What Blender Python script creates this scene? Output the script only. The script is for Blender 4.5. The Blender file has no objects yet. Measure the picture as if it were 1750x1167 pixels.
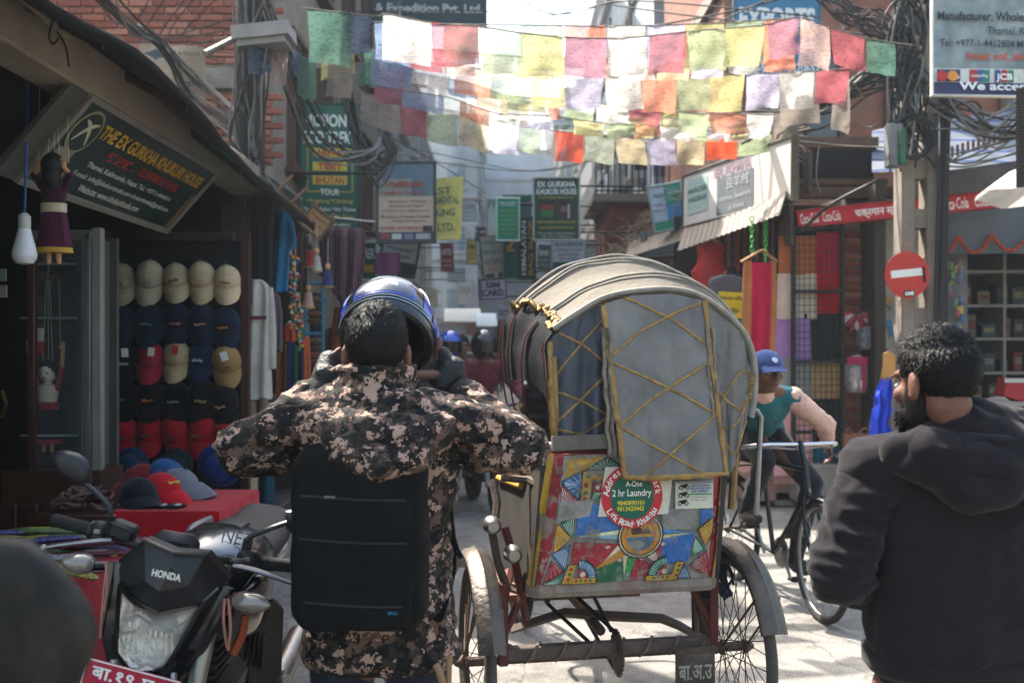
import bpy, math, random
from mathutils import Vector as V, Matrix as M, noise
R = math.radians
rnd = random.Random(11)
sc = bpy.context.scene
col = sc.collection
# ---------------------------------------------------------------- camera, sky, sun, exposure
F, H, CX, HY = 1701.0, 1.5, 875.0, 598.0
cd = bpy.data.cameras.new('camera'); cam = bpy.data.objects.new('camera', cd); col.objects.link(cam)
cd.lens = 35; cd.sensor_width = 36; cd.shift_y = 0.0083; cd.clip_start = 0.05; cd.clip_end = 1500
cam.location = (0, 0, H); cam.rotation_euler = (R(90), 0, 0)
cd.dof.use_dof = True; cd.dof.focus_distance = 3.4; cd.dof.aperture_fstop = 3.2
sc.camera = cam
SUN_AZ, SUN_EL = R(-40), R(54)          # azimuth from +Y towards +X
w = bpy.data.worlds.new('World'); sc.world = w; w.use_nodes = True
nt = w.node_tree
sky = nt.nodes.new('ShaderNodeTexSky'); sky.sky_type = 'NISHITA'; sky.sun_disc = False
sky.sun_elevation = SUN_EL; sky.sun_rotation = SUN_AZ
sky.air_density = 1.6; sky.dust_density = 4.0; sky.ozone_density = 1.0
bg = nt.nodes['Background']; bg.inputs[1].default_value = 0.14
nt.links.new(sky.outputs[0], bg.inputs[0])
sl = bpy.data.lights.new('sun', 'SUN'); sl.energy = 4.4; sl.angle = R(0.6); sl.color = (1, .94, .85)
so = bpy.data.objects.new('sun', sl); col.objects.link(so)
sd = V((math.sin(SUN_AZ)*math.cos(SUN_EL), math.cos(SUN_AZ)*math.cos(SUN_EL), math.sin(SUN_EL)))
so.rotation_euler = sd.to_track_quat('Z', 'Y').to_euler(); so.location = sd*60
sc.view_settings.view_transform = 'Standard'; sc.view_settings.look = 'None'
sc.view_settings.exposure = 1.85; sc.view_settings.gamma = 1
sc.render.engine = 'CYCLES'
cy = sc.cycles
cy.use_denoising = True; cy.max_bounces = 6; cy.diffuse_bounces = 3; cy.glossy_bounces = 3
cy.transmission_bounces = 4; cy.transparent_max_bounces = 8; cy.volume_bounces = 2
cy.caustics_reflective = False; cy.caustics_refractive = False; cy.sample_clamp_indirect = 6
try: cy.denoiser = 'OPENIMAGEDENOISE'; cy.denoising_input_passes = 'RGB_ALBEDO_NORMAL'
except Exception: pass
# ---------------------------------------------------------------- helpers
def P(px, py, d): return V(((px-CX)/F*d, d, H+(HY-py)/F*d))
def lin(c): return c/12.92 if c <= .04045 else ((c+.055)/1.055)**2.4
def hx(h):
    if not isinstance(h, str): return tuple(h)
    return tuple(lin(int(h[i:i+2], 16)/255) for i in (0, 2, 4))
MATS = {}
def mat(key, c='808080', rough=.7, metal=0., var=.18, scale=6., bump=0., bscale=None, spec=.4, dirt=0., dcol='2a241e', coat=0., sheen=0.,
        trans=0., vcol=False, wave=None, alpha=None):
    """one procedural Principled material: noise-varied colour, optional dirt patches, bump, translucency, stripes"""
    if key in MATS: return MATS[key]
    m = bpy.data.materials.new(key); MATS[key] = m; m.use_nodes = True
    n = m.node_tree; N = n.nodes; L = n.links
    b = N['Principled BSDF']; out = N['Material Output']
    b.inputs['Roughness'].default_value = rough; b.inputs['Metallic'].default_value = metal
    b.inputs['Specular IOR Level'].default_value = spec
    if coat: b.inputs['Coat Weight'].default_value = coat; b.inputs['Coat Roughness'].default_value = .12
    if sheen: b.inputs['Sheen Weight'].default_value = sheen; b.inputs['Sheen Roughness'].default_value = .5
    tc = N.new('ShaderNodeTexCoord')
    no = N.new('ShaderNodeTexNoise'); no.inputs['Scale'].default_value = scale; no.inputs['Detail'].default_value = 6; no.inputs['Roughness'].default_value = .62
    L.new(tc.outputs['Object'], no.inputs['Vector'])
    mx = N.new('ShaderNodeMix'); mx.data_type = 'RGBA'; mx.blend_type = 'MULTIPLY'; mx.inputs[0].default_value = 1
    rp = N.new('ShaderNodeMapRange'); rp.inputs[1].default_value = .3; rp.inputs[2].default_value = .7
    rp.inputs[3].default_value = 1-var; rp.inputs[4].default_value = 1+var*.6
    L.new(no.outputs['Fac'], rp.inputs[0])
    c = hx(c)
    if vcol:
        a = N.new('ShaderNodeVertexColor'); a.layer_name = 'Col'; L.new(a.outputs[0], mx.inputs[6])
    elif wave:
        wv = N.new('ShaderNodeTexWave'); wv.bands_direction = wave[0]; wv.inputs['Scale'].default_value = wave[1]
        wv.inputs['Distortion'].default_value = wave[3] if len(wave) > 3 else .6; wv.inputs['Detail'].default_value = 2
        L.new(tc.outputs['Object'], wv.inputs['Vector'])
        cr = N.new('ShaderNodeValToRGB'); cr.color_ramp.interpolation = 'CONSTANT' if len(wave[2]) > 2 else 'LINEAR'
        e = cr.color_ramp.elements; k = len(wave[2])
        while len(e) < k: e.new(.5)
        for i, h in enumerate(wave[2]): e[i].position = i/k; e[i].color = (*hx(h), 1)
        L.new(wv.outputs['Fac'], cr.inputs[0]); L.new(cr.outputs[0], mx.inputs[6])
    else: mx.inputs[6].default_value = (*c, 1)
    L.new(rp.outputs[0], mx.inputs[7])
    src = mx.outputs[2]
    if dirt:
        n2 = N.new('ShaderNodeTexNoise'); n2.inputs['Scale'].default_value = scale*.45; n2.inputs['Detail'].default_value = 9; n2.inputs['Roughness'].default_value = .7
        L.new(tc.outputs['Object'], n2.inputs['Vector'])
        r2 = N.new('ShaderNodeMapRange'); r2.inputs[1].default_value = .5; r2.inputs[2].default_value = .68; r2.inputs[4].default_value = dirt
        L.new(n2.outputs['Fac'], r2.inputs[0])
        m2 = N.new('ShaderNodeMix'); m2.data_type = 'RGBA'; m2.inputs[7].default_value = (*hx(dcol), 1)
        L.new(r2.outputs[0], m2.inputs[0]); L.new(src, m2.inputs[6]); src = m2.outputs[2]
    L.new(src, b.inputs['Base Color'])
    rr = N.new('ShaderNodeMapRange'); rr.inputs[3].default_value = max(.03, rough-.12); rr.inputs[4].default_value = min(1, rough+.12)
    L.new(no.outputs['Fac'], rr.inputs[0]); L.new(rr.outputs[0], b.inputs['Roughness'])
    if bump:
        n3 = N.new('ShaderNodeTexNoise'); n3.inputs['Scale'].default_value = bscale or scale*5; n3.inputs['Detail'].default_value = 5
        L.new(tc.outputs['Object'], n3.inputs['Vector'])
        bp = N.new('ShaderNodeBump'); bp.inputs['Strength'].default_value = min(1, bump); bp.inputs['Distance'].default_value = .02
        L.new(n3.outputs['Fac'], bp.inputs['Height']); L.new(bp.outputs[0], b.inputs['Normal'])
    if trans:
        t = N.new('ShaderNodeBsdfTranslucent'); L.new(src, t.inputs[0])
        ms = N.new('ShaderNodeMixShader'); ms.inputs[0].default_value = trans
        L.new(b.outputs[0], ms.inputs[1]); L.new(t.outputs[0], ms.inputs[2]); L.new(ms.outputs[0], out.inputs[0])
    if alpha is not None:
        tr = N.new('ShaderNodeBsdfTransparent'); ms = N.new('ShaderNodeMixShader'); ms.inputs[0].default_value = alpha
        L.new(tr.outputs[0], ms.inputs[1]); L.new(b.outputs[0], ms.inputs[2]); L.new(ms.outputs[0], out.inputs[0])
    return m
def paint(h, rough=.6): return mat('paint_'+h, h, rough=rough, var=.12, scale=14, dirt=.18)
def cloth(h, bump=.25, trans=0): return mat('cloth_'+h+('t' if trans else ''), h, rough=.92, var=.22, scale=7, bump=bump, bscale=60, spec=.15, sheen=.1, trans=trans)
ORG = {}
def org(p): return ORG.get(p.name, V((0, 0, 0))) if p else V((0, 0, 0))
def tag(o, label=None, cat=None, group=None, kind=None):
    if label: o['label'] = label
    if cat: o['category'] = cat
    if group: o['group'] = group
    if kind: o['kind'] = kind
    return o
def thing(name, label, cat, loc=(0, 0, 0), group=None, rotz=None, kind=None):
    """Empty at the thing's base. rotz None: parts are given in world space; else in the thing's own frame"""
    o = bpy.data.objects.new(name, None); col.objects.link(o); o.location = loc; o.empty_display_size = .1
    if rotz is None: ORG[o.name] = V(loc)
    else: o.rotation_euler = (0, 0, rotz); ORG[o.name] = V((0, 0, 0))
    return tag(o, label, cat, group, kind)
def link(name, me, parent=None, mtx=None):
    o = bpy.data.objects.new(name, me); col.objects.link(o)
    if parent: o.parent = parent
    g = org(parent); ORG[o.name] = V(g)
    if mtx is not None: o.matrix_local = M.Translation(-g) @ mtx
    return o
def dup(o, parent=None):
    c = o.copy(); col.objects.link(c); c.parent = parent
    if parent: c.matrix_parent_inverse = o.matrix_parent_inverse.copy()
    ORG[c.name] = V(ORG.get(o.name, V((0, 0, 0))))
    for ch in list(o.children): dup(ch, c)
    return c
def frame(o, x, y):                    # matrix with given x axis and y axis
    x = V(x).normalized(); z = x.cross(V(y)).normalized(); y = z.cross(x)
    m = M((x, y, z)).transposed().to_4x4(); m.translation = V(o); return m
def wallM(pos, yaw=0, roll=0, pitch=0):      # x right, y up, z towards the camera
    return M.Translation(V(pos)) @ M.Rotation(yaw, 4, 'Z') @ M.Rotation(R(90)+pitch, 4, 'X') @ M.Rotation(roll, 4, 'Z')
def catmull(pts, k=6):
    pts = [V(p) for p in pts]; n = len(pts); o = []
    for i in range(n-1):
        a, b, c, d = pts[max(i-1, 0)], pts[i], pts[i+1], pts[min(i+2, n-1)]
        for j in range(k):
            t = j/k
            o.append(.5*((2*b)+(c-a)*t+(2*a-5*b+4*c-d)*t*t+(3*b-a-3*c+d)*t**3))
    o.append(pts[-1]); return o
class MB:
    def __init__(s, mtx=None): s.v = []; s.f = []; s.mi = []; s.cm = 0; s.X = mtx; s.cols = []; s.c = None
    def add(s, vs, fs, m=None):
        k = len(s.v); X = s.X
        for p in vs:
            p = V(p)
            if m is not None: p = m @ p
            if X is not None: p = X @ p
            s.v.append(p)
        for f in fs: s.f.append([i+k for i in f]); s.mi.append(s.cm); s.cols.append(s.c)
        return s
    def box(s, c, sz, m=None, rot=None, bev=0.):
        c = V(c); hx_, hy, hz = sz[0]/2, sz[1]/2, sz[2]/2
        T = M.Translation(c)
        if rot is not None: T = T @ rot
        if m is not None: T = m @ T
        if bev:
            b = min(bev, hx_*.9, hy*.9, hz*.9); vs = []
            for sx in (-1, 1):
                for sy in (-1, 1):
                    for sz_ in (-1, 1):
                        vs += [(sx*(hx_-b), sy*(hy-b), sz_*hz), (sx*(hx_-b), sy*hy, sz_*(hz-b)), (sx*hx_, sy*(hy-b), sz_*(hz-b))]
            I = lambda x, y, z, k: ((x*2+y)*2+z)*3+k
            fs = [(I(0,0,1,0), I(1,0,1,0), I(1,1,1,0), I(0,1,1,0)), (I(0,1,0,0), I(1,1,0,0), I(1,0,0,0), I(0,0,0,0)),
                  (I(0,0,0,1), I(1,0,0,1), I(1,0,1,1), I(0,0,1,1)), (I(0,1,1,1), I(1,1,1,1), I(1,1,0,1), I(0,1,0,1)),
                  (I(1,0,0,2), I(1,1,0,2), I(1,1,1,2), I(1,0,1,2)), (I(0,0,1,2), I(0,1,1,2), I(0,1,0,2), I(0,0,0,2))]
            for y in (0, 1):
                for z in (0, 1):
                    q = (I(0,y,z,0), I(1,y,z,0), I(1,y,z,1), I(0,y,z,1)); fs.append(q if (y+z) % 2 == 0 and 0 else q[::(1 if (y == z) else -1)])
            for x in (0, 1):
                for z in (0, 1):
                    q = (I(x,0,z,0), I(x,1,z,0), I(x,1,z,2), I(x,0,z,2)); fs.append(q[::(-1 if x == z else 1)])
            for x in (0, 1):
                for y in (0, 1):
                    q = (I(x,y,0,1), I(x,y,1,1), I(x,y,1,2), I(x,y,0,2)); fs.append(q[::(1 if x == y else -1)])
                    for z in (0, 1):
                        t = (I(x,y,z,0), I(x,y,z,1), I(x,y,z,2)); fs.append(t[::(1 if (x+y+z) % 2 == 0 else -1)])
            return s.add(vs, fs, T)
        vs = [(x, y, z) for z in (-hz, hz) for y in (-hy, hy) for x in (-hx_, hx_)]
        return s.add(vs, [(0,2,3,1), (4,5,7,6), (0,1,5,4), (2,6,7,3), (0,4,6,2), (1,3,7,5)], T)
    def rings(s, rings, closed=True, cap=True, loop=False, m=None):
        n = len(rings[0]); vs = [p for r in rings for p in r]; fs = []
        k = len(rings)
        for i in range(k if loop else k-1):
            a, b = i*n, ((i+1) % k)*n
            for j in range(n if closed else n-1):
                j2 = (j+1) % n; fs.append((a+j, a+j2, b+j2, b+j))
        if cap and closed and not loop: fs += [tuple(range(n))[::-1], tuple(range((k-1)*n, k*n))]
        return s.add(vs, fs, m)
    def tube(s, path, r, n=8, loop=False, cap=True, m=None, flat=1., up=None):
        path = [V(p) for p in path]; k = len(path)
        rr = r if isinstance(r, (list, tuple)) else [r]*k
        rings = []; u = None
        for i, p in enumerate(path):
            a = path[(i-1) % k] if (loop or i > 0) else p; b = path[(i+1) % k] if (loop or i < k-1) else p
            t = (b-a); t = t.normalized() if t.length > 1e-9 else V((0, 0, 1))
            if u is None:
                u = V(up) if up else (V((0, 0, 1)) if abs(t.z) < .9 else V((1, 0, 0)))
            u = u-t*u.dot(t)
            u = u.normalized() if u.length > 1e-6 else t.orthogonal().normalized()
            v = t.cross(u)
            rings.append([p+(u*math.cos(q)*flat+v*math.sin(q))*rr[i] for q in (2*math.pi*j/n for j in range(n))])
        return s.rings(rings, True, cap, loop, m)
    def lathe(s, prof, n=20, m=None, cap=True):
        return s.rings([[(r*math.cos(2*math.pi*j/n), r*math.sin(2*math.pi*j/n), z) for j in range(n)] for r, z in prof], True, cap, False, m)
    def prism(s, poly, t, m=None, z=0.):
        n = len(poly); vs = [(x, y, z) for x, y in poly]+[(x, y, z+t) for x, y in poly]
        fs = [tuple(range(n))[::-1], tuple(range(n, 2*n))]+[(i, (i+1) % n, n+(i+1) % n, n+i) for i in range(n)]
        return s.add(vs, fs, m)
    def poly(s, pts, m=None): return s.add(pts, [tuple(range(len(pts)))], m)
    def ell(s, c, r, nu=16, nv=10, m=None, rot=None):
        T = M.Translation(V(c))
        if rot is not None: T = T @ rot
        if m is not None: T = m @ T
        vs = [(0, 0, -r[2])]; fs = []
        for i in range(1, nv):
            a = -math.pi/2+math.pi*i/nv
            for j in range(nu):
                b = 2*math.pi*j/nu; vs.append((r[0]*math.cos(a)*math.cos(b), r[1]*math.cos(a)*math.sin(b), r[2]*math.sin(a)))
        vs.append((0, 0, r[2])); e = len(vs)-1
        for j in range(nu):
            j2 = (j+1) % nu; fs.append((0, 1+j2, 1+j)); fs.append((e, e-nu+j, e-nu+j2))
            for i in range(nv-2): a = 1+i*nu; fs.append((a+j, a+j2, a+nu+j2, a+nu+j))
        return s.add(vs, fs, T)
    def cap(s, a, b, ra, rb, n=12, m=None):      # tapered capsule
        a, b = V(a), V(b); t = (b-a); Ln = t.length
        t = t.normalized() if Ln > 1e-7 else V((0, 0, 1)); u = t.orthogonal().normalized(); v = t.cross(u); rg = []
        for i in range(5):
            q = -math.pi/2+math.pi/2*i/4.; q = max(q, -1.5); rg.append((a+t*ra*math.sin(q), ra*math.cos(q)))
        for i in range(5):
            q = math.pi/2*i/4.; q = min(q, 1.5); rg.append((b+t*rb*math.sin(q), rb*math.cos(q)))
        return s.rings([[c+(u*math.cos(w_)+v*math.sin(w_))*r for w_ in (2*math.pi*j/n for j in range(n))] for c, r in rg], m=m)
    def chain(s, pts, rs, n=12, m=None):
        for i in range(len(pts)-1): s.cap(pts[i], pts[i+1], rs[i], rs[i+1], n, m)
        return s
    def grid(s, fn, nu, nv, m=None, thick=0.):
        vs = [V(fn(i/nu, j/nv)) for j in range(nv+1) for i in range(nu+1)]; k = nu+1
        fs = [(j*k+i, j*k+i+1, (j+1)*k+i+1, (j+1)*k+i) for j in range(nv) for i in range(nu)]
        if thick:
            nn = [V((0, 0, 0)) for _ in vs]
            for f in fs:
                q = (vs[f[1]]-vs[f[0]]).cross(vs[f[3]]-vs[f[0]])
                for i in f: nn[i] += q
            o = len(vs); vs = vs+[p-(q.normalized() if q.length > 0 else q)*thick for p, q in zip(vs, nn)]
            fs += [tuple(i+o for i in f[::-1]) for f in fs]
            bd = [i for i in range(nu)]; 
            for i in range(nu): fs.append((i+1, i, o+i, o+i+1)); a = nv*k+i; fs.append((a, a+1, o+a+1, o+a))
            for j in range(nv): a = j*k; fs.append((a, a+k, o+a+k, o+a)); a = j*k+nu; fs.append((a+k, a, o+a, o+a+k))
        return s.add(vs, fs, m)
    def mesh(s, name, mats, g=V((0, 0, 0)), smooth=40, tri=False):
        me = bpy.data.meshes.new(name)
        me.from_pydata([tuple(p-g) for p in s.v], [], s.f)
        for x in (mats if isinstance(mats, (list, tuple)) else [mats]): me.materials.append(x)
        if any(s.mi): me.polygons.foreach_set('material_index', s.mi)
        if any(c is not None for c in s.cols):
            at = me.color_attributes.new('Col', 'FLOAT_COLOR', 'CORNER'); k = 0
            for p, c in zip(me.polygons, s.cols):
                for li in p.loop_indices: at.data[li].color = (*(c or (.5, .5, .5)), 1)
        if smooth:
            me.polygons.foreach_set('use_smooth', [True]*len(me.polygons))
            if smooth < 180: me.set_sharp_from_angle(angle=R(smooth))
        me.update(); return me
    def build(s, name, mats, parent=None, smooth=40):
        return link(name, s.mesh(name, mats, org(parent), smooth), parent)
def fuse(mb, name, m, parent=None, voxel=.012, it=6, wr=None, fac=.5):
    """union of overlapping closed shapes as one continuous skin; wr = list of (amplitude, scale vector) creases"""
    me = mb.mesh('tmp', m, V((0, 0, 0)), 0); o = bpy.data.objects.new('tmp', me); col.objects.link(o)
    r = o.modifiers.new('r', 'REMESH'); r.mode = 'VOXEL'; r.voxel_size = voxel; r.use_smooth_shade = True
    q = o.modifiers.new('s', 'SMOOTH'); q.iterations = it; q.factor = fac
    dg = bpy.context.evaluated_depsgraph_get()
    nm = bpy.data.meshes.new_from_object(o.evaluated_get(dg)); bpy.data.objects.remove(o); bpy.data.meshes.remove(me)
    nm.name = name
    if not nm.materials: nm.materials.append(m)
    g = org(parent)
    if wr:
        no = [v.normal.copy() for v in nm.vertices]
        for v, n_ in zip(nm.vertices, no):
            d = 0.
            for amp, s_ in wr: 
                q_ = V((v.co.x*s_[0], v.co.y*s_[1], v.co.z*s_[2])); f = noise.noise(q_+V((3.1, 1.7, 9.2)))
                d += amp*(1-2*abs(f)) if len(s_) > 3 else amp*f
            v.co += n_*d
    for v in nm.vertices: v.co -= g
    nm.polygons.foreach_set('use_smooth', [True]*len(nm.polygons)); nm.update()
    return link(name, nm, parent)
TXT = {}
def txt(s, mtx, w, h, m, parent, name='lettering', bold=.012, shear=0., z=0.):
    """flat print: letters fitted into w x h (either may be None) round the frame's origin"""
    k = (s, bold, shear)
    if k not in TXT:
        c = bpy.data.curves.new('t', 'FONT'); c.body = s; c.offset = bold; c.shear = shear; c.resolution_u = 3
        o = bpy.data.objects.new('t', c); me = bpy.data.meshes.new_from_object(o)
        pts = [v.co.copy() for v in me.vertices]; fs = [tuple(p.vertices) for p in me.polygons]
        bpy.data.objects.remove(o); bpy.data.curves.remove(c); bpy.data.meshes.remove(me)
        TXT[k] = (pts, fs)
    pts, fs = TXT[k]
    if not pts: return None
    x0, x1 = min(p.x for p in pts), max(p.x for p in pts); y0, y1 = min(p.y for p in pts), max(p.y for p in pts)
    sx = w/(x1-x0) if w else None; sy = h/(y1-y0) if h else None
    sx = sx or sy; sy = sy or sx
    q = MB(); q.add([((p.x-(x0+x1)/2)*sx, (p.y-(y0+y1)/2)*sy, z) for p in pts], fs, mtx)
    return q.build(name, m, parent, 0)
def board(name, label, mtx, w, h, bg, lines=(), patches=(), cat='sign', t=.03, fr=None, fw=.025, parent=None, group=None, z0=0.):
    """signboard in its own plane. lines: (text, fx, fy, fw, fh, colour[, bold]) and patches: (fx0, fy0, fx1, fy1, colour) in fractions from the top left"""
    root = thing(name, label, cat, mtx @ V((0, -h/2, 0)), group) if parent is None else parent
    q = MB(); q.box((0, 0, -t/2), (w, h, t), mtx); q.build('panel', bg if not isinstance(bg, str) else paint(bg), root, 0)
    if fr:
        q = MB()
        for sy in (-1, 1): q.box((0, sy*(h/2+fw/2-.004), -t/2+.006), (w+2*fw, fw, t+.02), mtx, bev=.004)
        for sx in (-1, 1): q.box((sx*(w/2+fw/2-.004), 0, -t/2+.005), (fw, h-.008, t+.016), mtx, bev=.004)
        q.build('frame', fr if not isinstance(fr, str) else mat('fr_'+fr, fr, rough=.45, metal=.3, dirt=.3), root, 0)
    for i, pt in enumerate(patches):
        x0, y0, x1, y1, c = pt[:5]
        q = MB(); zz = .0025+.0012*i
        q.poly([((x-.5)*w, (.5-y)*h, zz) for x, y in ((x0, y1), (x1, y1), (x1, y0), (x0, y0))], mtx)
        q.build(pt[5] if len(pt) > 5 else 'print', paint(c), root, 0)
    zt = .004+.0012*len(patches)
    for ln in lines:
        s, fx, fy, fw_, fh, c = ln[:6]
        txt(s, mtx @ M.Translation(((fx-.5)*w, (.5-fy)*h, zt)), fw_*w if fw_ else None, fh*h if fh else None, paint(c), root, bold=ln[6] if len(ln) > 6 else .012)
    return root
def psign(name, label, px, py, d, wpx, hpx, bg, lines=(), patches=(), yaw=0, roll=0, fr=None, arm=None, pitch=0, **k):
    """signboard hung in the street: centre pixel and distance give its place, wpx/hpx its size"""
    y = R(yaw); w = wpx/F*d/max(.2, math.cos(y)); h = hpx/F*d
    mx = wallM(P(px, py, d), y, R(roll), R(pitch))
    r = board(name, label, mx, w, h, bg, lines, patches, fr=fr, **k)
    if arm:
        for fy in (.38, -.38):
            q = MB(); a = mx @ V((0, fy*h, -.04)); q.tube([a+V((w*.5 if arm[0] > a.x else -w*.5, 0, 0))*.96, V((arm[0], a.y+.02, a.z))], .013, 6)
            q.build('bracket', mat('iron', '2a2725', .6, .6, dirt=.4, dcol='4a2a18'), r)
    return r
def ring(cx, cy, r, n=24, a0=0, a1=360): return [(cx+r*math.cos(R(a0+(a1-a0)*i/n)), cy+r*math.sin(R(a0+(a1-a0)*i/n))) for i in range(n+(a1-a0 != 360))]
def cat_sag(a, b, sag, n=14): 
    a, b = V(a), V(b); return [a.lerp(b, i/n)-V((0, 0, sag*4*(i/n)*(1-i/n))) for i in range(n+1)]
# ---------------------------------------------------------------- materials used everywhere
IRON = mat('iron', '2a2725', .6, .6, dirt=.4, dcol='4a2a18')
BLACKP = mat('black_plastic', '141416', .5, var=.2, scale=20, bump=.15, bscale=300)
RUBBER = mat('rubber', '1c1b1a', .85, var=.25, scale=12, dirt=.5, dcol='4a453d')
CHROME = mat('chrome', 'c8c8cc', .2, 1., var=.1)
STEEL = mat('steel', '8b8985', .38, .9, var=.25, scale=12, dirt=.4, dcol='4b3a2c')
RUST = mat('rust', '5a4a40', .75, .4, var=.35, scale=14, dirt=.6, dcol='3a2318', bump=.3)
WOOD = mat('wood', '6b4a2e', .65, var=.3, scale=9, bump=.2, dirt=.3)
DWOOD = mat('dark_wood', '3b1d10', .5, var=.35, scale=7, bump=.15)
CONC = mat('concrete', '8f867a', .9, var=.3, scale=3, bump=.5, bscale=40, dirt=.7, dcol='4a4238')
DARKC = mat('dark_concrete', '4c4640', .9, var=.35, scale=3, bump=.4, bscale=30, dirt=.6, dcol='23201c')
GLASS = mat('glass', '7a8488', .08, var=.05, spec=.4, alpha=.07)
SKIN = mat('skin', '6e4b3d', .6, var=.3, scale=26, bump=.25, bscale=220, spec=.3)
GOLD = mat('gold_trim', '9a7a45', .42, .5, var=.4, scale=40, dirt=.5, dcol='4f3d22', bump=.4, bscale=160)
MORTAR = mat('mortar', '8d8174', .95, var=.25, scale=6, bump=.4, bscale=60, dirt=.4)
ROPE = mat('rope', 'c9c0ae', .9)
WIRE = mat('wire', '1d1c1c', .7, var=.3)
LWIRE = mat('light_wire', '66635e', .6, var=.3)
# ================================================================ SETTING
def ground_material():
    m = bpy.data.materials.new('asphalt'); m.use_nodes = True; N = m.node_tree.nodes; L = m.node_tree.links; b = N['Principled BSDF']
    tc = N.new('ShaderNodeTexCoord')
    def nz(s, d, r=.6):
        n = N.new('ShaderNodeTexNoise'); n.inputs['Scale'].default_value = s; n.inputs['Detail'].default_value = d; n.inputs['Roughness'].default_value = r
        L.new(tc.outputs['Object'], n.inputs['Vector']); return n
    a, f, g = nz(.7, 8, .7), nz(9, 8, .75), nz(110, 3)
    r1 = N.new('ShaderNodeValToRGB'); e = r1.color_ramp.elements
    e[0].position = .32; e[0].color = (*hx('6c6862'), 1); e[1].position = .68; e[1].color = (*hx('9b958c'), 1)
    L.new(a.outputs[0], r1.inputs[0])
    r2 = N.new('ShaderNodeMapRange'); r2.inputs[1].default_value = .3; r2.inputs[2].default_value = .7; r2.inputs[3].default_value = .72; r2.inputs[4].default_value = 1.2; L.new(f.outputs[0], r2.inputs[0])
    r3 = N.new('ShaderNodeMapRange'); r3.inputs[1].default_value = .35; r3.inputs[2].default_value = .65; r3.inputs[3].default_value = .62; r3.inputs[4].default_value = 1.25; L.new(g.outputs[0], r3.inputs[0])
    m1 = N.new('ShaderNodeMix'); m1.data_type = 'RGBA'; m1.blend_type = 'MULTIPLY'; m1.inputs[0].default_value = 1
    L.new(r1.outputs[0], m1.inputs[6]); L.new(r2.outputs[0], m1.inputs[7])
    m2 = N.new('ShaderNodeMix'); m2.data_type = 'RGBA'; m2.blend_type = 'MULTIPLY'; m2.inputs[0].default_value = 1
    L.new(m1.outputs[2], m2.inputs[6]); L.new(r3.outputs[0], m2.inputs[7])
    vo = N.new('ShaderNodeTexVoronoi'); vo.feature = 'DISTANCE_TO_EDGE'; vo.inputs['Scale'].default_value = 1.1
    dm = N.new('ShaderNodeVectorMath'); dm.operation = 'MULTIPLY_ADD'; dm.inputs[1].default_value = (.5, .5, 0); L.new(nz(3.5, 5).outputs['Color'], dm.inputs[0]); L.new(tc.outputs['Object'], dm.inputs[2]); L.new(dm.outputs[0], vo.inputs['Vector'])
    cr_ = N.new('ShaderNodeMapRange'); cr_.inputs[1].default_value = .0; cr_.inputs[2].default_value = .012; cr_.inputs[3].default_value = .45; cr_.inputs[4].default_value = 1.; L.new(vo.outputs['Distance'], cr_.inputs[0])
    st = N.new('ShaderNodeMapRange'); st.inputs[1].default_value = .52; st.inputs[2].default_value = .66; st.inputs[3].default_value = 1.; st.inputs[4].default_value = .55; L.new(nz(1.7, 9, .72).outputs[0], st.inputs[0])
    mm_ = N.new('ShaderNodeMath'); mm_.operation = 'MULTIPLY'; L.new(cr_.outputs[0], mm_.inputs[0]); L.new(st.outputs[0], mm_.inputs[1])
    m3 = N.new('ShaderNodeMix'); m3.data_type = 'RGBA'; m3.blend_type = 'MULTIPLY'; m3.inputs[0].default_value = 1; L.new(m2.outputs[2], m3.inputs[6]); L.new(mm_.outputs[0], m3.inputs[7]); L.new(m3.outputs[2], b.inputs['Base Color'])
    b.inputs['Roughness'].default_value = .82
    bp = N.new('ShaderNodeBump'); bp.inputs['Strength'].default_value = .7; bp.inputs['Distance'].default_value = .012; L.new(g.outputs[0], bp.inputs['Height'])
    b2 = N.new('ShaderNodeBump'); b2.inputs['Strength'].default_value = .5; b2.inputs['Distance'].default_value = .03; L.new(f.outputs[0], b2.inputs['Height']); L.new(bp.outputs[0], b2.inputs['Normal'])
    L.new(b2.outputs[0], b.inputs['Normal']); return m
q = MB(); q.add([(-40, -6, 0), (40, -6, 0), (40, 140, 0), (-40, 140, 0)], [(0, 1, 2, 3)])
tag(q.build('road', ground_material(), None, 0), kind='structure')
# raised shop steps on both sides
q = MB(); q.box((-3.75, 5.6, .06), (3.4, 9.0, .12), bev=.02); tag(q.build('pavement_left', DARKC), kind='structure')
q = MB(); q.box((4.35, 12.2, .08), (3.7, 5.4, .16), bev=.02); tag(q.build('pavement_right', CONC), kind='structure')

BRICKS = [mat('brick_a', '9a5a44', .9, var=.3, scale=12, bump=.4, dirt=.35, dcol='6a5546'), mat('brick_b', '84483a', .9, var=.3, scale=12, bump=.4, dirt=.3, dcol='59463a'),
          mat('brick_c', 'a8705a', .9, var=.3, scale=12, bump=.4, dirt=.4, dcol='7c6a5c')]
BM = []
for i in range(6):
    q = MB(); j = lambda: rnd.uniform(-.004, .004); q.box((0, 0, 0), (.222+j(), .056+j(), .05), bev=.006); BM.append(q.mesh('brick', BRICKS[i % 3], smooth=0))
def bricks(parent, mtx, w, h, pitch=(.238, .072), skip=None, cap_n=300):
    k = 0; ny = int(h/pitch[1]); nx = int(w/pitch[0])
    for r in range(ny):
        off = pitch[0]/2 if r % 2 else 0
        for c in range(nx+1):
            x = c*pitch[0]+off-.02; y = (r+.5)*pitch[1]
            if x+.1 > w or (skip and skip(x, y)) or k >= cap_n: continue
            link('brick', rnd.choice(BM), parent, mtx @ M.Translation((x+.1, y, rnd.uniform(-.004, .008))) @ M.Rotation(rnd.uniform(-.015, .015), 4, 'Z')); k += 1

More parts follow.
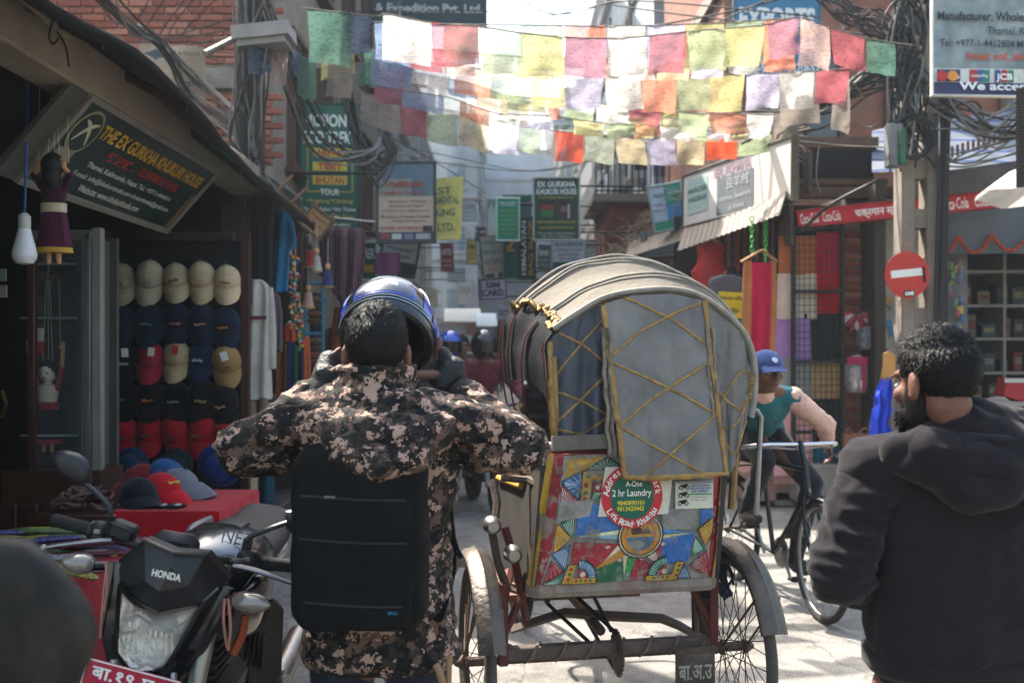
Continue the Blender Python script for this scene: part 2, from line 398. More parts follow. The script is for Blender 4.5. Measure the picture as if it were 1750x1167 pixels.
WIN = {}
def window(parent, mtx, w, h, fm, pm, sill=True):
    k = (round(w, 2), round(h, 2), fm.name, pm.name)
    if k not in WIN:
        q = MB(); t = .06
        for sx in (-1, 1): q.box((sx*(w/2-t/2), 0, .04), (t, h, .08))
        for sy in (-1, 1): q.box((0, sy*(h/2-t/2), .04), (w-2*t, t, .078))
        q.box((0, 0, .035), (.04, h-2*t, .06)); q.box((0, h*.2, .033), (w-2*t, .04, .055))
        if sill: q.box((0, -h/2-.04, .07), (w+.16, .06, .16))
        p = MB(); p.box((0, 0, .012), (w-.1, h-.1, .02))
        WIN[k] = (q.mesh('window', fm, smooth=0), p.mesh('pane', pm, smooth=0))
    a, b = WIN[k]; o = link('window', a, parent, mtx); c = link('pane', b, o); return o
PANE = mat('pane_dark', '26303a', .12, var=.3, scale=2, spec=.6); PANE2 = mat('pane_blue', '6f8796', .1, var=.3, scale=2, spec=.7)
WFR = mat('win_frame', '5a4030', .7, dirt=.3); WFW = mat('win_white', 'b9b4a8', .7, dirt=.3)
def building(name, label, x0, x1, y0, y1, h, wm, face, rows, fm=WFR, pm=PANE, ww=.95, wh=1.25, gap=1.9, z0=3.4, dz=2.9, end=False, band=None):
    o = thing(name, label, 'building', ((x0+x1)/2, (y0+y1)/2, 0))
    q = MB(); q.box(((x0+x1)/2, (y0+y1)/2, h/2), (x1-x0, y1-y0, h)); q.build('wall', wm, o, 0)
    bm_ = band or CONC
    for r in range(rows+1):
        z = z0-.75+r*dz
        if z < h: q = MB(); q.box(((x0+x1)/2, (y0+y1)/2, z), (x1-x0+.14, y1-y0+.14, .16)); q.build('ledge', bm_, o, 0)
    q = MB(); q.box(((x0+x1)/2, (y0+y1)/2, h+.07), (x1-x0+.3, y1-y0+.3, .14)); q.build('cornice', bm_, o, 0)
    xf = x1 if face > 0 else x0; n = int((y1-y0)/gap)
    for r in range(rows):
        for i in range(n):
            z = z0+.35+r*dz
            if z+wh/2 > h: continue
            y = y0+(i+.5)*(y1-y0)/n
            window(o, M.Translation((xf+.002*face, y, z)) @ M.Rotation(R(90)*face, 4, 'Z') @ M.Rotation(R(90), 4, 'X'), ww, wh, fm, pm)
        if end:
            m_ = max(1, int((x1-x0)/gap))
            for i in range(m_):
                z = z0+.35+r*dz
                if z+wh/2 < h: window(o, wallM((x0+(i+.5)*(x1-x0)/m_, y0-.002, z)), ww, wh, fm, pm)
    return o
STUC = [mat('stucco_'+c, c, .95, var=.22, scale=1.5, bump=.3, bscale=30, dirt=.35, dcol='6a6258') for c in ('a8a4a0', '98a4ac', 'b0b4b4', 'a49a98', 'a8b6c0')]  # distance haze is mixed into the bluish plaster tones
FBR = mat('far_brick', '8a5a48', .95, var=.3, scale=5, bump=.4, bscale=14, dirt=.3, dcol='6d5a50')

# ---- left side: the brick house whose end wall shows above the souvenir shop
bh = thing('brick_house', 'tall red brick house with exposed concrete band above the souvenir shop', 'building', (-4.2, 13.8, 0))
q = MB(); q.box((-4.2, 13.8, 3.8), (3.6, 7.6, 7.6)); wl = q.build('wall', MORTAR, bh, 0)
bricks(wl, wallM((-4.75, 9.995, 3.35)), 2.36, 1.95, skip=lambda x, y: .72 < y < .98 or (x < .75 and y < .9))
for c_, s_ in (((-3.9, 9.97, 4.20), (2.9, .12, .2)), ((-4.2, 13.8, 7.67), (3.9, 7.9, .14)), ((-2.38, 13.8, 3.1), (.14, 7.5, .18))): q = MB(); q.box(c_, s_, bev=.01); q.build('ledge', CONC, bh)
for i, y in enumerate((11.0, 12.6, 14.4, 16.2)):
    for z in (4.2, 6.6): window(bh, M.Translation((-2.398, y, z)) @ M.Rotation(R(90), 4, 'Z') @ M.Rotation(R(90), 4, 'X'), .8, 1.5, WFR, PANE)
LB = mat('left_block', '9a8c80', .95, var=.25, scale=1.4, bump=.3, bscale=30, dirt=.3)
building('apartment_building', 'grey plastered block beyond the brick house, under the trekking expedition sign', -6.2, -2.35, 17.7, 27, 7.6, STUC[1], 1, 2, WFW, PANE2, end=True)
building('apartment_building', 'pale pink plastered house further along the lane behind the yellow banner', -6.5, -2.9, 27.2, 36, 8.2, STUC[3], 1, 3, WFW, PANE2, end=True)
building('apartment_building', 'tall cream house with white windows closing the lane, behind the hanging signs', -7.5, -1.6, 46, 57, 12.2, STUC[2], 1, 4, WFW, PANE2, end=True)
building('apartment_building', 'white far house tinted haze blue at the end of the lane above the crowd', -3.4, 3.2, 58, 66, 13.0, STUC[4], -1, 3, WFW, PANE2, end=True)
# ---- right side
building('apartment_building', 'grey concrete house with glazed upper floors behind the prayer flags', 2.45, 7.5, 17.2, 30, 10.0, STUC[1], -1, 2, WFW, PANE2, end=True)
building('apartment_building', 'dim plastered house far down the lane on the balcony side', 2.7, 7.5, 30.3, 44, 12.0, STUC[0], -1, 3, WFW, PANE2)
building('apartment_building', 'haze-tinted beige far house beyond the tattoo sign', 2.4, 7.5, 44.3, 57, 13, STUC[2], -1, 3, WFW, PANE2)
rb = thing('brick_house', 'dark brick upper storeys behind the concrete pole and exports board', 'building', (4.9, 14, 0))
q = MB(); q.box((5.2, 14.6, 6.25), (5.2, 4.8, 6.1)); w2 = q.build('wall', FBR, rb, 0)
for c_, s_ in (((5.2, 14.6, 3.12), (5.4, 5.0, .16)), ((5.2, 14.6, 6.0), (5.36, 4.96, .2)), ((5.2, 14.6, 9.36), (5.5, 5.1, .14))): q = MB(); q.box(c_, s_); q.build('ledge', CONC, rb, 0)
for x in (2.72, 5.0, 7.7): q = MB(); q.box((x, 12.3, 1.6), (.24, .3, 2.9)); q.build('column', CONC, rb, 0)
for i, x in enumerate((3.6, 5.0, 6.4)): window(rb, wallM((x, 12.195, 4.5)), .9, 1.3, WFR, PANE)
# brick balcony house in the middle right distance
bb = thing('balcony_house', 'red brick house with iron balcony railing beside the green khukuri sign', 'building', (1.9, 17, 0))
q = MB(); q.box((1.95, 16.6, 3.3), (1.0, 2.0, 1.0)); q.box((2.2, 17, 1.4), (.5, 1.2, 2.8)); q.build('wall', mat('balcony_brick', '7c4436', .95, var=.35, scale=8, bump=.5, bscale=18, dirt=.4, dcol='4c3a34'), bb, 0)
q = MB(); q.box((1.9, 16.5, 3.86), (1.3, 2.2, .12)); q.build('slab', CONC, bb, 0)
for i in range(13): q = MB(); q.tube([(1.3+i*.095, 15.45, 3.92), (1.3+i*.095, 15.45, 4.7)], .011, 6); q.build('baluster', IRON, bb)
q = MB(); q.tube([(1.28, 15.45, 4.7), (2.5, 15.45, 4.7)], .02, 6); q.tube([(1.28, 15.45, 3.97), (2.5, 15.45, 3.97)], .014, 6); q.build('handrail', IRON, bb)
for i in range(4):
    q = MB(); q.grid(lambda u, v, i=i: (1.33+i*.29+u*.2, 15.52+.02*math.sin(u*9), 4.65-v*(.35+.1*(i % 2))), 5, 5); q.build('laundry', cloth(('b7b0a2', 'c9c4bc', '6b4a48', '8b8f98')[i]), bb)
# ---------------------------------------------------------------- souvenir shop on the left
sh = thing('souvenir_shop', 'low souvenir shop with stained concrete beam over an open dark front', 'shop', (-3.4, 4.9, 0))
q = MB(); q.box((-2.0, 4.85, 2.77), (.2, 5.3, .22), bev=.012); q.build('beam', mat('beam_concrete', '94887a', .9, var=.25, scale=2.5, bump=.4, bscale=35, dirt=.55, dcol='4c4035'), sh)
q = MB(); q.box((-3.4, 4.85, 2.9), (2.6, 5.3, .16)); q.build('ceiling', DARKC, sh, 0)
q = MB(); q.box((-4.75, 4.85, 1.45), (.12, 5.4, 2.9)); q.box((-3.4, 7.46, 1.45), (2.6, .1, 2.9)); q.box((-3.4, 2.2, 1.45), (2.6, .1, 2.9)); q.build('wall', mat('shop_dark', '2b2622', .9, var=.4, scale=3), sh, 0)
q = MB(); q.box((-3.75, 3.3, 4.6), (2.1, 3.7, 3.2)); q.build('added_sun_block', STUC[0], sh, 0)  # unseen block added above the shop to keep sun off the camouflage jacket
q = MB(); q.box((-2.02, 7.3, 1.35), (.16, .2, 2.4)); q.build('pillar', DARKC, sh)
# wooden door leaf and door posts by the show case
q = MB(); q.box((-2.62, 4.92, 1.22), (.1, .12, 2.2), bev=.012); q.build('door_post', DWOOD, sh)
dr = MB(); dr.box((-2.98, 4.98, 1.2), (.62, .05, 2.15)); dr = dr.build('door', mat('door_dark', '1e1613', .5, var=.3), sh)
q = MB(); q.tube([P(4, 668, 4.93), P(11, 690, 4.88), P(4, 712, 4.93)], .008, 8); q.build('handle', mat('brass', '9c7a3a', .35, .9), dr)
for i in range(7):
    q = MB(); q.box((-2.52+.105*i, 4.98, .42), (.1, .04, .62), bev=.006); q.build('plank', DWOOD, sh)
for i, (x, y, c) in enumerate(((2, 470, '6f7a74'), (3, 498, '8a7d70'))):
    q = MB(); q.box(P(x, y, 4.9), (.05, .01, .06)); q.build('sticker', paint(c), dr, 0)
# corrugated awning sheet over the beam with green translucent length at its far end
COR = mat('tin_sheet', '3a3a38', .6, .4, var=.3, scale=5, dirt=.6, dcol='4a3526'); GRN = mat('green_sheet', '1f7a62', .5, var=.2, scale=5, trans=.55, dirt=.3)
aw = thing('tin_awning', 'sagging dark corrugated awning over the concrete beam, green sheet at its far end', 'awning', (-1.9, 5, 2.6))
AZ = [(2.0, 2.60), (2.4, 2.62), (3.36, 2.67), (4.27, 2.75), (4.9, 2.71), (5.62, 2.61), (6.14, 2.56), (7.5, 2.50), (8.2, 2.47)]
def awz(y):
    for (a, b), (c, e) in zip(AZ, AZ[1:]):
        if a <= y <= c: t = (y-a)/(c-a); t = t*t*(3-2*t); return b+(e-b)*t
    return 2.6
def awn(y0, y1):
    def f(u, v):
        y = y0+(y1-y0)*u
        return V((-2.35+v*.78, y, 3.13+(awz(y)-3.13)*v+.005*math.sin(y*70)+.015*noise.noise(V((y*1.3, v*2, 0)))))
    return f
q = MB(); q.grid(awn(2.4, 6.05), 160, 5, thick=.004); q.build('tin_sheet', COR, aw)
q = MB(); q.grid(awn(6.0, 7.9), 90, 5, thick=.004); q.build('plastic_sheet', GRN, aw)
for y in (2.9, 3.9, 4.9, 5.9, 6.9): q = MB(); q.tube([(-2.15, y, 2.98), (-1.6, y, awz(y)-.03)], .02, 6); q.build('rafter', DWOOD, aw)
q = MB(); q.tube([(-1.575, 2.4+i*.25, awz(2.4+i*.25)-.012) for i in range(23)], .03, 8, flat=.35, up=(1, 0, 0)); q.build('batten', mat('tar_edge', '100e0c', .95, var=.4, scale=9, spec=.08), aw)
# big painted signboard slung under the beam
A, B, C, D = V((-1.93, 4.55, 2.645)), V((-1.93, 6.46, 2.645)), V((-2.22, 6.46, 2.27)), V((-2.24, 4.55, 2.29))
cx = (A+B+C+D)/4; mx = frame(cx, B-A, A-D); sw, shh = 1.91, .475
gs = board('shop_signboard', 'dark green framed signboard THE EX GURKHA KHUKURI HOUSE tilted under the beam', mx, sw, shh, mat('sign_green', '10302e', .35, var=.3, scale=3, dirt=.35, dcol='232b28', coat=.3),
    [('THE EX GURKHA KHUKURI HOUSE', .55, .22, .80, .17, 'c9a02f', .03), ('努波庭，北贸郎拉专家', .545, .43, .56, .13, 'a8352c', .02), ('Thamel, Kathmandu, Nepal. Tel.: +977-1-4444014', .52, .61, .62, .085, 'cfd0c8'),
     ('E-mail: info@khukuritrade.com khukuritrade@gmail.com', .53, .75, .70, .085, 'cfd0c8'), ('Website: www.khukuritrade.com', .47, .88, .42, .085, 'cfd0c8')], fr='8d8a82', fw=.035)
q = MB(); q.prism(ring(0, 0, .125, 28), .002, mx @ M.Translation((-.80, .09, .003))); e1 = q.build('emblem', paint('8a8a6a'), gs, 0)
q = MB(); q.prism(ring(0, 0, .108, 28), .002, mx @ M.Translation((-.80, .09, .0055))); q.build('emblem_field', paint('1d3431'), gs, 0)
for s_ in (-1, 1):
    q = MB(); q.tube([(s_*(-.07+.14*t), -.06+.12*t+.03*math.sin(3.1*t), .009) for t in [i/8 for i in range(9)]], [.004+.01*math.sin(3.1*i/8) for i in range(9)], 6, m=mx @ M.Translation((-.80, .09, 0)), flat=.2, up=(0, 0, 1)); q.build('khukuri_mark', paint('b9b9a0'), gs)
q = MB(); q.poly([(-.9, -.10, .004), (-.74, -.10, .004), (-.74, -.02, .004), (-.9, -.02, .004)], mx); q.build('print', paint('8c8378'), gs, 0)
q = MB(); q.box((.9, -.09, .004), (.06, .26, .004), mx); q.build('blade_print', paint('6e5a3e'), gs, 0)
q = MB(); q.box((-1.08, 0, -.02), (.17, .53, .03), mx, bev=.004); q.build('side_panel', mat('grey_tin', '57554f', .6, .2, dirt=.5), gs)
for x in (-.8, -.2, .5): q = MB(); q.tube([mx @ V((x, shh/2, -.02)), mx @ V((x, shh/2, -.02))+V((-.03, 0, .12))], .008, 6); q.build('hanger', IRON, gs)
# ---- clothes stall next to it: back wall and tarpaulin
st = thing('clothes_stall', 'dark open clothes stall packed with hanging garments beyond the cap board', 'shop', (-3, 8.9, 0))
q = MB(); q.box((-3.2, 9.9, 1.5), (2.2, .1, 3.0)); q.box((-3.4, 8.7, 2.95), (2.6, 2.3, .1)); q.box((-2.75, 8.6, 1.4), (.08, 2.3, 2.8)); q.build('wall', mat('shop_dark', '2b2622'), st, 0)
tp = thing('green_tarpaulin', 'torn green tarpaulin drooping beside the wooden pole over the clothes stall', 'tarpaulin', (-1.8, 8.3, 2.2))
def tf(u, v):
    p = P(398+u*125, 262+u*108, 7.2+u*1.0); p.x -= v*.62; p.z += v*(.34-.25*u)-.07*math.sin(v*3.1)*(1-u)+.02*noise.noise(V((u*7, v*5, 1))); return p
q = MB(); q.grid(tf, 22, 10, thick=.003); q.build('sheet', mat('tarp_green', '17604c', .6, var=.35, scale=6, trans=.35, dirt=.5), tp)
q = MB(); q.tube([P(400, 262, 7.2), P(526, 372, 8.2)], .016, 6); q.build('pole', WOOD, tp)
# upper awning of next stall (wood poles sticking out)
an = thing('wooden_awning', 'ragged wooden awning frame over the hanging puppets', 'awning', P(560, 400, 9.5))
q = MB()
q.grid(lambda u, v: P(470+u*110-v*40, 330+u*85-v*30, 8.6+u*1.2)+V((0, 0, .03*noise.noise(V((u*8, v*6, 0))))), 14, 6, thick=.006); q.build('sheet', mat('rag_board', '4a4038', .9, var=.4, scale=9, dirt=.6), an)
for i in range(5): q = MB(); q.tube([P(455+i*26, 345+i*18, 8.6+i*.25), P(500+i*24, 300+i*22, 8.8+i*.25)], .014, 6); q.build('stick', WOOD, an)
# ---------------------------------------------------------------- right-hand shops
rs = thing('shawl_shop', 'shawl shop with rusty tin eaves and dark beams, hung with scarves', 'shop', (3.0, 11.4, 0))
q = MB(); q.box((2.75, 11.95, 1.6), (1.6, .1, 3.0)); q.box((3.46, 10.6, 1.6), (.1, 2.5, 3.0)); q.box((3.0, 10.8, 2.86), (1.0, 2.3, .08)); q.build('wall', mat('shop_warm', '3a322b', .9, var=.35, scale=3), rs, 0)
q = MB()
q.grid(lambda u, v: P(1170+u*175-v*12, 388-u*62+v*42, 11.3-u*2.2-v*.55)+V((0, 0, .006*math.sin(u*120))), 70, 4, thick=.006); q.build('tin_eave', mat('rusty_tin', '4c453c', .55, .35, var=.3, scale=7, dirt=.7, dcol='5c4636'), rs)
q = MB()
q.grid(lambda u, v: P(1075+u*115-v*6, 415-u*35+v*26, 13.0-u*1.4-v*.5)+V((0, 0, .006*math.sin(u*90))), 40, 3, thick=.006); q.build('tin_eave', MATS['rusty_tin'], rs)
for (a, b_) in (((1345, 300), (1350, 420)), ((1345, 235), (1345, 330)), ((1380, 262), (1380, 330))):
    q = MB(); q.tube([P(a[0], a[1], 9.3), P(b_[0], b_[1], 9.3)], .045, 4); q.build('post', DARKC, rs)
q = MB(); q.box(P(1435, 330, 9.6), (1.1, .12, .1)); q.box(P(1420, 245, 9.75), (.9, .1, .1)); q.box(P(1425, 315, 9.85), (.95, .3, .06)); q.build('beam', mat('rotten_wood', '5a4638', .85, var=.35, scale=6, dirt=.5), rs, 0)
q = MB(); q.box(P(1420, 290, 10.2), (.85, .06, .55)); q.build('opening_shade_panel', mat('shade_black', '101114', .9), rs, 0)  # solid panel; the shade of the opening is put into its black colour
# big sloping shop board on the eave
a0, a1 = P(1353, 288, 9.0), P(1168, 345, 11.3); xa = a0-a1
mb_ = frame((a0+a1)/2, xa, V((0, 0, 1))); Lw = xa.length
eb = board('eave_signboard', 'long white eave board with grey panel reading REAL PASHMINA above the shawl shop', mb_, Lw, .56, mat('board_white', 'd6d0c6', .6, var=.12, scale=2, dirt=.25, dcol='8c857a'),
    [('REAL PASHMINA', .50, .15, .34, .2, '9c8a90', .03), ('良羊绒', .56, .42, .2, .22, 'a9acae', .01), ('Pashmina, Sweaters', .52, .68, .32, .12, 'a9acae'), ('& Shawls', .55, .86, .14, .09, 'a9acae'),
     ('MANUFACTURER', .16, .35, .2, .1, '27615a', .02), ('WHOLESALER', .16, .52, .2, .1, '27615a', .02)],
    [(.36, .04, .68, .28, 'b9aab0'), (.36, .28, .70, .96, '6d7275'), (.05, .12, .27, .8, 'a9bdb6')], fr='5d564c', t=.06)
# straw and dry creeper tumbling over the roof edge
sg = MB()
for i in range(900):
    u = rnd.random(); p = P(1030+u*320, 470-u*225-40*math.sin(u*3.1)+rnd.uniform(-32, 26)*(1-.6*u), 13.6-u*4.0+rnd.uniform(-.2, .3))
    d_ = V((rnd.uniform(-1, 1), rnd.uniform(-.4, .4), rnd.uniform(-.9, .5))).normalized()*rnd.uniform(.08, .3)
    sg.tube([p, p+d_*.5+V((0, 0, .03)), p+d_], .004, 3, cap=False)
tag(sg.build('dry_creeper', mat('straw', 'a08c70', .9, var=.4, scale=10)), 'tangle of dry straw and creeper along the shawl shop roof', 'creeper', kind='stuff')
# brick pier and grafitti wall
pr = thing('brick_pier', 'narrow brick pier between the scarf lattice and the graffiti wall', 'pier', P(1460, 860, 9.7))
q = MB(); q.box((3.37, 9.86, 1.4), (.30, .2, 2.8)); pw = q.build('wall', MORTAR, pr, 0)
bricks(pw, wallM((3.22, 9.758, .2)), .30, 2.5, pitch=(.16, .075))
gw = thing('graffiti_wall', 'grimy plaster wall with blue and purple graffiti behind the concrete pole', 'wall', P(1520, 860, 9.8))
q = MB(); q.box((3.86, 9.9, 1.6), (.68, .12, 3.0)); q.build('plaster', mat('grimy_plaster', '9a948a', .95, var=.25, scale=4, bump=.3, dirt=.55, dcol='5a544c'), gw, 0)
for c, pts in (('2c6c93', ((1488, 552), (1500, 548), (1512, 560), (1520, 548), (1524, 575))), ('2c6c93', ((1498, 548), (1502, 580))), ('6a3a78', ((1492, 590), (1515, 600), (1490, 625), (1522, 640), (1500, 665))),
               ('6a3a78', ((1512, 600), (1524, 620), (1512, 668))), ('2c6c93', ((1474, 690), (1484, 684), (1488, 730))), ('302c30', ((1478, 528), (1490, 524), (1500, 530), (1512, 522), (1522, 528)))):
    q = MB(); q.tube(catmull([P(x, y, 9.828) for x, y in pts], 5), .022 if c != '302c30' else .008, 6, flat=.15, up=(0, 1, 0)); q.build('graffiti', paint(c), gw)
q = MB(); q.box(P(1510, 512, 9.83), (.24, .012, .06)); q.build('paper_strip', paint('a5803a'), gw, 0)
# kiosk with shelves at the right edge
ks = thing('kiosk_shop', 'dim corner kiosk with goods shelves under the red drink banner', 'shop', P(1690, 860, 10.5))
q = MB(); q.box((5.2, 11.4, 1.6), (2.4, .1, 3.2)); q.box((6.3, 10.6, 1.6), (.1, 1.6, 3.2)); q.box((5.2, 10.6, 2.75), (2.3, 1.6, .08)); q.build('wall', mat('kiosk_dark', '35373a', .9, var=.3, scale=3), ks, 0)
q = MB(); q.box((4.30, 10.15, 1.6), (.46, .5, 3.1)); q.build('side_panel', mat('kiosk_panel', '6e6a66', .85, var=.25, scale=4, dirt=.4), ks, 0)
q = MB(); q.box(P(1680, 395, 9.7), (.95, .05, .44)); q.build('valance', mat('kiosk_valance', '585c60', .8, var=.2, scale=3, dirt=.3), ks, 0)
for z in (.55, .95, 1.25, 1.62, 1.98, 2.35): q = MB(); q.box((5.3, 11.05, z), (1.5, .5, .03)); q.build('shelf', mat('shelf', '8a8478', .7, dirt=.3), ks, 0)
q = MB()
for x in (4.6, 5.35, 6.0): q.box((x, 11.06, 1.4), (.03, .5, 2.6))
q.build('upright', mat('shelf', '8a8478'), ks, 0)
# ================================================================ SIGNS
GREEN = mat('enamel_green', '0f5546', .45, var=.2, scale=4, dirt=.25, dcol='2a3a34')
psign('hanging_sign', 'tall green tour board listing NEPAL TIBET BHUTAN beside the wooden pole', 564, 286, 11.0, 96, 214, GREEN,
    [('MISSION', .42, .13, .74, .10, 'd8dcd4', .03), ('ECO TREK', .46, .265, .84, .10, 'd8dcd4', .03), ('NEPAL', .5, .385, .42, .055, 'a3262c', .03), ('TIBET', .5, .495, .42, .055, 'a3262c', .03),
     ('BHUTAN', .5, .605, .5, .055, 'a3262c', .03), ('TOUR', .5, .70, .34, .05, 'e2e2d8', .02), ('*Trekking *Climbing', .5, .775, .8, .04, 'c9b84a'), ('*Jungle Safari *Air Ticket', .5, .84, .92, .04, 'd8dcd4'),
     ('*Bus Ticket *Mt. Flight', .5, .90, .84, .04, 'c9b84a'), ('Info. & Reservation', .5, .955, .7, .03, 'd8dcd4')],
    [(.1, .35, .9, .70, 'b5a03a'), (.12, .36, .88, .69, '10584a'), (.2, .35, .8, .42, 'd2b23c'), (.2, .46, .8, .53, 'd2b23c'), (.2, .57, .8, .64, 'd2b23c')], fr='1c3f38', yaw=6, arm=(-2.4,))
psign('hanging_sign', 'weathered handicraft board, mountain picture above beige print', 694, 346, 10.5, 96, 134, 'b5a593',
    [('Traditional', .45, .26, .7, .10, 'a0483c', .02), ('Thangka & Handicrafts', .45, .38, .8, .06, 'a0483c', .01), ('Manufacturer, Wholesaler', .54, .49, .66, .035, '5a5450'), ('& Retailer of Nepali', .5, .55, .6, .035, '5a5450'),
     ('E-mail: handicraft@mail.com', .5, .61, .8, .032, '5a5450'), ('Manufacturer Wholesaler & Retailer', .5, .68, .88, .036, '5a4a48'), ('Nepali Handicrafts', .55, .74, .6, .036, '5a4a48'), ('THAMEL, KATHMANDU', .42, .83, .74, .05, 'a0604c', .02)],
    [(0, 0, 1, .42, '5e7480'), (.02, .2, .6, .42, '8a8f8a'), (.0, .88, 1, 1, '3a4452'), (.05, .9, .2, .97, '8a3a34'), (.25, .9, .42, .97, 'b7b9ba'), (.47, .9, .63, .97, '6d7a8c'), (.68, .9, .94, .97, '9aa0a4'), (.8, .8, .97, .87, '2c2a2a')], fr='3e4548', yaw=-3, arm=(-2.4,))
yb = thing('cloth_banner', 'pale yellow cloth banner FIRST ENVIRONMENTAL TREKKING strung behind the handicraft board', 'banner', P(750, 410, 12.2))
def ybf(u, v): return P(704+u*88-v*4*u, 306+v*106-u*3, 12.2)+V((0, .04*math.sin(u*5+v*2), 0))
q = MB(); q.grid(ybf, 12, 12); q.build('sheet', cloth('d8cf7a', .1, .35), yb)
for s, y, x, wd in (('FIRST', 327, 746, 52), ('ENVIRONMENTAL', 343, 746, 76), ('TREKKING', 364, 744, 66), ('PVT. LTD.', 389, 746, 62)): txt(s, wallM(P(x, y, 12.12), 0, R(3)), wd/F*12.2, 13/F*12.2, paint('3a6a60'), yb, bold=.02)
psign('hanging_sign', 'narrow green TREK board half hidden behind the striped poncho', 626, 446, 12.4, 34, 62, GREEN, [('TREK', .6, .3, .7, .28, 'd8dcd4', .02)], [(.3, .62, .9, .82, 'c98a34')], fr='d0d4cc', yaw=-8, arm=(-2.4,))
psign('hanging_sign', 'grey tilted notice board under the handicraft board', 682, 440, 12.6, 60, 58, 'a9aaa6', [('Wholesaler', .5, .25, .8, .12, '4c4a4a'), ('& Retailer', .5, .45, .7, .12, '4c4a4a')], [(.55, .62, .98, .98, '2b2d30')], fr='2b2d30', roll=-10, arm=(-2.4,))
pc = thing('hanging_cloth', 'purple and orange striped cloth hung below the handicraft board', 'cloth', P(663, 468, 11.2))
q = MB(); q.grid(lambda u, v: P(642+u*42, 432+v*38, 11.2)+V((0, .02*math.sin(u*9), 0)), 14, 6); q.build('sheet', mat('purple_stripe', '6a3a70', .9, wave=('X', 5., ('5a2c66', '7b4a80', 'a8603a', '4a2a60'), .1), trans=.2), pc)
psign('hanging_sign', 'dark blue-green board & Expedition Pvt. Ltd. at the top of the picture', 733, 0, 16.5, 194, 84, '27464c', [('& Expedition Pvt. Ltd.', .5, .70, .94, .23, 'd6d4cc', .03), ('Adventure Trekking', .55, .30, .86, .26, 'c9c6be', .03)], [(0, .445, 1, .475, '4a8a80')], fr='5a3a48', yaw=2, arm=(-2.4,))
psign('hanging_sign', 'dark green EX GURKHA KHUKURI HOUSE board with crossed knives in mid street', 951, 357, 13.0, 76, 104, mat('khukuri_green', '143c26', .4, var=.15, scale=4),
    [('EX GURKHA', .5, .1, .86, .095, 'e6e6de', .035), ('KHUKURI HOUSE', .5, .22, .90, .10, 'e6e6de', .03), ('Finest Khukuri Manufacturer', .5, .315, .8, .028, 'c9b63a'), ('www.nepalkhukurihouse.com', .5, .72, .88, .05, 'd2c23c', .01), ('www.exgurkhakhukuri.com', .5, .81, .78, .05, 'd2c23c', .01),
     ('P.O. Box 20471, Thamel, Kathmandu', .5, .905, .84, .035, 'c9ccc4'), ('Tel: +977-1-4423112', .5, .955, .7, .03, 'c9ccc4')],
    [(.12, .38, .46, .64, '1c1c1c'), (.14, .52, .44, .63, '2f7a3a'), (.14, .43, .44, .52, '8c2f2a'), (.52, .37, .86, .66, '4a3038'), (.56, .36, .82, .46, '141416'), (.6, .46, .74, .56, '8a6048'), (.75, .42, .8, .66, 'b9b0b4')], fr='aeb2a8', yaw=-2, arm=(2.2,))
mk = wallM(P(951, 357, 12.985), R(-2))
psign('hanging_sign', 'bright teal price-list board between the phone sign and the khukuri board', 868, 375, 14.0, 36, 70, '1f9a72', [(('• '*4).strip(), .3, .3+.11*i, .3, .035, 'd9c94a') for i in range(6)]+[(('• '*4).strip(), .7, .3+.11*i, .3, .035, 'd9c94a') for i in range(6)]+[('TICKET', .5, .12, .8, .1, 'd9e6da', .02)], fr='cfe0d4', yaw=3, arm=(.6,))
psign('hanging_sign', 'pale teal-lettered board starting FI behind the teal price list', 850, 372, 15.0, 34, 60, 'c9cfc8', [('FIVE', .5, .15, .9, .18, '2f6a60', .02)], fr='9aa6a0', arm=(.6,))
psign('hanging_sign', 'dark teal board behind the vertical Himalayan bag shop sign', 884, 405, 15.2, 46, 140, '2a5a54', [('£', .25, .62, .3, .12, 'd9943a', .03)], fr='6a8a84', arm=(1.2,))
hs = psign('hanging_sign', 'narrow vertical black board HIMALAYAN BAG SHOP below the teal board', 900, 424, 14.3, 28, 104, '25302e', (), fr='46544f', arm=(1.2,))
for s, dx, c in (('HIMALAYAN', -5, 'd6d8d2'), ('BAG SHOP', 7, 'b79a3c')): txt(s, wallM(P(900+dx, 424, 14.28), 0, R(90)), 92/F*14.3, 8/F*14.3, paint(c), hs, bold=.02)
psign('hanging_sign', 'white tilted board MOBILE UNLOCK PHONE CALL INTERNET above SIM CARD', 848, 433, 15.6, 50, 84, 'c9c4b6', [('MOBILE', .4, .1, .76, .1, '7a2c34', .03), ('UNLOCK', .45, .26, .78, .1, '3a8a80', .01), ('PHONE CALL', .45, .46, .84, .09, '3a7a80', .01), ('INTERNET', .5, .66, .84, .09, '3a7a80', .01), ('SERVICE', .5, .82, .7, .08, 'c98a70', .01)],
    [(0, 0, 1, .18, 'd6b9b0'), (.05, .9, .35, .98, '4a5a54'), (.5, .9, .9, .98, '4a5a54')], fr='2f4440', roll=6, arm=(.4,))
psign('hanging_sign', 'small white SIM CARD board with purple letters over the crowd', 842, 494, 17.5, 44, 32, 'cfcad2', [('SIM', .5, .28, .55, .34, '4a3a62', .04), ('CARD', .5, .70, .84, .36, '4a3a62', .04)], [(0, 0, .1, 1, '8a80a0')], fr='6a5c84', roll=2, arm=(.6,))
psign('hanging_sign', 'tiny white TATTOO board beside the rickshaw hood', 866, 535, 21, 36, 22, 'c4c4c8', [('TATTOO', .5, .5, .9, .5, '5a4a5c', .03)], arm=(1.4,))
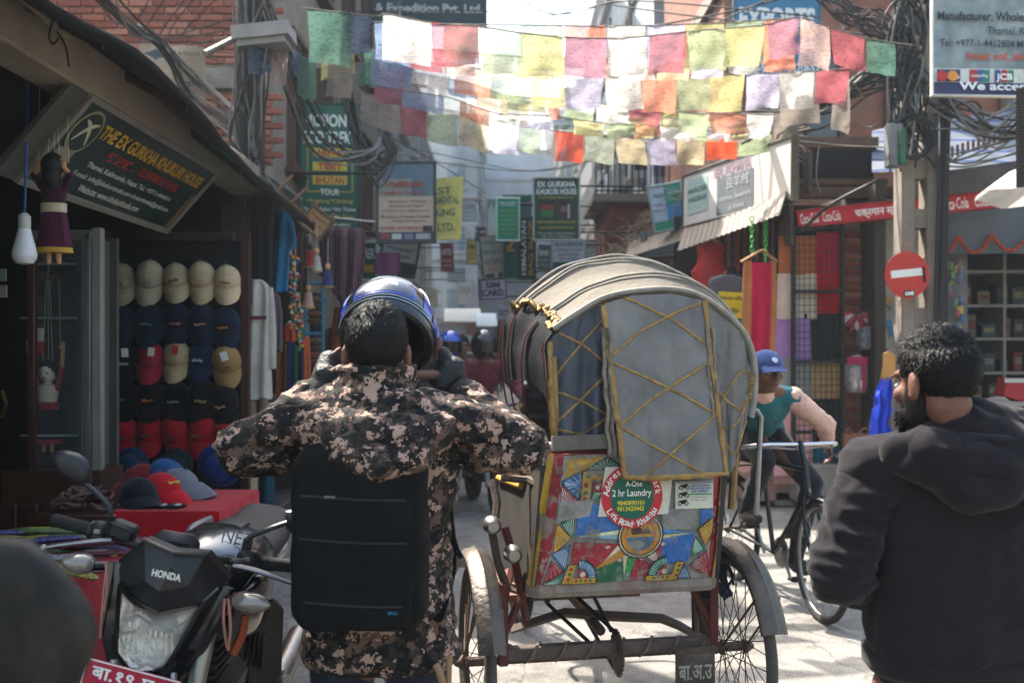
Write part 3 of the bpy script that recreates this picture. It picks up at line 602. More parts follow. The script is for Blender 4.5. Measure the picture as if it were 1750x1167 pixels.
psign('hanging_sign', 'white and blue SAN ADVENTURE board right below the khukuri board', 972, 438, 14.6, 56, 54, 'c3c6ca', [('SAN ADVENTURE', .5, .12, .86, .12, '3a4a8a', .03), ('TREKKING * TOURS', .5, .3, .8, .08, '4a4f5c'), ('RAFTING', .5, .45, .6, .08, '4a4f5c'), ('AIR TICKET', .5, .58, .6, .08, '4a4f5c')],
    [(0, .68, 1, .8, '2c6a4c'), (0, .8, 1, 1, '2f4f9a')], fr='9aa0a8', yaw=-3, arm=(2.2,))
psign('hanging_sign', 'white and teal tilted board with blue picture against the balcony house', 1141, 354, 12.0, 52, 76, 'c3ccd2', [('Notice', .3, .2, .36, .1, '5c6a72'), ('OPEN NOW', .74, .2, .4, .07, '9ad0c4'), ('Trekking', .25, .42, .4, .05, '6a737a'), ('Rafting', .25, .55, .4, .05, '6a737a')],
    [(.46, 0, 1, .44, '1f8a78'), (.46, .44, 1, .8, '2f86b4'), (0, .8, 1, 1, '1f9a72')], fr='9fb0aa', roll=9, yaw=-12, arm=(2.4,))
psign('hanging_sign', 'grey-white Encounter trekking board under the tin eave', 1144, 420, 12.6, 92, 48, 'a7a9a9', [('Encounter Nepal', .36, .14, .6, .17, '2c3038', .02), ('TREKKING CLIMBING RAFTING', .55, .42, .8, .10, '4a4c50'), ('JUNGLE SAFARI PADDY TICKET', .55, .58, .8, .10, '4a4c50'), ('www.encounternepal.com', .55, .74, .6, .09, '4a4c50')], [(0, .86, 1, 1, '8a4a44')], fr='7c7e7e', roll=5, arm=(2.6,))
# red drinks banner over the kiosk
mx = wallM(P(1544, 357, 9.3), 0, R(5.8)); W_, H_ = 364/F*9.3, 28/F*9.3
cb = board('drink_banner', 'long red Coca-Cola banner with white Devanagari shop name above the kiosk', mx, W_, H_, 'b51f2a',
    [('Coca-Cola', .055, .5, .085, .62, 'e9e2de'), ('Coca-Cola', .16, .5, .085, .62, 'e9e2de'), ('चक्रमान स्टोर', .385, .5, .23, .74, 'f0ece8', .02), ('Coca-Cola', .74, .5, .13, .7, 'e9e2de'), ('Coca-Cola', .90, .5, .13, .7, 'e9e2de')], fr='8a1c22', fw=.012, t=.04)
psign('hanging_sign', 'large mountain photo board with card logos reading We accept, top corner', 1680, 60, 7.2, 176, 208, mat('mountain_print', '7f8b8c', .5, var=.5, scale=5, dirt=.5, dcol='b9b6aa'),
    [('Manufacturer, Wholesaler', .56, .36, 1.04, .085, '25262a', .025), ('Thamel, Kathmandu', .90, .475, .74, .075, '33363a'), ('Tel: +977-1-4412804 Mob', .52, .575, .92, .06, '2a2f4a'), ('Email: anil_kh@', .66, .685, .66, .075, 'b9481f', .02), ('We accept', .62, .935, .74, .09, 'e2e2e2', .03),
     ('MasterCard', .155, .855, .19, .03, 'f0ece4', .02), ('UnionPay', .455, .845, .17, .035, 'f0ece4', .01), ('JCB', .70, .855, .16, .07, 'f0ece4', .03), ('V', .97, .855, .06, .1, '2a3a7a', .03)],
    [(0, .78, 1, .895, 'c9c9c0'), (0, .895, 1, 1, '2c3358'), (.04, .79, .27, .89, '2c3a63'), (.36, .79, .44, .89, 'a32c34'), (.44, .79, .5, .89, '2f5a8a'), (.5, .79, .56, .89, '2a7a6a'), (.61, .79, .665, .89, '2f4f8a'), (.675, .79, .73, .89, 'a32c34'), (.74, .79, .795, .89, '2f7a4a'), (.9, .79, 1, .815, 'b05a2a')],
    fr='c9c6bc', fw=.012, yaw=3)
nm = wallM(P(1680, 60, 7.17), R(3))
ob = bpy.data.objects[[o.name for o in bpy.data.objects if o.get('label', '').startswith('large mountain photo')][0]]
for dx, c in ((-.07, 'b3262a'), (.04, 'd98a2a')):
    q = MB(); q.prism(ring(0, 0, .038, 20), .001, nm @ M.Translation((-.345*.745+dx*.7, -.302, .009+(.002 if dx > 0 else 0)))); q.build('card_disc', paint(c), ob, 0)
psign('hanging_sign', 'blue EXPORTS board with telephone number behind the prayer flags', 1328, 52, 11.4, 146, 160, '2d6f92', [('EXPORTS', .5, .38, .9, .24, 'd6d9d6', .04), ('TEL-977-1-4420657', .55, .905, .92, .11, 'd6d9d6', .02)], [(.02, .5, .98, .54, '8a7a50'), (.3, .6, .6, .78, '9a8a5a')], fr='3a5a6c', yaw=3, arm=(2.7,))
pb = thing('paper_banner', 'stained beige hanging banner with telephone number 4-700750 above the awning', 'banner', P(300, 175, 8.6))
q = MB(); q.grid(lambda u, v: P(238+u*112, 74+v*100-u*(-8), 8.6)+V((0, .03*math.sin(u*6+v*3), 0)), 12, 10); q.build('sheet', mat('stained_cloth', 'a2917c', .9, var=.2, scale=4, dirt=.4, dcol='6f5c48'), pb)
txt('☎ 4-700750', wallM(P(315, 92, 8.5), 0, R(-4)), 50/F*8.6, 9/F*8.6, paint('2c2a2c'), pb); txt('भवन', wallM(P(322, 145, 8.5)), 20/F*8.6, 10/F*8.6, paint('2c2a2c'), pb)
q = MB(); q.poly([P(246, 92, 8.5), P(268, 84, 8.5), P(284, 98, 8.5), P(270, 100, 8.5), P(266, 104, 8.5), P(262, 99, 8.5)]); q.build('roof_mark', paint('39424e'), pb, 0)
psign('hanging_sign', 'small tilted brown painted board above the puppets', 541, 380, 9.0, 40, 36, 'a3835a', [('Puppets', .5, .3, .8, .2, '8a3a2c', .02), ('& Masks', .5, .6, .7, .2, '8a3a2c', .02)], roll=-38, fr='6a5136', arm=(-2.3,))
# far signs and awnings at the end of the lane
for (px, py, d, w_, h_, c, lb) in ((730, 510, 34, 34, 30, 'c9c08a', 'far pale yellow shop board left of the lane end'), (795, 500, 38, 26, 40, 'c9cbc8', 'far white upright shop board over the lane'), (785, 563, 40, 20, 12, 'a9b9c9', 'far small blue notice above the crowd'), (720, 548, 30, 30, 18, 'b9b0a8', 'far grey shop board beside the blue motorcycle helmet')):
    psign('shop_board', lb, px, py, d, w_, h_, c, [('SHOP', .5, .4, .7, .3, '8a8078')], fr='9a9a96', arm=(-2.4,) if px < 760 else None)
for i, (px, py, d, w_, c, lb) in enumerate(((790, 528, 40, 62, 'b7b9b4', 'wide pale far awning over the crowd'), (832, 536, 39, 36, 'a8b4bc', 'small bluish far awning next to the wide pale one'), (712, 555, 33, 56, 'a48a7c', 'brownish far awning left of the crowd'))):
    o = thing('shop_awning', lb, 'awning', P(px, py+20, d)); q = MB()
    q.grid(lambda u, v: P(px-w_/2+u*w_, py+v*22, d-v*1.1)+V((0, 0, .1*math.sin(v*3.1))), 10, 5, thick=.02); q.build('canopy', cloth(c), o)
    q = MB(); q.box(P(px, py+34, d+.4), (w_/F*d*.96, .1, .5)); q.build('valance', paint('9a6a5c' if i != 1 else '6a7a88'), o, 0)
for i, (px, c, lb) in enumerate(((712, '8a4a38', 'reddish far doorway behind the waiting riders'), (752, '4a6a8a', 'blue far shop front under the awning'), (860, 'b5683a', 'orange far shop front under the tattoo board'), (838, '4a5f80', 'slate blue far stall beside the orange shop front'))):
    o = thing('shuttered_stall', lb, 'stall', P(px, 640, 41)); q = MB(); q.box(P(px, 585, 41), (.8, .4, 1.9)); q.build('shutter', paint(c), o, 0); q = MB(); q.box(P(px, 548, 40.7), (.9, .2, .2)); q.build('lintel', CONC, o, 0)
for i, (px, py, d, w_, h_, bg_, fg, s, lb) in enumerate((
    (764, 440, 22, 20, 46, '8a3a34', 'd8d2c8', 'HOTEL', 'narrow red hotel board beyond the yellow banner'), (780, 470, 26, 26, 20, 'c9c9c4', '3a5a8a', 'MONEY EXCHANGE', 'small white money exchange board in the hazy lane'),
    (752, 385, 24, 18, 30, '2f5f8a', 'd8dcd8', 'TOURS', 'small blue tours board right of the yellow banner'), (806, 430, 30, 16, 40, 'b9a44a', '4a3a2a', 'PASHMINA', 'slim yellow pashmina board in the middle of the lane'),
    (802, 360, 34, 22, 34, 'aeb6ba', '5a4a5a', 'CAFE', 'pale grey cafe board high in the hazy lane'), (930, 440, 19, 18, 40, '2c6a5a', 'd8dcd0', 'BAR', 'green bar board right of the vertical Himalayan sign'),
    (925, 486, 18, 26, 16, '9a3a30', 'd8d0c4', 'MOMO', 'low red momo board behind the rickshaw hood top'), (1010, 428, 15.6, 18, 30, 'b0aaa0', '4a4a4a', 'SHOES', 'small beige shoes board right of the adventure board'),
    (820, 400, 27, 14, 24, '3a4a6a', 'cfd2d6', 'BOOKS', 'tiny navy books board left of the mobile board'), (1036, 410, 16.2, 16, 40, '7a8a90', '2c3038', 'THANGKA', 'slim grey thangka board against the balcony house'))):
    psign('shop_board', lb, px, py, d, w_, h_, bg_, [(s, .5, .3, .84, .22, fg, .02), ('* * * *', .5, .62, .7, .08, fg), ('* * *', .5, .8, .6, .08, fg)], fr='6a6a66', roll=rnd.uniform(-4, 4), arm=(-2.4,) if px < 815 else (2.4,))
for i, (x, y, z, lb) in enumerate(((2.3, 18.6, 4.9, 'white air conditioner unit on the grey house beside the balcony'), (2.3, 21.5, 5.2, 'second white air conditioner unit further up the grey house'), (-2.2, 19.4, 5.0, 'air conditioner unit on the block above the trekking signs'))):
    o = thing('air_conditioner', lb, 'air conditioner', (x, y, z-.3)); q = MB(); q.box((x, y, z), (.3, .8, .55), bev=.02); q.build('casing', paint('b4b4ae'), o); q = MB(); q.lathe([(.2, 0), (.21, .02), (.05, .03)], 20, M.Translation((x-.15 if x > 0 else x+.15, y, z)) @ M.Rotation(R(-90 if x > 0 else 90), 4, 'Y')); q.build('fan_grille', paint('4a4a4a'), o)
for i, (x, y, h_) in enumerate(((2.36, 19.9, 9.5), (2.36, 24.0, 9.5), (-2.26, 18.6, 9.0), (-2.8, 28.4, 11))):
    o = thing('drain_pipe', ('grey drain pipe on the house behind the balcony', 'second drain pipe up the grey house', 'drain pipe beside the expedition board', 'far drain pipe on the pink house')[i], 'pipe', (x, y, 0)); q = MB(); q.tube([(x, y, .1), (x, y, h_)], .05, 8); q.build('pipe', paint('6f7478'), o); q = MB(); q.box((x, y, h_*.5), (.14, .1, .06)); q.build('clamp', IRON, o, 0)
# ================================================================ PRAYER FLAGS
def flagmat(h):
    k = 'flag_'+h
    if k in MATS: return MATS[k]
    m = mat(k, h, .95, var=.14, scale=9, spec=.05, trans=.6)
    n = m.node_tree; N = n.nodes; L = n.links
    tc = N.new('ShaderNodeTexCoord'); mp = N.new('ShaderNodeMapping'); mp.inputs['Scale'].default_value = (30, 30, 120); L.new(tc.outputs['Object'], mp.inputs['Vector'])
    no = N.new('ShaderNodeTexNoise'); no.inputs['Scale'].default_value = 1.; no.inputs['Detail'].default_value = 3; L.new(mp.outputs[0], no.inputs['Vector'])
    r = N.new('ShaderNodeMapRange'); r.inputs[1].default_value = .52; r.inputs[2].default_value = .62; r.inputs[3].default_value = .74; r.inputs[4].default_value = .46; L.new(no.outputs[0], r.inputs[0])
    pr_ = [x for x in N if x.type == 'MIX'][0]; mm = N.new('ShaderNodeMix'); mm.data_type = 'RGBA'; mm.blend_type = 'MULTIPLY'; mm.inputs[0].default_value = 1
    L.new(pr_.outputs[2], mm.inputs[6]); L.new(r.outputs[0], mm.inputs[7])
    for t in N:
        if t.type == 'BSDF_PRINCIPLED': L.new(mm.outputs[2], t.inputs['Base Color'])
        if t.type == 'BSDF_TRANSLUCENT': L.new(mm.outputs[2], t.inputs[0])
    ou = N['Material Output']; s0 = ou.inputs[0].links[0].from_socket; tp_ = N.new('ShaderNodeBsdfTransparent'); mt_ = N.new('ShaderNodeMixShader'); mt_.inputs[0].default_value = .22
    L.new(s0, mt_.inputs[1]); L.new(tp_.outputs[0], mt_.inputs[2]); L.new(mt_.outputs[0], ou.inputs[0])
    return m
FC = dict(w='ebe6de', r='b4646c', g='acbc96', y='d4cc90', b='94a8c8', p='ae8098', o='e89c7e', l='cdc8e0', e='d8c9a6', d='5f8576', n='a39a90', k='5f6e84', m='b5bcaa', R='e2532e', u='d2b4ac')
def flag_string(label, line, d0, d1, flags, hpx):
    """line: control pixels of the cord; flags: (x0, x1, colour[, height px]) along it"""
    xs = [p[0] for p in line]; X0, X1 = xs[0], xs[-1]
    def yat(x):
        for (a, b), (c, e) in zip(line, line[1:]):
            if a <= x <= c:
                t = (x-a)/(c-a); return b+(e-b)*t
        return line[0][1] if x < X0 else line[-1][1]
    def dat(x): return d0+(d1-d0)*(x-X0)/(X1-X0)
    o = thing('prayer_flag_string', label, 'prayer flags', P((X0+X1)/2, yat((X0+X1)/2), (d0+d1)/2))
    cp = [P(x, y, dat(x)) for x, y in line]
    q = MB(); q.tube(catmull(cp, 5), .005, 5); q.build('cord', cloth('6b645c'), o)
    for k, fl in enumerate(flags):
        x0, x1, c = fl[:3]; hh = fl[3] if len(fl) > 3 else hpx
        ph = rnd.uniform(0, 6); am = rnd.uniform(.008, .03); sk = rnd.uniform(-4, 4); yv = rnd.uniform(-.06, .06); cr = rnd.uniform(-3, 3); tw = rnd.uniform(-.06, .06)
        def f(u, v):
            x = x0+(x1-x0-1)*u; y = yat(x)
            p = P(x+sk*v+2*math.sin(v*4+ph)*v, y+hh*v+cr*v*(u-.5), dat(x))
            p.y += am*math.sin(u*5+ph+v*2.5)*(.25+v)+yv*v+tw*(u-.5)*v+.02*noise.noise(V((u*4+k*7, v*4, d0)))
            return p
        q = MB(); q.grid(f, 9, 9); q.build('flag', flagmat(FC[c]), o, 180)
flag_string('topmost prayer flag string with the largest flags, nearest the camera', [(515, 14), (640, 28), (660, 24), (740, 40), (820, 46), (900, 58), (966, 64), (1040, 66), (1110, 62), (1180, 54), (1300, 44), (1365, 30), (1420, 48), (1480, 66), (1560, 78)], 6.4, 7.2,
    [(526, 600, 'd', 88), (592, 636, 'k', 62), (655, 739, 'w', 76), (738, 819, 'r', 72), (819, 893, 'g', 74), (893, 965, 'y', 70), (966, 1038, 'p', 64), (1040, 1108, 'w', 66), (1110, 1174, 'r', 66), (1175, 1240, 'g', 68), (1240, 1308, 'y', 66), (1312, 1366, 'p', 62), (1368, 1418, 'u', 76), (1420, 1478, 'r', 60), (1480, 1530, 'd', 58)], 70)
flag_string('prayer flag string just behind the topmost one, edges peeking out above it', [(636, 38), (760, 42), (890, 43), (1040, 45), (1180, 42), (1290, 36), (1366, 30)], 7.2, 7.5,
    [(640, 700, 'b', 60), (760, 820, 'e', 60), (890, 962, 'g'), (964, 1036, 'o'), (1038, 1104, 'w'), (1106, 1172, 'l'), (1172, 1238, 'y'), (1240, 1304, 'g'), (1306, 1362, 'o')], 76)
flag_string('second prayer flag string, pastel flags below the topmost row', [(600, 70), (640, 88), (710, 104), (780, 112), (840, 120), (906, 126), (970, 128), (1036, 130), (1096, 130), (1156, 130), (1214, 128), (1276, 127), (1330, 126), (1392, 122), (1460, 116)], 7.6, 8.0,
    [(620, 646, 'd', 60), (636, 708, 'b', 56), (708, 774, 'w', 44), (776, 838, 'o', 48), (840, 903, 'g', 52), (905, 966, 'y', 56), (970, 1032, 'l', 58), (1034, 1096, 'w', 58), (1097, 1156, 'o', 60), (1157, 1214, 'g', 60), (1214, 1274, 'y', 62), (1275, 1331, 'l', 58), (1331, 1392, 'w', 64), (1395, 1452, 'r', 56)], 50)
flag_string('thin pastel prayer flag string squeezed between the first and second rows', [(640, 60), (720, 82), (800, 90), (900, 98), (1000, 100), (1100, 100), (1200, 98), (1300, 92), (1400, 84)], 7.3, 7.6,
    [(650, 700, 'b', 40), (702, 760, 'r', 36), (762, 815, 'u', 40), (822, 880, 'w', 34), (884, 940, 'e', 34), (944, 1000, 'w', 34), (1004, 1060, 'u', 36), (1064, 1120, 'w', 36), (1124, 1180, 'e', 36), (1184, 1240, 'l', 34), (1244, 1300, 'w', 36), (1304, 1360, 'o', 34)], 36)
flag_string('washed-out prayer flag string behind the third row', [(630, 128), (720, 146), (820, 160), (920, 178), (1020, 190), (1120, 200), (1220, 206), (1320, 204)], 8.9, 9.1,
    [(640, 690, 'b', 40), (694, 744, 'u', 40), (748, 798, 'w', 40), (802, 852, 'w', 44), (856, 906, 'y', 40), (910, 960, 'w', 44), (964, 1014, 'g', 40), (1018, 1068, 'w', 40), (1072, 1122, 'y', 38), (1126, 1176, 'w', 40), (1180, 1230, 'g', 34), (1234, 1284, 'w', 38)], 40)
flag_string('third prayer flag string of small faded flags halfway down', [(606, 108), (660, 114), (720, 126), (800, 142), (870, 164), (935, 168), (1010, 176), (1080, 186), (1150, 192), (1220, 194), (1300, 196), (1380, 190)], 8.3, 8.6,
    [(612, 640, 'd', 40), (640, 696, 'r', 30), (696, 730, 'n', 26), (730, 762, 'w', 28), (762, 812, 'b', 30), (812, 868, 'e', 34), (868, 934, 'y', 28), (936, 956, 'o', 36), (956, 1018, 'l', 16), (1018, 1074, 'w', 24), (1075, 1130, 'r', 24), (1130, 1160, 'y', 30), (1160, 1212, 'g', 36), (1213, 1276, 'o', 36), (1277, 1322, 'w', 40), (1322, 1370, 'n', 44)], 30)
flag_string('fourth prayer flag string, sparse flags behind the lowest row', [(612, 140), (640, 146), (700, 156), (770, 168), (850, 194), (940, 198), (1040, 212), (1130, 214), (1230, 218), (1330, 212)], 8.7, 9.0,
    [(640, 690, 'r', 28), (690, 760, 'b', 30), (786, 838, 'o', 26), (850, 886, 'w', 16), (888, 942, 'l', 22), (944, 980, 'k', 22), (982, 1032, 'y', 24), (1034, 1086, 'g', 22), (1086, 1128, 'o', 22), (1130, 1190, 'w', 24), (1192, 1240, 'l', 20), (1250, 1300, 'y', 24)], 24)
flag_string('lowest prayer flag string with orange-red flags, above the khukuri board', [(600, 148), (640, 166), (690, 178), (735, 184), (785, 192), (838, 206), (890, 214), (950, 224), (1000, 228), (1052, 234), (1104, 236), (1155, 236), (1206, 234), (1262, 232), (1325, 222)], 9.1, 9.4,
    [(616, 682, 'n', 50), (683, 729, 'r', 52), (730, 783, 'g', 58), (784, 836, 'e', 56), (838, 884, 'l', 52), (886, 928, 'g', 46), (930, 948, 'n', 48), (950, 998, 'R', 52), (999, 1050, 'm', 48), (1051, 1103, 'e', 46), (1104, 1155, 'l', 48), (1156, 1205, 'e', 48), (1207, 1260, 'R', 38), (1262, 1322, 'g', 36)], 50)
flag_string('limp dark prayer flags tangled round the wooden pole', [(424, 70), (450, 64), (490, 70), (520, 100), (560, 96), (604, 92), (620, 110)], 7.4, 8.0,
    [(426, 466, 'k', 62), (462, 494, 'u', 76), (496, 528, 'k', 44), (548, 578, 'y', 40), (576, 606, 'y', 36), (508, 540, 'd', 70), (560, 604, 'n', 76)], 60)
flag_string('faded dark flags drooping off the concrete pole cables', [(1395, 124), (1430, 128), (1452, 134), (1490, 190)], 8.2, 8.4, [(1398, 1446, 'r', 50), (1420, 1452, 'n', 96), (1330, 1396, 'n', 90)], 60)
# ================================================================ POLES AND CABLES
wp = thing('utility_pole', 'old dark wooden utility pole wrapped in cables beside the souvenir shop', 'pole', P(425, 900, 7.7))
wp.location.z = 0; ORG[wp.name] = V(wp.location)
bx = wp.location
q = MB(); q.tube([(bx.x+.0, 7.7, 0), (bx.x+.01, 7.7, 2), (bx.x+.02, 7.7, 6.5)], [.13, .12, .10], 14); q.build('shaft', mat('pole_wood', '3a322c', .9, var=.4, scale=9, bump=.6, bscale=30, dirt=.5), wp)
q = MB(); q.box(P(452, 62, 7.5), (.42, .32, .1), rot=M.Rotation(R(-6), 4, 'Y')); q.box(P(452, 75, 7.5), (.36, .26, .08), rot=M.Rotation(R(-6), 4, 'Y')); q.build('lamp_box', mat('lamp_grey', '8a8784', .6, .2, dirt=.3), wp, 0)
q = MB(); q.tube([P(350, 92, 7.3), P(410, 62, 7.6)], .025, 6); q.build('bracket', STEEL, wp)
cp = thing('utility_pole', 'slotted concrete utility pole carrying the no-entry sign and tangled cables', 'pole', (3.45, 8.55, 0))
PC = mat('pole_concrete', '857c70', .92, var=.25, scale=4, bump=.4, bscale=40, dirt=.5, dcol='5a5046')
x0 = P(1566, 600, 8.55).x
for s_, wv in ((-1, .115), (1, .10)):
    q = MB(); q.box((x0+s_*.105, 8.55, 3.4), (wv, .2, 6.8), bev=.012); q.build('leg', PC, cp)
z = .1
while z < 6.8:
    q = MB(); q.box((x0, 8.55, z), (.125, .15, .16)); q.build('rung', PC, cp, 0); z += .42
for i in range(5):
    q = MB(); q.tube(catmull([(x0+.17+.02*i, 8.42, 6.5), (x0+.16+.018*i, 8.40, 4.2), (x0+.15+.014*i, 8.42, 2.6), (x0+.16+.01*i, 8.43, .1)], 6), .014, 6); q.build('conduit', WIRE, cp)
q = MB(); q.box(P(1527, 250, 8.35), (.12, .12, .36), bev=.01); q.build('meter_box', mat('meter', '6f7272', .6, dirt=.4), cp)
q = MB(); q.box(P(1540, 252, 8.3), (.06, .08, .3), bev=.01); q.build('glass_insulator', mat('bottle_green', '1f5a44', .3), cp)
for i in range(5):
    q = MB(); q.tube([P(1558, 236, 8.36)+V((math.cos(a)*(.13+.012*i), .02*math.sin(3*a+i)-.012*i, math.sin(a)*(.16+.008*i))) for a in [k*2*math.pi/22 for k in range(22)]], .009, 5, loop=True); q.build('cable_coil', WIRE, cp)
# no-entry disc
ne = thing('no_entry_sign', 'round red no-entry sign with white bar wired to the concrete pole', 'road sign', P(1550, 510, 8.32))
mx = wallM(P(1550, 470, 8.32), R(6), R(6)); rr_ = 40/F*8.3
q = MB(); q.lathe([(rr_*.97, -.004), (rr_, -.002), (rr_, .003), (rr_*.96, .005)], 40, mx); q.build('disc', mat('sign_red', 'b42a24', .5, var=.15, scale=6, dirt=.3, dcol='7a2a22'), ne)
q = MB(); q.box((-.005, .016, .007), (.275, .062, .003), mx); q.build('bar', paint('dcdcd8'), ne, 0)
q = MB(); q.box((0, -.155, .0075), (.098, .052, .003), mx); q.build('sticker', paint('101010'), ne, 0)
txt('ONE', mx @ M.Translation((0, -.155, .0095)), .078, .032, paint('e4e4e0'), ne, bold=.05)
q = MB(); q.box((.145, -.01, .012), (.016, .13, .012), mx); q.build('strap', IRON, ne, 0)
def cables(name, label, runs, m=WIRE, r=.008):
    o = thing(name, label, 'cables', V(runs[0][0]))
    for rn in runs:
        rr2 = rn[2] if len(rn) > 2 and isinstance(rn[2], float) else r
        q = MB(); q.tube(rn[1] if rn[1] else rn[0], rr2, 5); q.build('cable', rn[3] if len(rn) > 3 else m, o)
    return o
def run(pts, r=.008, m=WIRE, j=0.):
    c = [P(*p)+V((rnd.gauss(0, j), rnd.gauss(0, j), rnd.gauss(0, j))) for p in pts]; return (c[0], catmull(c, 6), r, m)
cables('cable_tangle', 'black and grey cables tangled down the wooden pole', [run([(430+rnd.uniform(-30, 40), -20, 7.5), (420+rnd.uniform(-20, 30), 120, 7.5), (415+rnd.uniform(-18, 30), 240, 7.5), (440+rnd.uniform(-30, 40), 330+rnd.uniform(-40, 60), 7.5)], .007, rnd.choice((WIRE, WIRE, LWIRE)), .03) for i in range(22)]
       +[run([(455, -10+i*3, 7.4), (500, 100+i*6, 7.8), (545, 190+i*8, 8.6), (600+i*4, 250+rnd.uniform(0, 30), 9.6), (655, 290-i*8, 10.2)], .008, rnd.choice((WIRE, LWIRE)), .02) for i in range(12)])
cables('cable_tangle', 'pale grey cable loops hanging beside the handicraft board', [run([(575+rnd.uniform(0, 25), 110+rnd.uniform(0, 60), 9.6), (612, 225+rnd.uniform(-20, 40), 9.9), (640, 275+rnd.uniform(-20, 45), 10.1), (668, 255+rnd.uniform(-10, 20), 10.2), (650, 210+rnd.uniform(-8, 30), 10.2)], .006, rnd.choice((LWIRE, LWIRE, WIRE)), .03) for i in range(26)])
cables('cable_tangle', 'cable bundle running over the awning in front of the brick wall', [run([(150+i*3, -20, 7.0), (205+i*3, 30+i*2, 7.4), (260+i*2, 62+i*2, 8.0), (330, 120+i*5, 8.6), (410, 190+i*4, 7.8)], .009, rnd.choice((WIRE, LWIRE, WIRE)), .03) for i in range(12)]
       +[run([(260+i*30, -10, 9.4), (230+i*20, 70, 9.5), (400, 30+i*22, 8.0)], .006, WIRE, .02) for i in range(5)])
cables('overhead_cable_run', 'thin black cables sagging across the bright sky at the top', [run([(600, 20, 12), (830, 26-6, 12), (920, 30, 12), (1050, 5, 11), (1250, -20, 10)], .007), run([(880, -10, 11), (930, 22, 11), (990, 22, 11), (1080, 2, 10), (1400, 30, 9)], .008), run([(640, 240, 12), (780, 270, 14), (900, 292, 14), (1010, 276, 13), (1120, 262, 12)], .007, LWIRE),
       run([(640, 255, 12), (800, 285, 13), (950, 290, 13), (1100, 240, 12)], .007, LWIRE), run([(660, 230, 13), (740, 275, 14), (830, 330, 16)], .007), run([(1100, 48, 10), (1250, 20, 9.5), (1400, -20, 9)], .009), run([(1050, 10, 11), (1200, 30, 10), (1480, 60, 9)], .009), run([(1200, 52, 9), (1290, 10, 9), (1360, -20, 9)], .008), run([(690, -10, 11), (660, 60, 10)], .006), run([(640, 400, 11), (760, 410, 14), (900, 395, 16)], .007, LWIRE), run([(640, 380, 10.6), (560, 372, 9.6)], .012, STEEL)])
cables('cable_tangle', 'huge dark cable tangle around the concrete pole and over the right shops', [run([(1545+rnd.uniform(-30, 45), -25, 8.4), (1545+rnd.uniform(-40, 40), 60+rnd.uniform(-30, 40), 8.4), (1550+rnd.uniform(-40, 30), 160+rnd.uniform(-40, 40), 8.4), (1550+rnd.uniform(-40, 50), 260+rnd.uniform(-40, 40), 8.35)], .009, rnd.choice((WIRE, WIRE, WIRE, LWIRE)), .03) for i in range(30)]
       +[run([(1270+rnd.uniform(-20, 60), 215+rnd.uniform(-30, 30), 8.9), (1400, 185+rnd.uniform(-25, 20), 8.6), (1480, 145+rnd.uniform(-25, 25), 8.5), (1550, 100+rnd.uniform(-30, 50), 8.4)], .01, rnd.choice((WIRE, WIRE, LWIRE)), .03) for i in range(26)]
       +[run([(1420+rnd.uniform(-60, 40), -20, 8.9), (1450+rnd.uniform(-20, 40), 20+rnd.uniform(-10, 30), 8.7), (1500, 40+rnd.uniform(-30, 40), 8.5), (1555, 60+rnd.uniform(-20, 50), 8.4)], .009, WIRE, .04) for i in range(18)])
cables('cable_tangle', 'cables fanning from the concrete pole to the edge under the card board', [run([(1590, 150+rnd.uniform(-30, 60), 8.3), (1650, 200+rnd.uniform(-30, 40), 8.2), (1705, 215+rnd.uniform(-25, 30), 8.1), (1770, 190+rnd.uniform(-60, 60), 8.0)], .009, rnd.choice((WIRE, WIRE, LWIRE)), .03) for i in range(18)]
       +[run([(1600, 290+rnd.uniform(-30, 20), 8.4), (1660, 280+rnd.uniform(-20, 10), 8.3), (1770, 235+rnd.uniform(-30, 30), 8.0)], .008, LWIRE, .02) for i in range(7)]
       +[run([(1603+i*4, -20, 8.3), (1607+i*4, 200, 8.3), (1600+i*3, 420, 8.35), (1588+i*4, 900, 8.45)], .011, WIRE, .01) for i in range(4)])
cables('cable_tangle', 'loose wires looping below the shawl shop window opening', [run([(1370, 395, 9.0), (1420, 350, 8.9), (1500, 308, 8.7)], .016, WIRE), run([(1350, 240, 9.1), (1450, 250, 8.9), (1545, 252, 8.5)], .007, LWIRE), run([(1400, 250, 9.1), (1395, 300, 9.1), (1402, 330, 9.1)], .006, LWIRE), run([(1465, 176, 8.6), (1468, 210, 8.6), (1485, 218, 8.6), (1500, 212, 8.5)], .007, LWIRE)])
# white-blue tarp and slatted box over the kiosk, umbrella at the edge, patterned post
kt = thing('kiosk_tarp', 'white and blue tarp roof behind the cables above the kiosk', 'tarp', P(1680, 300, 9.9))
q = MB(); q.grid(lambda u, v: P(1490+u*270, 225-u*40+v*(70+40*u), 10.2-v*.9)+V((0, 0, .03*noise.noise(V((u*6, v*5, 3))))), 20, 8, thick=.004); q.build('sheet', mat('tarp_white', 'b9bec6', .7, wave=('Z', 1.2, ('80848a', '3a4e7c', '757c86'), 2.), var=.2, scale=4, trans=.2), kt)
for i in range(16): q = MB(); q.box(P(1618+i*9, 262-i*2.5, 9.0), (.02, .02, .1)); q.build('slat', DWOOD, kt, 0)
q = MB(); q.box(P(1680, 305, 9.1), (1.0, .1, .22), rot=M.Rotation(R(-8), 4, 'Y')); q.build('gutter_box', DARKC, kt, 0)
um = thing('parasol', 'edge of a pale parasol at the right border near the kiosk', 'parasol', (P(1770, 600, 7.4).x+.40, 7.4, 0))
c0 = V((P(1770, 600, 7.4).x+.40, 7.4, 3.0)); q = MB()
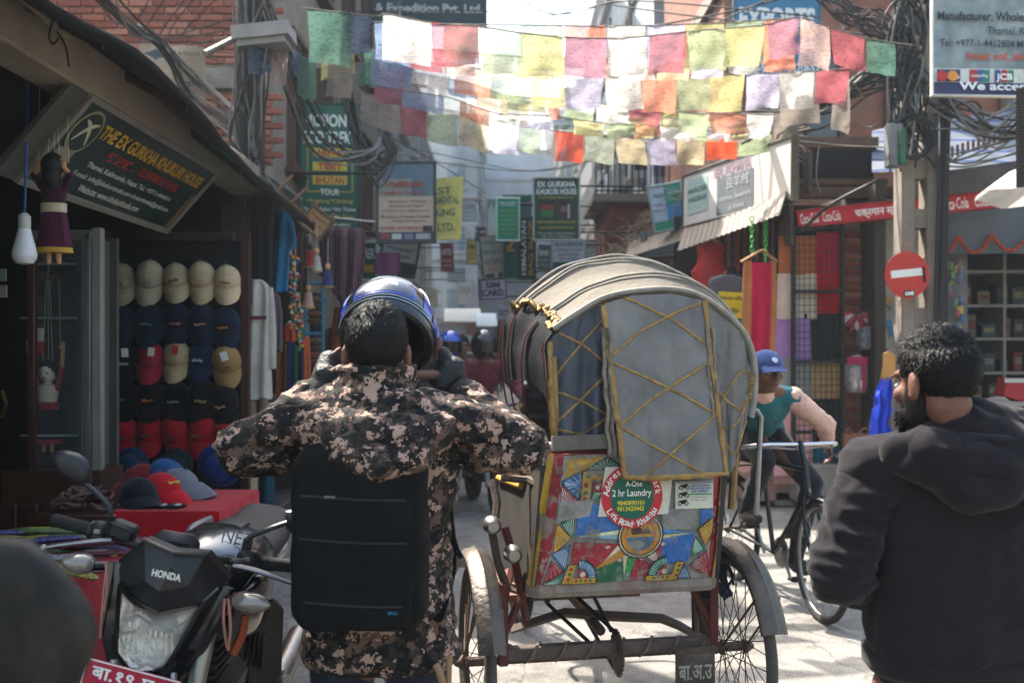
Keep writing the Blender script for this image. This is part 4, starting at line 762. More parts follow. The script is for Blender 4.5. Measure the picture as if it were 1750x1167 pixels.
q.rings([[c0+V((math.cos(a)*r_, math.sin(a)*r_, -z_+.02*math.cos(a*8))) for a in [k*2*math.pi/32 for k in range(32)]] for r_, z_ in ((.02, 0), (.3, .07), (.6, .2), (.78, .33))], cap=False); q.build('canopy', cloth('c9c4ba', .1, .3), um)
q = MB(); q.tube([c0-V((0, 0, .01)), (c0.x, c0.y, 0)], .018, 8); q.build('pole', STEEL, um)
po = thing('patterned_post', 'dark patterned cloth panel hanging at the right border below the card board', 'cloth', P(1745, 320, 7.0))
q = MB(); q.grid(lambda u, v: P(1736+u*40, 150+v*170, 7.0)+V((0, .02*math.sin(u*8), 0)), 8, 12, thick=.004); q.build('sheet', mat('brocade', '2a2622', .8, wave=('Z', 9., ('1c1a1a', '5a4a34', '24211f'), 6.)), po)
# ================================================================ GOODS: LEFT SIDE
cbp = thing('display_board', 'dark cloth-covered board holding rows of caps', 'display board', P(300, 870, 6.6))
q = MB(); q.box(P(300, 625, 6.63), (.90, .04, 1.66), bev=.01); q.build('panel', cloth('11141c'), cbp)
q = MB(); q.tube([P(232, 404, 6.5), P(400, 404, 6.5)], .03, 8); q.build('rail', mat('rail', '3a3634', .6, .3), cbp)
for s_ in (-1, 1): q = MB(); q.box(P(300+s_*120, 640, 6.63), (.05, .06, 1.9)); q.build('post', DWOOD, cbp, 0)
for s_ in (-1, 1): q = MB(); q.tube([P(300+s_*110, 880, 6.6), P(300+s_*110, 1000, 6.6)], .02, 6); q.build('leg', DWOOD, cbp)
CAPM = {}
def cap_meshes(c):
    if c in CAPM: return CAPM[c]
    m = cloth(c, .2); q = MB()
    def crown(u, v):
        a = u*2*math.pi; e = v*math.pi/2; k = 1+.018*abs(math.sin(a*3))
        return V((.088*math.cos(a)*math.cos(e)*k, .040+.100*math.sin(a)*math.cos(e)*k-.012*(1-v), .088*math.sin(e)*(1 if math.sin(a) < .2 else .92)))
    q.grid(crown, 36, 9)
    a = q.mesh('crown', m, smooth=180)
    q = MB()
    def brim(u, v):
        t = (u-.5)*2; x = t*.088*(1-.06*v*t*t); y0 = -.012-.026*(1-t*t); y1 = -.052-.092*math.sqrt(max(0, 1-t*t*.99))
        return V((x, y0+(y1-y0)*v, .074-.046*t*t+.020*v*(1-t*t)-.016*v*v))
    q.grid(brim, 14, 7, thick=.004); b = q.mesh('brim', m, smooth=60)
    q = MB(); q.ell((0, .045, .089), (.008, .008, .004), 8, 6); c_ = q.mesh('button', m)
    q = MB()
    for k in range(6): q.tube([(.0895*math.cos(k*math.pi/3+.5)*math.cos(e), .040+.1015*math.sin(k*math.pi/3+.5)*math.cos(e), .0885*math.sin(e)) for e in [i*.22 for i in range(7)]], .0013, 4, cap=False)
    d_ = q.mesh('seam', m)
    CAPM[c] = (a, b, c_, d_); return CAPM[c]
LOGO = {}
def logo_mesh(c):
    if c not in LOGO:
        q = MB(); r = random.Random(hash(c) % 99)
        for i in range(5): q.box((-.028+.014*i, .004+r.uniform(-.005, .005), .0905), (.012, .008+r.random()*.012, .004))
        LOGO[c] = q.mesh('logo', paint(c), smooth=0)
    return LOGO[c]
TAGM = {}
def cap(label, mtx, c, logo=None, tagc=None, s=1., group='caps on the cap board'):
    o = thing('cap', label, 'cap', mtx.translation, group)
    ORG[o.name] = V(mtx.translation)
    S = mtx @ M.Diagonal((s, s, s, 1))
    for nme, me in zip(('crown', 'brim', 'button', 'seam'), cap_meshes(c)): link(nme, me, o, S)
    if logo: link('logo', logo_mesh(logo), o, S)
    if tagc:
        if tagc not in TAGM: q = MB(); q.box((.02, .075, .1), (.042, .055, .0012)); TAGM[tagc] = q.mesh('price_tag', paint(tagc), smooth=0)
        link('price_tag', TAGM[tagc], o, S @ M.Rotation(rnd.uniform(-.3, .3), 4, 'Z'))
    return o
ordn = ('first', 'second', 'third', 'fourth', 'fifth')
rows_ = [('top', 482, ['8a8372', 'a39a88', 'a8987e', 'b39f82', 'bda78a'], 'beige', ['8a2a2a', '8a8078', '5a4a44', 'a09078', '6a3a3a']),
         ('second', 553, ['121f33']*5, 'navy', ['3a5a66', '3f6a6a', '9a6a44', 'a07a5a', 'b0743c']),
         ('middle', 618, ['0d0f14', '8c1f33', '9a8a6c', '15233c', '8a6c44'], '', ['8a8a8a', '5a2a34', '8a7a5a', 'a0a4a8', '5a4a2c']),
         ('fourth', 683, ['0b0c10']*5, 'black', ['6a3a2c', 'b05a34', '6a707a', '8a7a4a', 'b08a5a']),
         ('lowest', 743, ['93101f']*5, 'red', ['3a3a3a', '4a3a3a', '5a3a2a', '6a4a2c', '3a2a2a'])]
xs_ = [213, 258, 302, 346, 388]
tg = {(2, 0): 'c9c4c0', (2, 1): 'c9c0b4', (2, 2): 'b5242c', (2, 4): 'cfd0d4'}
cn = {'0d0f14': 'black', '8c1f33': 'crimson', '9a8a6c': 'khaki', '15233c': 'dark navy', '8a6c44': 'tan'}
for r_, (rn, py, cs, cnm, lg) in enumerate(rows_):
    for i, px in enumerate(xs_):
        nm_ = cnm or cn[cs[i]]
        mtx = wallM(P(px+rnd.uniform(-1.5, 1.5), py+(5 if i == 4 else 0)+rnd.uniform(-2, 2), 6.58), rnd.uniform(-.2, .2), rnd.uniform(-.13, .13), R(8)+rnd.uniform(-.16, .12))
        cap(f'{nm_} baseball cap, {ordn[i]} from the glass case in the {rn} row of the board', mtx, cs[i], lg[i], tg.get((r_, i)), rnd.uniform(.97, 1.09))
def hat(label, px, py, d, c, r, brim, crown_h):
    o = thing('brimmed_hat', label, 'hat', P(px, py, d), 'hats below the caps'); mx = wallM(P(px, py, d), 0, 0, R(12)); m = cloth(c)
    q = MB(); q.lathe([(brim, -.012), (brim, -.006), (r*1.35, .012), (r, .02), (r*.98, crown_h*.7), (r*.75, crown_h*.96), (.01, crown_h)], 28, mx); h = q.build('crown', m, o, 60)
    q = MB(); q.lathe([(r*1.03, .02), (r*1.03, .045), (r*.99, .046)], 28, mx, cap=False); q.build('band', cloth('0c1016'), o)
hat('dark blue bucket hat hanging below the red caps near the glass case', 226, 792, 6.5, '16304a', .075, .11, .09)
hat('charcoal bucket hat hanging below the red caps, between two blue hats', 302, 792, 6.5, '20242c', .07, .105, .09)
hat('large bright blue wide-brimmed hat under the red caps beside the camouflage sleeve', 376, 795, 6.3, '14306e', .085, .145, .1)
# show case with glass
vc = thing('glass_show_case', 'tall narrow glass show case with grey frame and a puppet inside', 'show case', P(110, 900, 5.3))
FR = mat('case_frame', '5f5f5c', .5, .2, dirt=.3); VD = 5.12
for px in (56, 151): q = MB(); q.box(P(px, 620, VD), (.035, .04, 1.32), bev=.005); q.build('frame_upright', DWOOD if px == 56 else FR, vc)
q = MB(); q.box(P(168, 605, VD+.02), (.05, .05, 1.3), bev=.005); q.build('frame_upright', mat('white_upright', '7c7870', .6, dirt=.35), vc)
for py in (402, 826): q = MB(); q.box(P(105, py, VD), (.32, .04, .05), bev=.005); q.build('frame_rail', FR, vc)
q = MB(); q.box(P(104, 614, VD), (.26, .008, 1.22)); q.build('glass', GLASS, vc, 0)
q = MB(); q.box(P(125, 615, VD+.42), (.5, .03, 1.35)); q.box((P(165, 615, VD+.25).x, VD+.24, 1.45), (.02, .4, 1.3)); q.build('back_panel', mat('case_back', '44423e', .7, var=.2, scale=4), vc, 0)
for py in (455, 545, 740): q = MB(); q.box(P(112, py, VD+.25), (.34, .3, .012)); q.build('shelf', mat('shelf_glass', '7d8a88', .2, var=.1), vc, 0)
q = MB(); q.box(P(110, 880, VD+.1), (.5, .3, .5)); q.build('base', DWOOD, vc, 0)
for i, (px, py, c) in enumerate(((66, 520, '5a3a30'), (66, 572, 'b9b2a4'), (66, 595, '9a2a28'), (125, 440, '9aa0a0'), (108, 446, 'b7b9b0'))):
    o = thing('trinket', ('dark boxed trinket on the upper case shelf', 'white printed card in the glass case', 'red printed card in the glass case', 'silver curved blade ornament in the glass case', 'small pewter bowl on the top case shelf')[i], 'trinket', P(px, py, VD+.2))
    q = MB()
    if i < 3: q.box(P(px, py, VD+.1), (.055, .02, .07), bev=.006)
    elif i == 3: q.tube([P(100, 452, VD+.15), P(118, 444, VD+.15), P(140, 447, VD+.15)], [.006, .016, .004], 8)
    else: q.lathe([(.01, 0), (.03, .01), (.04, .04), (.036, .042)], 14, M.Translation(P(px-30, py+8, VD+.2)))
    q.build('body', paint(c) if i < 3 else STEEL, o)
# puppets on strings
def puppet(label, px, py, d, sc_, skirt, top, sash, face, ctl_py, back=False):
    k = sc_; o = thing('string_puppet', label, 'puppet', P(px, py+165*k, d)); c = lambda x, y, dy=0.: P(px+x*k, py+y*k, d)+V((0, dy, 0))
    u = k/F*d
    q = MB(); q.ell(c(0, 0), (20*u, 20*u, 25*u), 16, 12); q.cap(c(0, 22), c(0, 32), 8*u, 8*u); hd = q.build('head', face, o, 180)
    q = MB(); q.ell(c(0, -5, 4*u if not back else -4*u), (23*u, 22*u, 26*u), 16, 12)
    if back: q.ell(c(0, 14, -10*u), (19*u, 12*u, 34*u), 14, 10)
    q.build('hair', mat('puppet_hair', '0e0e12', .6), hd, 180)
    if not back:
        for s_ in (-1, 1): q = MB(); q.ell(c(s_*7, 2, -19*u), (3.2*u, 2*u, 2*u), 8, 6); q.build('eye', paint('141414'), hd)
        q = MB(); q.ell(c(0, 14, -19*u), (4*u, 2*u, 1.6*u), 8, 6); q.build('mouth', paint('8a2a24'), hd); q = MB(); q.ell(c(0, 7, -20*u), (2.4*u, 3*u, 4*u), 8, 6); q.build('nose', face, hd)
    q = MB(); q.rings([[c(math.cos(a)*wd, y, math.sin(a)*wd*.6*u) for a in [i*2*math.pi/18 for i in range(18)]] for wd, y in ((8, 26), (24, 32), (26, 50), (21, 70), (22, 84))]); q.build('torso', top, o)
    q = MB(); q.rings([[c(math.cos(a)*wd*(1+.06*math.sin(a*7)), y, math.sin(a)*wd*.6*u*(1+.06*math.sin(a*7))) for a in [i*2*math.pi/28 for i in range(28)]] for wd, y in ((22, 80), (26, 100), (30, 130), (36, 165))]); sk = q.build('skirt', skirt, o)
    q = MB(); q.rings([[c(math.cos(a)*wd, y, math.sin(a)*wd*.62*u) for a in [i*2*math.pi/20 for i in range(20)]] for wd, y in ((37, 158), (38.5, 168))]); q.build('hem', sash, sk)
    q = MB(); q.rings([[c(math.cos(a)*25.5, y, math.sin(a)*17*u) for a in [i*2*math.pi/20 for i in range(20)]] for y in (70, 88)]); q.build('sash', paint('b5a88c') if back else sash, o)
    for s_ in (-1, 1):
        hx_, hy_ = s_*(24 if back else 40), (0 if back else -52)
        q = MB(); q.chain([c(s_*22, 38), c(s_*36, 14 if back else -8, -6*u)], [8*u, 7*u]); ar = q.build('arm', top if back else paint('8a2a2c'), o, 180)
        q = MB(); q.chain([c(s_*36, 14 if back else -8, -6*u), c(hx_, hy_, -10*u)], [5*u, 4.6*u]); q.ell(c(hx_, hy_-6, -10*u), (6*u, 4*u, 8*u), 10, 8)
        for f in range(4): q.cap(c(hx_-4+f*2.7, hy_-10, -10*u), c(hx_-5+f*3.3, hy_-19-(f in (1, 2))*2, -11*u), 1.5*u, 1.2*u, 6)
        q.cap(c(hx_-s_*5, hy_-4, -10*u), c(hx_-s_*10, hy_-11, -12*u), 1.6*u, 1.3*u, 6); q.build('hand', mat('puppet_wood', 'b98a62', .6, var=.2, scale=30), ar, 180)
    for s_ in (-1, 1): q = MB(); q.cap(c(s_*9, 160), c(s_*10, 186), 6*u, 5*u); q.build('foot', mat('puppet_wood', 'b98a62'), o)
    cy_ = (ctl_py-py)/k
    q = MB(); q.tube([c(-28, cy_+2), c(26, cy_-6)], 4*u, 6); q.tube([c(-6, cy_-14, -20*u), c(4, cy_+10, 20*u)], 4*u, 6); q.build('control_bar', WOOD, o)
    for (x, y, X) in ((-28, 2, -30), (26, -6, 30), (-4, -2, -12), (4, -2, 12), (0, 0, 2)):
        q = MB(); q.tube([c(x, cy_+y), c(X, -10 if abs(X) < 20 else (-10 if back else -62))], .0014, 4); q.build('string', ROPE, o)
    q = MB(); q.tube([c(0, cy_-8), c(2, cy_-60)], .002, 4); q.build('hook_string', ROPE, o)
    return o
puppet('purple-skirted string puppet seen from behind, hanging next to the light bulb', 92, 288, 4.5, .86, cloth('4a1c34'), cloth('3a1a2c'), paint('b58a2c'), mat('puppet_wood', 'b98a62', .6, var=.2, scale=30), 146, True)
puppet('string puppet with white face, black hair and raised arms inside the glass case', 82, 636, 5.28, .72, cloth('141216'), paint('c2b49c'), cloth('8c2430'), paint('d2c6b4'), 478, False)
lb = thing('light_bulb', 'unlit white bulb hanging on a blue cord beside the purple puppet', 'light bulb', P(42, 452, 4.35))
q = MB(); c = P(42, 415, 4.35); q.lathe([(.012, -.095), (.035, -.09), (.05, -.068), (.052, -.05), (.046, -.02), (.028, .05), (.027, .06)], 22, M.Translation(c)); q.build('globe', mat('bulb_white', 'c9c9cc', .35, var=.05), lb)
q = MB(); q.lathe([(.024, .06), (.026, .07), (.026, .115), (.012, .13)], 18, M.Translation(c)); q.build('socket', mat('socket', 'b4b2ac', .5), lb)
q = MB(); q.tube(catmull([c+V((0, 0, .12)), P(44, 300, 4.35), P(47, 150, 4.4), P(36, 110, 4.45), P(18, 88, 4.5)], 6), .006, 6); q.build('cord', mat('blue_cord', '1f3f78', .5), lb)
# hooks and bamboo on the beam
bmb = thing('bamboo_pole', 'thin bamboo pole tied with wire along the concrete beam', 'pole', P(90, 40, 3.6))
q = MB(); q.tube([P(28, -12, 3.5), P(116, 64, 4.05)], .016, 8); q.build('cane', mat('bamboo', '8a7c64', .6, var=.3, scale=14), bmb)
q = MB(); q.tube(catmull([P(92, 30, 3.8), P(84, 60, 3.8), P(90, 76, 3.8), P(100, 66, 3.8)], 6), .004, 5); q.build('hook', IRON, bmb)
q = MB(); q.tube(catmull([P(98, 55, 3.85), P(112, 80, 3.9), P(118, 115, 4.0)], 6), .004, 5); q.build('wire_tie', IRON, bmb)
# tables
def draped_table(name, label, x0, x1, y0, y1, z, m, legs=True):
    o = thing(name, label, 'table', ((x0+x1)/2, (y0+y1)/2, 0)); cx_, cy_ = (x0+x1)/2, (y0+y1)/2; per = []
    n = 18
    for i in range(n): per.append((x0+(x1-x0)*i/n, y0))
    for i in range(n): per.append((x1, y0+(y1-y0)*i/n))
    for i in range(n): per.append((x1-(x1-x0)*i/n, y1))
    for i in range(n): per.append((x0, y1-(y1-y0)*i/n))
    q = MB(); rg = []
    for k, (zz, ex) in enumerate(((z, -.3), (z+.002, -.02), (z-.012, .006), (z-.25, .02), (z-.5, .03), (.06, .04))):
        rg.append([V((cx_+(x-cx_)*(1+ex if k else .2), cy_+(y-cy_)*(1+ex if k else .2), zz))+V(((x-cx_), (y-cy_), 0)).normalized()*(.012*max(0, k-2)*math.sin(i*1.3+k*.4)) for i, (x, y) in enumerate(per)])
    q.rings(rg); q.build('cloth', m, o, 50)
    for sx in (x0+.05, x1-.05):
        for sy in (y0+.05, y1-.05): q = MB(); q.box((sx, sy, z/2-.01), (.04, .04, z-.03)); q.build('leg', DWOOD, o, 0)
    return o
draped_table('display_table', 'table under a bright red cloth in front of the caps', -1.86, -1.36, 4.62, 5.35, .75, cloth('a3121c', .15))
draped_table('display_table', 'low front table with dark red cloth heaped with wrapped souvenirs', -2.62, -1.62, 3.55, 4.55, .62, cloth('8c1620', .15))
def table_cap(label, px, py, d, c, rot, tilt=-60): return cap(label, M.Translation(P(px, py, d)) @ M.Rotation(R(rot), 4, 'Z') @ M.Rotation(R(90+tilt), 4, 'X'), c, 'b5862c' if c == 'b3131f' else None, None, 1.05, 'caps lying on the red table')
table_cap('bright red cap with round badge lying on the red table', 284, 848, 4.95, 'b3131f', 60, -50)
table_cap('blue and grey cap on the red table behind the bright red one', 292, 822, 5.2, '1f4a78', 75, -50)
table_cap('dull maroon cap lying on the red table at the back', 232, 832, 5.15, '6a1420', -30, -50)
table_cap('grey cap at the far end of the red table', 316, 838, 5.05, '6a6c72', 80, -55)
table_cap('black cap lying on the near end of the red table', 238, 858, 4.8, '14161a', 30, -50)
for i, (px, py, lbx) in enumerate(((248, 872, 'flat black steel disc lying on the red table near its corner'), (276, 872, 'flat black steel disc on the red table, middle one'), (300, 874, 'flat black steel disc on the red table nearest its end'))):
    o = thing('steel_disc', lbx, 'disc', P(px, py, 4.72)); q = MB(); q.lathe([(.02, .0), (.05, .004), (.052, .01), (.03, .012)], 20, M.Translation((P(px, py, 4.72).x, 4.72, .755))); q.build('rim', mat('disc_black', '191919', .4, .5), o)
    q = MB(); q.ell((P(px, py, 4.72).x, 4.72, .768), (.03, .03, .008), 14, 8); q.build('boss', STEEL, o)
pk = [('9a8a2c', 'yellow'), ('3a3468', 'violet'), ('8a8a86', 'clear plastic'), ('6a2a34', 'maroon'), ('5a6a3a', 'olive')]
for i in range(46):
    x = rnd.uniform(-2.5, -1.72); y = rnd.uniform(3.6, 4.5); c, nm_ = pk[i % 5]; z = .632+.024*(i % 3); a = rnd.uniform(-.5, .5)
    o = thing('wrapped_packet', f'long {nm_} wrapped souvenir packet on the heaped low table', 'packet', (x, y, z), f'{nm_} packets heaped on the low table')
    mx = M.Translation((x, y, z)) @ M.Rotation(a, 4, 'Z') @ M.Rotation(rnd.uniform(-.08, .08), 4, 'Y'); Ln = rnd.uniform(.16, .26)
    q = MB(); q.tube([(-Ln, 0, 0), (-Ln*.9, 0, 0), (-Ln*.3, 0, .008), (Ln*.5, 0, .006), (Ln*.92, 0, 0), (Ln, 0, 0)], [.004, .022, .03, .028, .02, .004], 8, m=mx, flat=.55, up=(0, 0, 1)); q.build('wrapping', mat('wrap_'+c, c, .3, var=.4, scale=30, bump=.8, bscale=60, spec=.7), o)
    q = MB(); q.box((0, 0, .02), (.09, .035, .004), mx); q.build('sticker', paint(('b5b0a4', '9a2a2c', 'a8a03a')[i % 3]), o, 0)
for i in range(14):
    p = P(88+rnd.uniform(0, 125), 846+rnd.uniform(-14, 24), 4.75+rnd.uniform(0, .2)); o = thing('beaded_bracelet', 'dark red beaded bracelet in the heap beside the table caps', 'bracelet', p, 'bracelets heaped beside the table caps')
    q = MB(); q.tube([p+V((math.cos(a)*.05, math.sin(a)*.04, .012*math.sin(a*2+i))) for a in [k*2*math.pi/18 for k in range(18)]], .008, 6, loop=True); q.build('band', mat('beads', '6a2428', .4, wave=('X', 20., ('5a1a20', '9a8a78', '2a1c22'), 1.)), o)
bk = thing('bracelet_stand', 'low bench holding bracelets behind the wrapped packets', 'bench', P(150, 900, 4.85)); q = MB(); q.box((P(150, 600, 4.85).x, 4.85, .7), (.42, .36, .05), bev=.006); q.build('top', DWOOD, bk)
for s_ in (-1, 1): q = MB(); q.box((P(150, 600, 4.85).x+s_*.17, 4.85, .34), (.04, .3, .67)); q.build('leg', DWOOD, bk, 0)
for i, (px, py) in enumerate(((160, 800), (182, 812))):
    o = thing('pennant_flag', ('red and blue pennant flag of Nepal leaning by the show case', 'second red and blue Nepal pennant nearer the cap board')[i], 'flag', P(px, py+40, 5.6)); D_ = 5.6+.1*i
    for nm_, pts, off, c in (('border', ((-22, -42), (34, 2), (2, 4), (36, 46), (-16, 46)), 0, '1c2458'), ('field', ((-17, -32), (22, -2), (-6, 0), (24, 41), (-12, 41)), -.006, '9a1622')):
        q = MB(); q.poly([P(px+x, py+y, D_+off)+V((0, .012*math.sin(x*.2), 0)) for x, y in pts[::-1]]); q.build(nm_, cloth(c), o, 0)
    q = MB(); q.tube([P(px-23, py-48, D_), P(px-14, py+60, D_)], .007, 6); q.build('stick', WOOD, o)
# ---- hanging garments
def garment(name, label, catg, rows, d, m, depth=.07, folds=7, amp=.12, sleeves=(), hanger=False, group=None, bands=()):
    o = thing(name, label, catg, P(rows[-1][0], rows[-1][1], d), group); n = 40; ph = rnd.uniform(0, 6)
    rr = []
    R_ = catmull([V(r[:3]) for r in rows], 4)
    for i, r in enumerate(R_):
        hw = r.z/F*d; c = P(r.x, r.y, d); f = min(1, i/4.)
        rr.append([c+V((hw*math.cos(a), depth*(.5+.5*f)*math.sin(a)*(1+.0)+amp*depth*3*f*math.sin(folds*a+ph+.15*i)*abs(math.sin(a)), .01*math.sin(folds*a+ph)*(i == len(R_)-1))) for a in [k*2*math.pi/n for k in range(n)]])
    q = MB(); q.rings(rr); q.build('body', m, o, 70)
    for sl_ in sleeves:
        q = MB(); pts = catmull([P(x, y, d-.01) for x, y, _ in sl_], 4); rs = catmull([V((w_, 0, 0)) for _, _, w_ in sl_], 4); q.tube(pts, [max(.008, v.x/F*d) for v in rs], 12, flat=.55, up=(0, 1, 0)); q.build('sleeve', m, o, 70)
    for (y0, y1, x0, x1, mm) in bands:
        q = MB(); q.grid(lambda u, v: P(x0+(x1-x0)*u, y0+(y1-y0)*v, d-depth*1.5), 4, 1, thick=.01); q.build('band', mm, o, 0)
    if hanger:
        x, y, hw = rows[0][:3]; q = MB(); q.tube(catmull([P(x-hw*.9, y+8, d), P(x, y-6, d), P(x+hw*.9, y+8, d)], 5), .007, 6); q.tube([P(x, y-6, d), P(x, y-14, d), P(x+4, y-18, d), P(x+5, y-13, d)], .003, 5); q.build('hanger', WOOD, o)
    return o
WHT = cloth('a8a39a', .4)
garment('jacket', 'long white cotton jacket with striped trim hanging next to the beige caps', 'jacket', [(438, 478, 10), (440, 495, 22), (440, 545, 24), (438, 620, 26), (438, 680, 28)], 6.9, WHT, .06, 6, sleeves=[[(420, 490, 10), (416, 560, 11), (412, 640, 10), (410, 668, 10)], [(458, 492, 9), (462, 560, 10), (464, 630, 8)]],
    bands=[(540, 546, 428, 456, paint('5a2430')), (478, 520, 427, 431, paint('4a2a34'))])
garment('shirt', 'long black shirt hanging above the white jacket by the wooden pole', 'shirt', [(446, 330, 8), (448, 352, 18), (448, 420, 17), (450, 510, 15)], 7.3, cloth('10131c'), .05, 5, hanger=True)
garment('shirt', 'teal blue shirt hanging under the green tarpaulin', 'shirt', [(484, 362, 6), (484, 378, 15), (482, 430, 14), (478, 498, 14)], 8.0, cloth('0f5f88'), .05, 4, sleeves=[[(494, 378, 7), (499, 410, 8), (497, 424, 8)]], hanger=True)
garment('coat', 'olive and purple patterned coat behind the white jacket', 'coat', [(470, 505, 8), (473, 540, 10), (473, 600, 9)], 7.4, mat('olive_stripe', '5a4a3a', .9, wave=('X', 14., ('4a3a5c', '6a5a34', '3a3044'), .4)), .05, 3)
garment('trousers', 'beige trousers hanging beside the blue brimmed hat', 'trousers', [(402, 770, 14), (402, 800, 15), (400, 850, 14), (400, 900, 14)], 7.0, cloth('9a8a72'), .05, 3)
garment('trousers', 'second pair of beige trousers, folded, next to the camouflage elbow', 'trousers', [(428, 770, 11), (428, 820, 12), (427, 893, 12)], 7.1, cloth('94866e'), .05, 2)
garment('trousers', 'dark teal trousers hanging low beside the beige pair', 'trousers', [(455, 770, 13), (456, 820, 13), (455, 880, 14)], 7.4, cloth('0f3a48'), .05, 3)
for i, (px, y0, y1, hw, c, nm_) in enumerate(((487, 588, 680, 6, '5a3a24', 'brown'), (497, 585, 690, 7, '1c2a58', 'indigo'), (506, 590, 690, 6, '1c4a3a', 'green'), (515, 588, 690, 7, '18203c', 'navy'), (524, 575, 650, 6, 'a8502c', 'orange'), (476, 590, 700, 7, '6a4426', 'rust brown'))):
    garment('scarf', f'{nm_} scarf in the row hanging below the puppet garlands', 'scarf', [(px, y0, hw*.6), (px, y0+15, hw), (px+1, y1, hw*1.1)], 8.4, cloth(c), .03, 3, group='scarves below the puppets')
garment('scarf', 'bright orange cloth purse hanging over the dark scarves', 'purse', [(492, 552, 3), (494, 562, 9), (496, 582, 11)], 8.2, cloth('b5481c'), .04, 5)
STRP = mat('poncho_stripe', '3a2c40', .92, wave=('X', 7.5, ('1c2034', '6a2c30', '2a3048', '8a7470', '24203a', '5a2a38'), .25), bump=.2)
garment('poncho', 'striped woollen poncho gathered at its foot, hung on a pole end', 'poncho', [(588, 390, 30), (588, 402, 36), (588, 440, 37), (590, 490, 26), (592, 520, 10), (592, 540, 12), (590, 575, 14)], 9.2, STRP, .10, 9, .2)
garment('cloth_bundle', 'rust red cloth ends hanging below the striped poncho', 'cloth', [(578, 525, 6), (576, 560, 9), (574, 610, 9)], 9.3, cloth('8a3420'), .04, 4)
for i, (px, y0, y1, hw, c, nm_, d_) in enumerate(((462, 530, 690, 10, '2a2436', 'dark violet', 8.6), (520, 400, 520, 9, '3a2a24', 'dark brown', 9.0), (508, 392, 470, 8, '5a2c34', 'wine', 9.2), (540, 500, 640, 11, '2c3444', 'slate', 9.4), (566, 560, 690, 12, '4a2c24', 'chestnut', 9.6), (584, 560, 700, 12, '1f2a3c', 'ink blue', 9.7), (604, 545, 690, 11, '5c4a30', 'ochre', 9.9), (622, 500, 660, 10, '3a1f2c', 'maroon', 10.2), (555, 400, 470, 9, '24303a', 'petrol', 9.8), (472, 395, 470, 7, '6a3440', 'rose brown', 8.8), (640, 480, 640, 9, '2c2a30', 'charcoal', 10.6))):
    garment('hanging_garment', f'{nm_} garment hanging in the crowded stall beyond the cap board', 'garment', [(px, y0, hw*.5), (px, y0+14, hw), (px+1, (y0+y1)/2, hw), (px, y1, hw*1.15)], d_, cloth(c), .06, 5, .15, group='dark garments crowding the stall')
# small bell puppets and garlands
for i, (px, py, c, lbx) in enumerate(((530, 436, '8a2428', 'small red bell puppet hanging before the blue rack'), (541, 444, 'a09a90', 'small pale bell puppet beside the red one'), (527, 506, 'a88a78', 'small cream doll puppet with gold hem by the blue rack'), (560, 470, '2a3a6a', 'small indigo bell puppet close to the poncho'))):
    o = thing('bell_puppet', lbx, 'puppet', P(px, py+24, 8.3)); D_ = 8.3; u = D_/F
    q = MB(); q.ell(P(px, py-14, D_), (5*u, 5*u, 6*u), 12, 8); q.build('head', mat('puppet_hair', '0e0e12') if i == 0 else mat('puppet_wood', 'b98a62'), o, 180)
    q = MB(); q.lathe([(2*u, 0), (6*u, -5*u), (7*u, -14*u), (11*u, -30*u), (9*u, -30*u)], 18, M.Translation(P(px, py-9, D_))); q.build('gown', cloth(c), o)
    q = MB(); q.lathe([(11.4*u, -28*u), (11.6*u, -31*u)], 18, M.Translation(P(px, py-9, D_)), cap=False); q.build('hem', GOLD, o)
    q = MB(); q.tube([P(px, py-20, D_), P(px+1, py-62, D_)], .002, 4); q.build('string', ROPE, o)
for i, (px, y0, y1) in enumerate(((498, 420, 560), (505, 440, 570), (470, 500, 545), (512, 520, 600))):
    o = thing('bead_garland', ('multicoloured bead garland by the teal shirt', 'second bead garland nearer the small puppets', 'short dark bead garland under the teal shirt', 'low bead garland above the orange purse')[i], 'garland', P(px, y1, 8.1)); q = MB()
    for j, c in enumerate(('b03a2c', 'c9a02c', '2a4a8a', '2a7a4a', 'c4b8a4', '9a2a5a')):
        q = MB(); k = y0+j*3
        while k < y1: q.ell(P(px+3*math.sin(k*.2+i)+rnd.uniform(-3, 3), k, 8.1+rnd.uniform(-.03, .03)), (.017, .017, .015), 8, 6); k += 17
        tag(q.build('beads', paint(c), o, 180), kind='stuff')
    q = MB(); q.tube([P(px, y0-20, 8.1), P(px, y1, 8.1)], .003, 4); q.build('string', ROPE, o)
rk = thing('metal_rack', 'light blue metal rack frame behind the puppets', 'rack', P(540, 640, 9.0))
for pts in (((522, 482), (522, 640)), ((552, 482), (552, 640)), ((522, 484), (552, 484)), ((522, 570), (552, 570))): q = MB(); q.tube([P(x, y, 9.0) for x, y in pts], .016, 6); q.build('bar', mat('rack_blue', '2f6f88', .5, dirt=.3), rk)
for i, (x, y, c) in enumerate(((536, 530, '5a3a2c'), (536, 600, '6a4a34'))):
    o = thing('folded_cloth', ('brown folded cloth on the upper rack shelf', 'brown folded cloth on the lower rack shelf')[i], 'cloth', P(x, y+25, 9.1)); q = MB()
    for j in range(4): q = MB(); q.box(P(x, y+18-j*12, 9.15), (.13, .2, .05), bev=.02); q.build('fold', cloth((c, '7a4a34', '4a3434', '6a5a44')[j]), o)
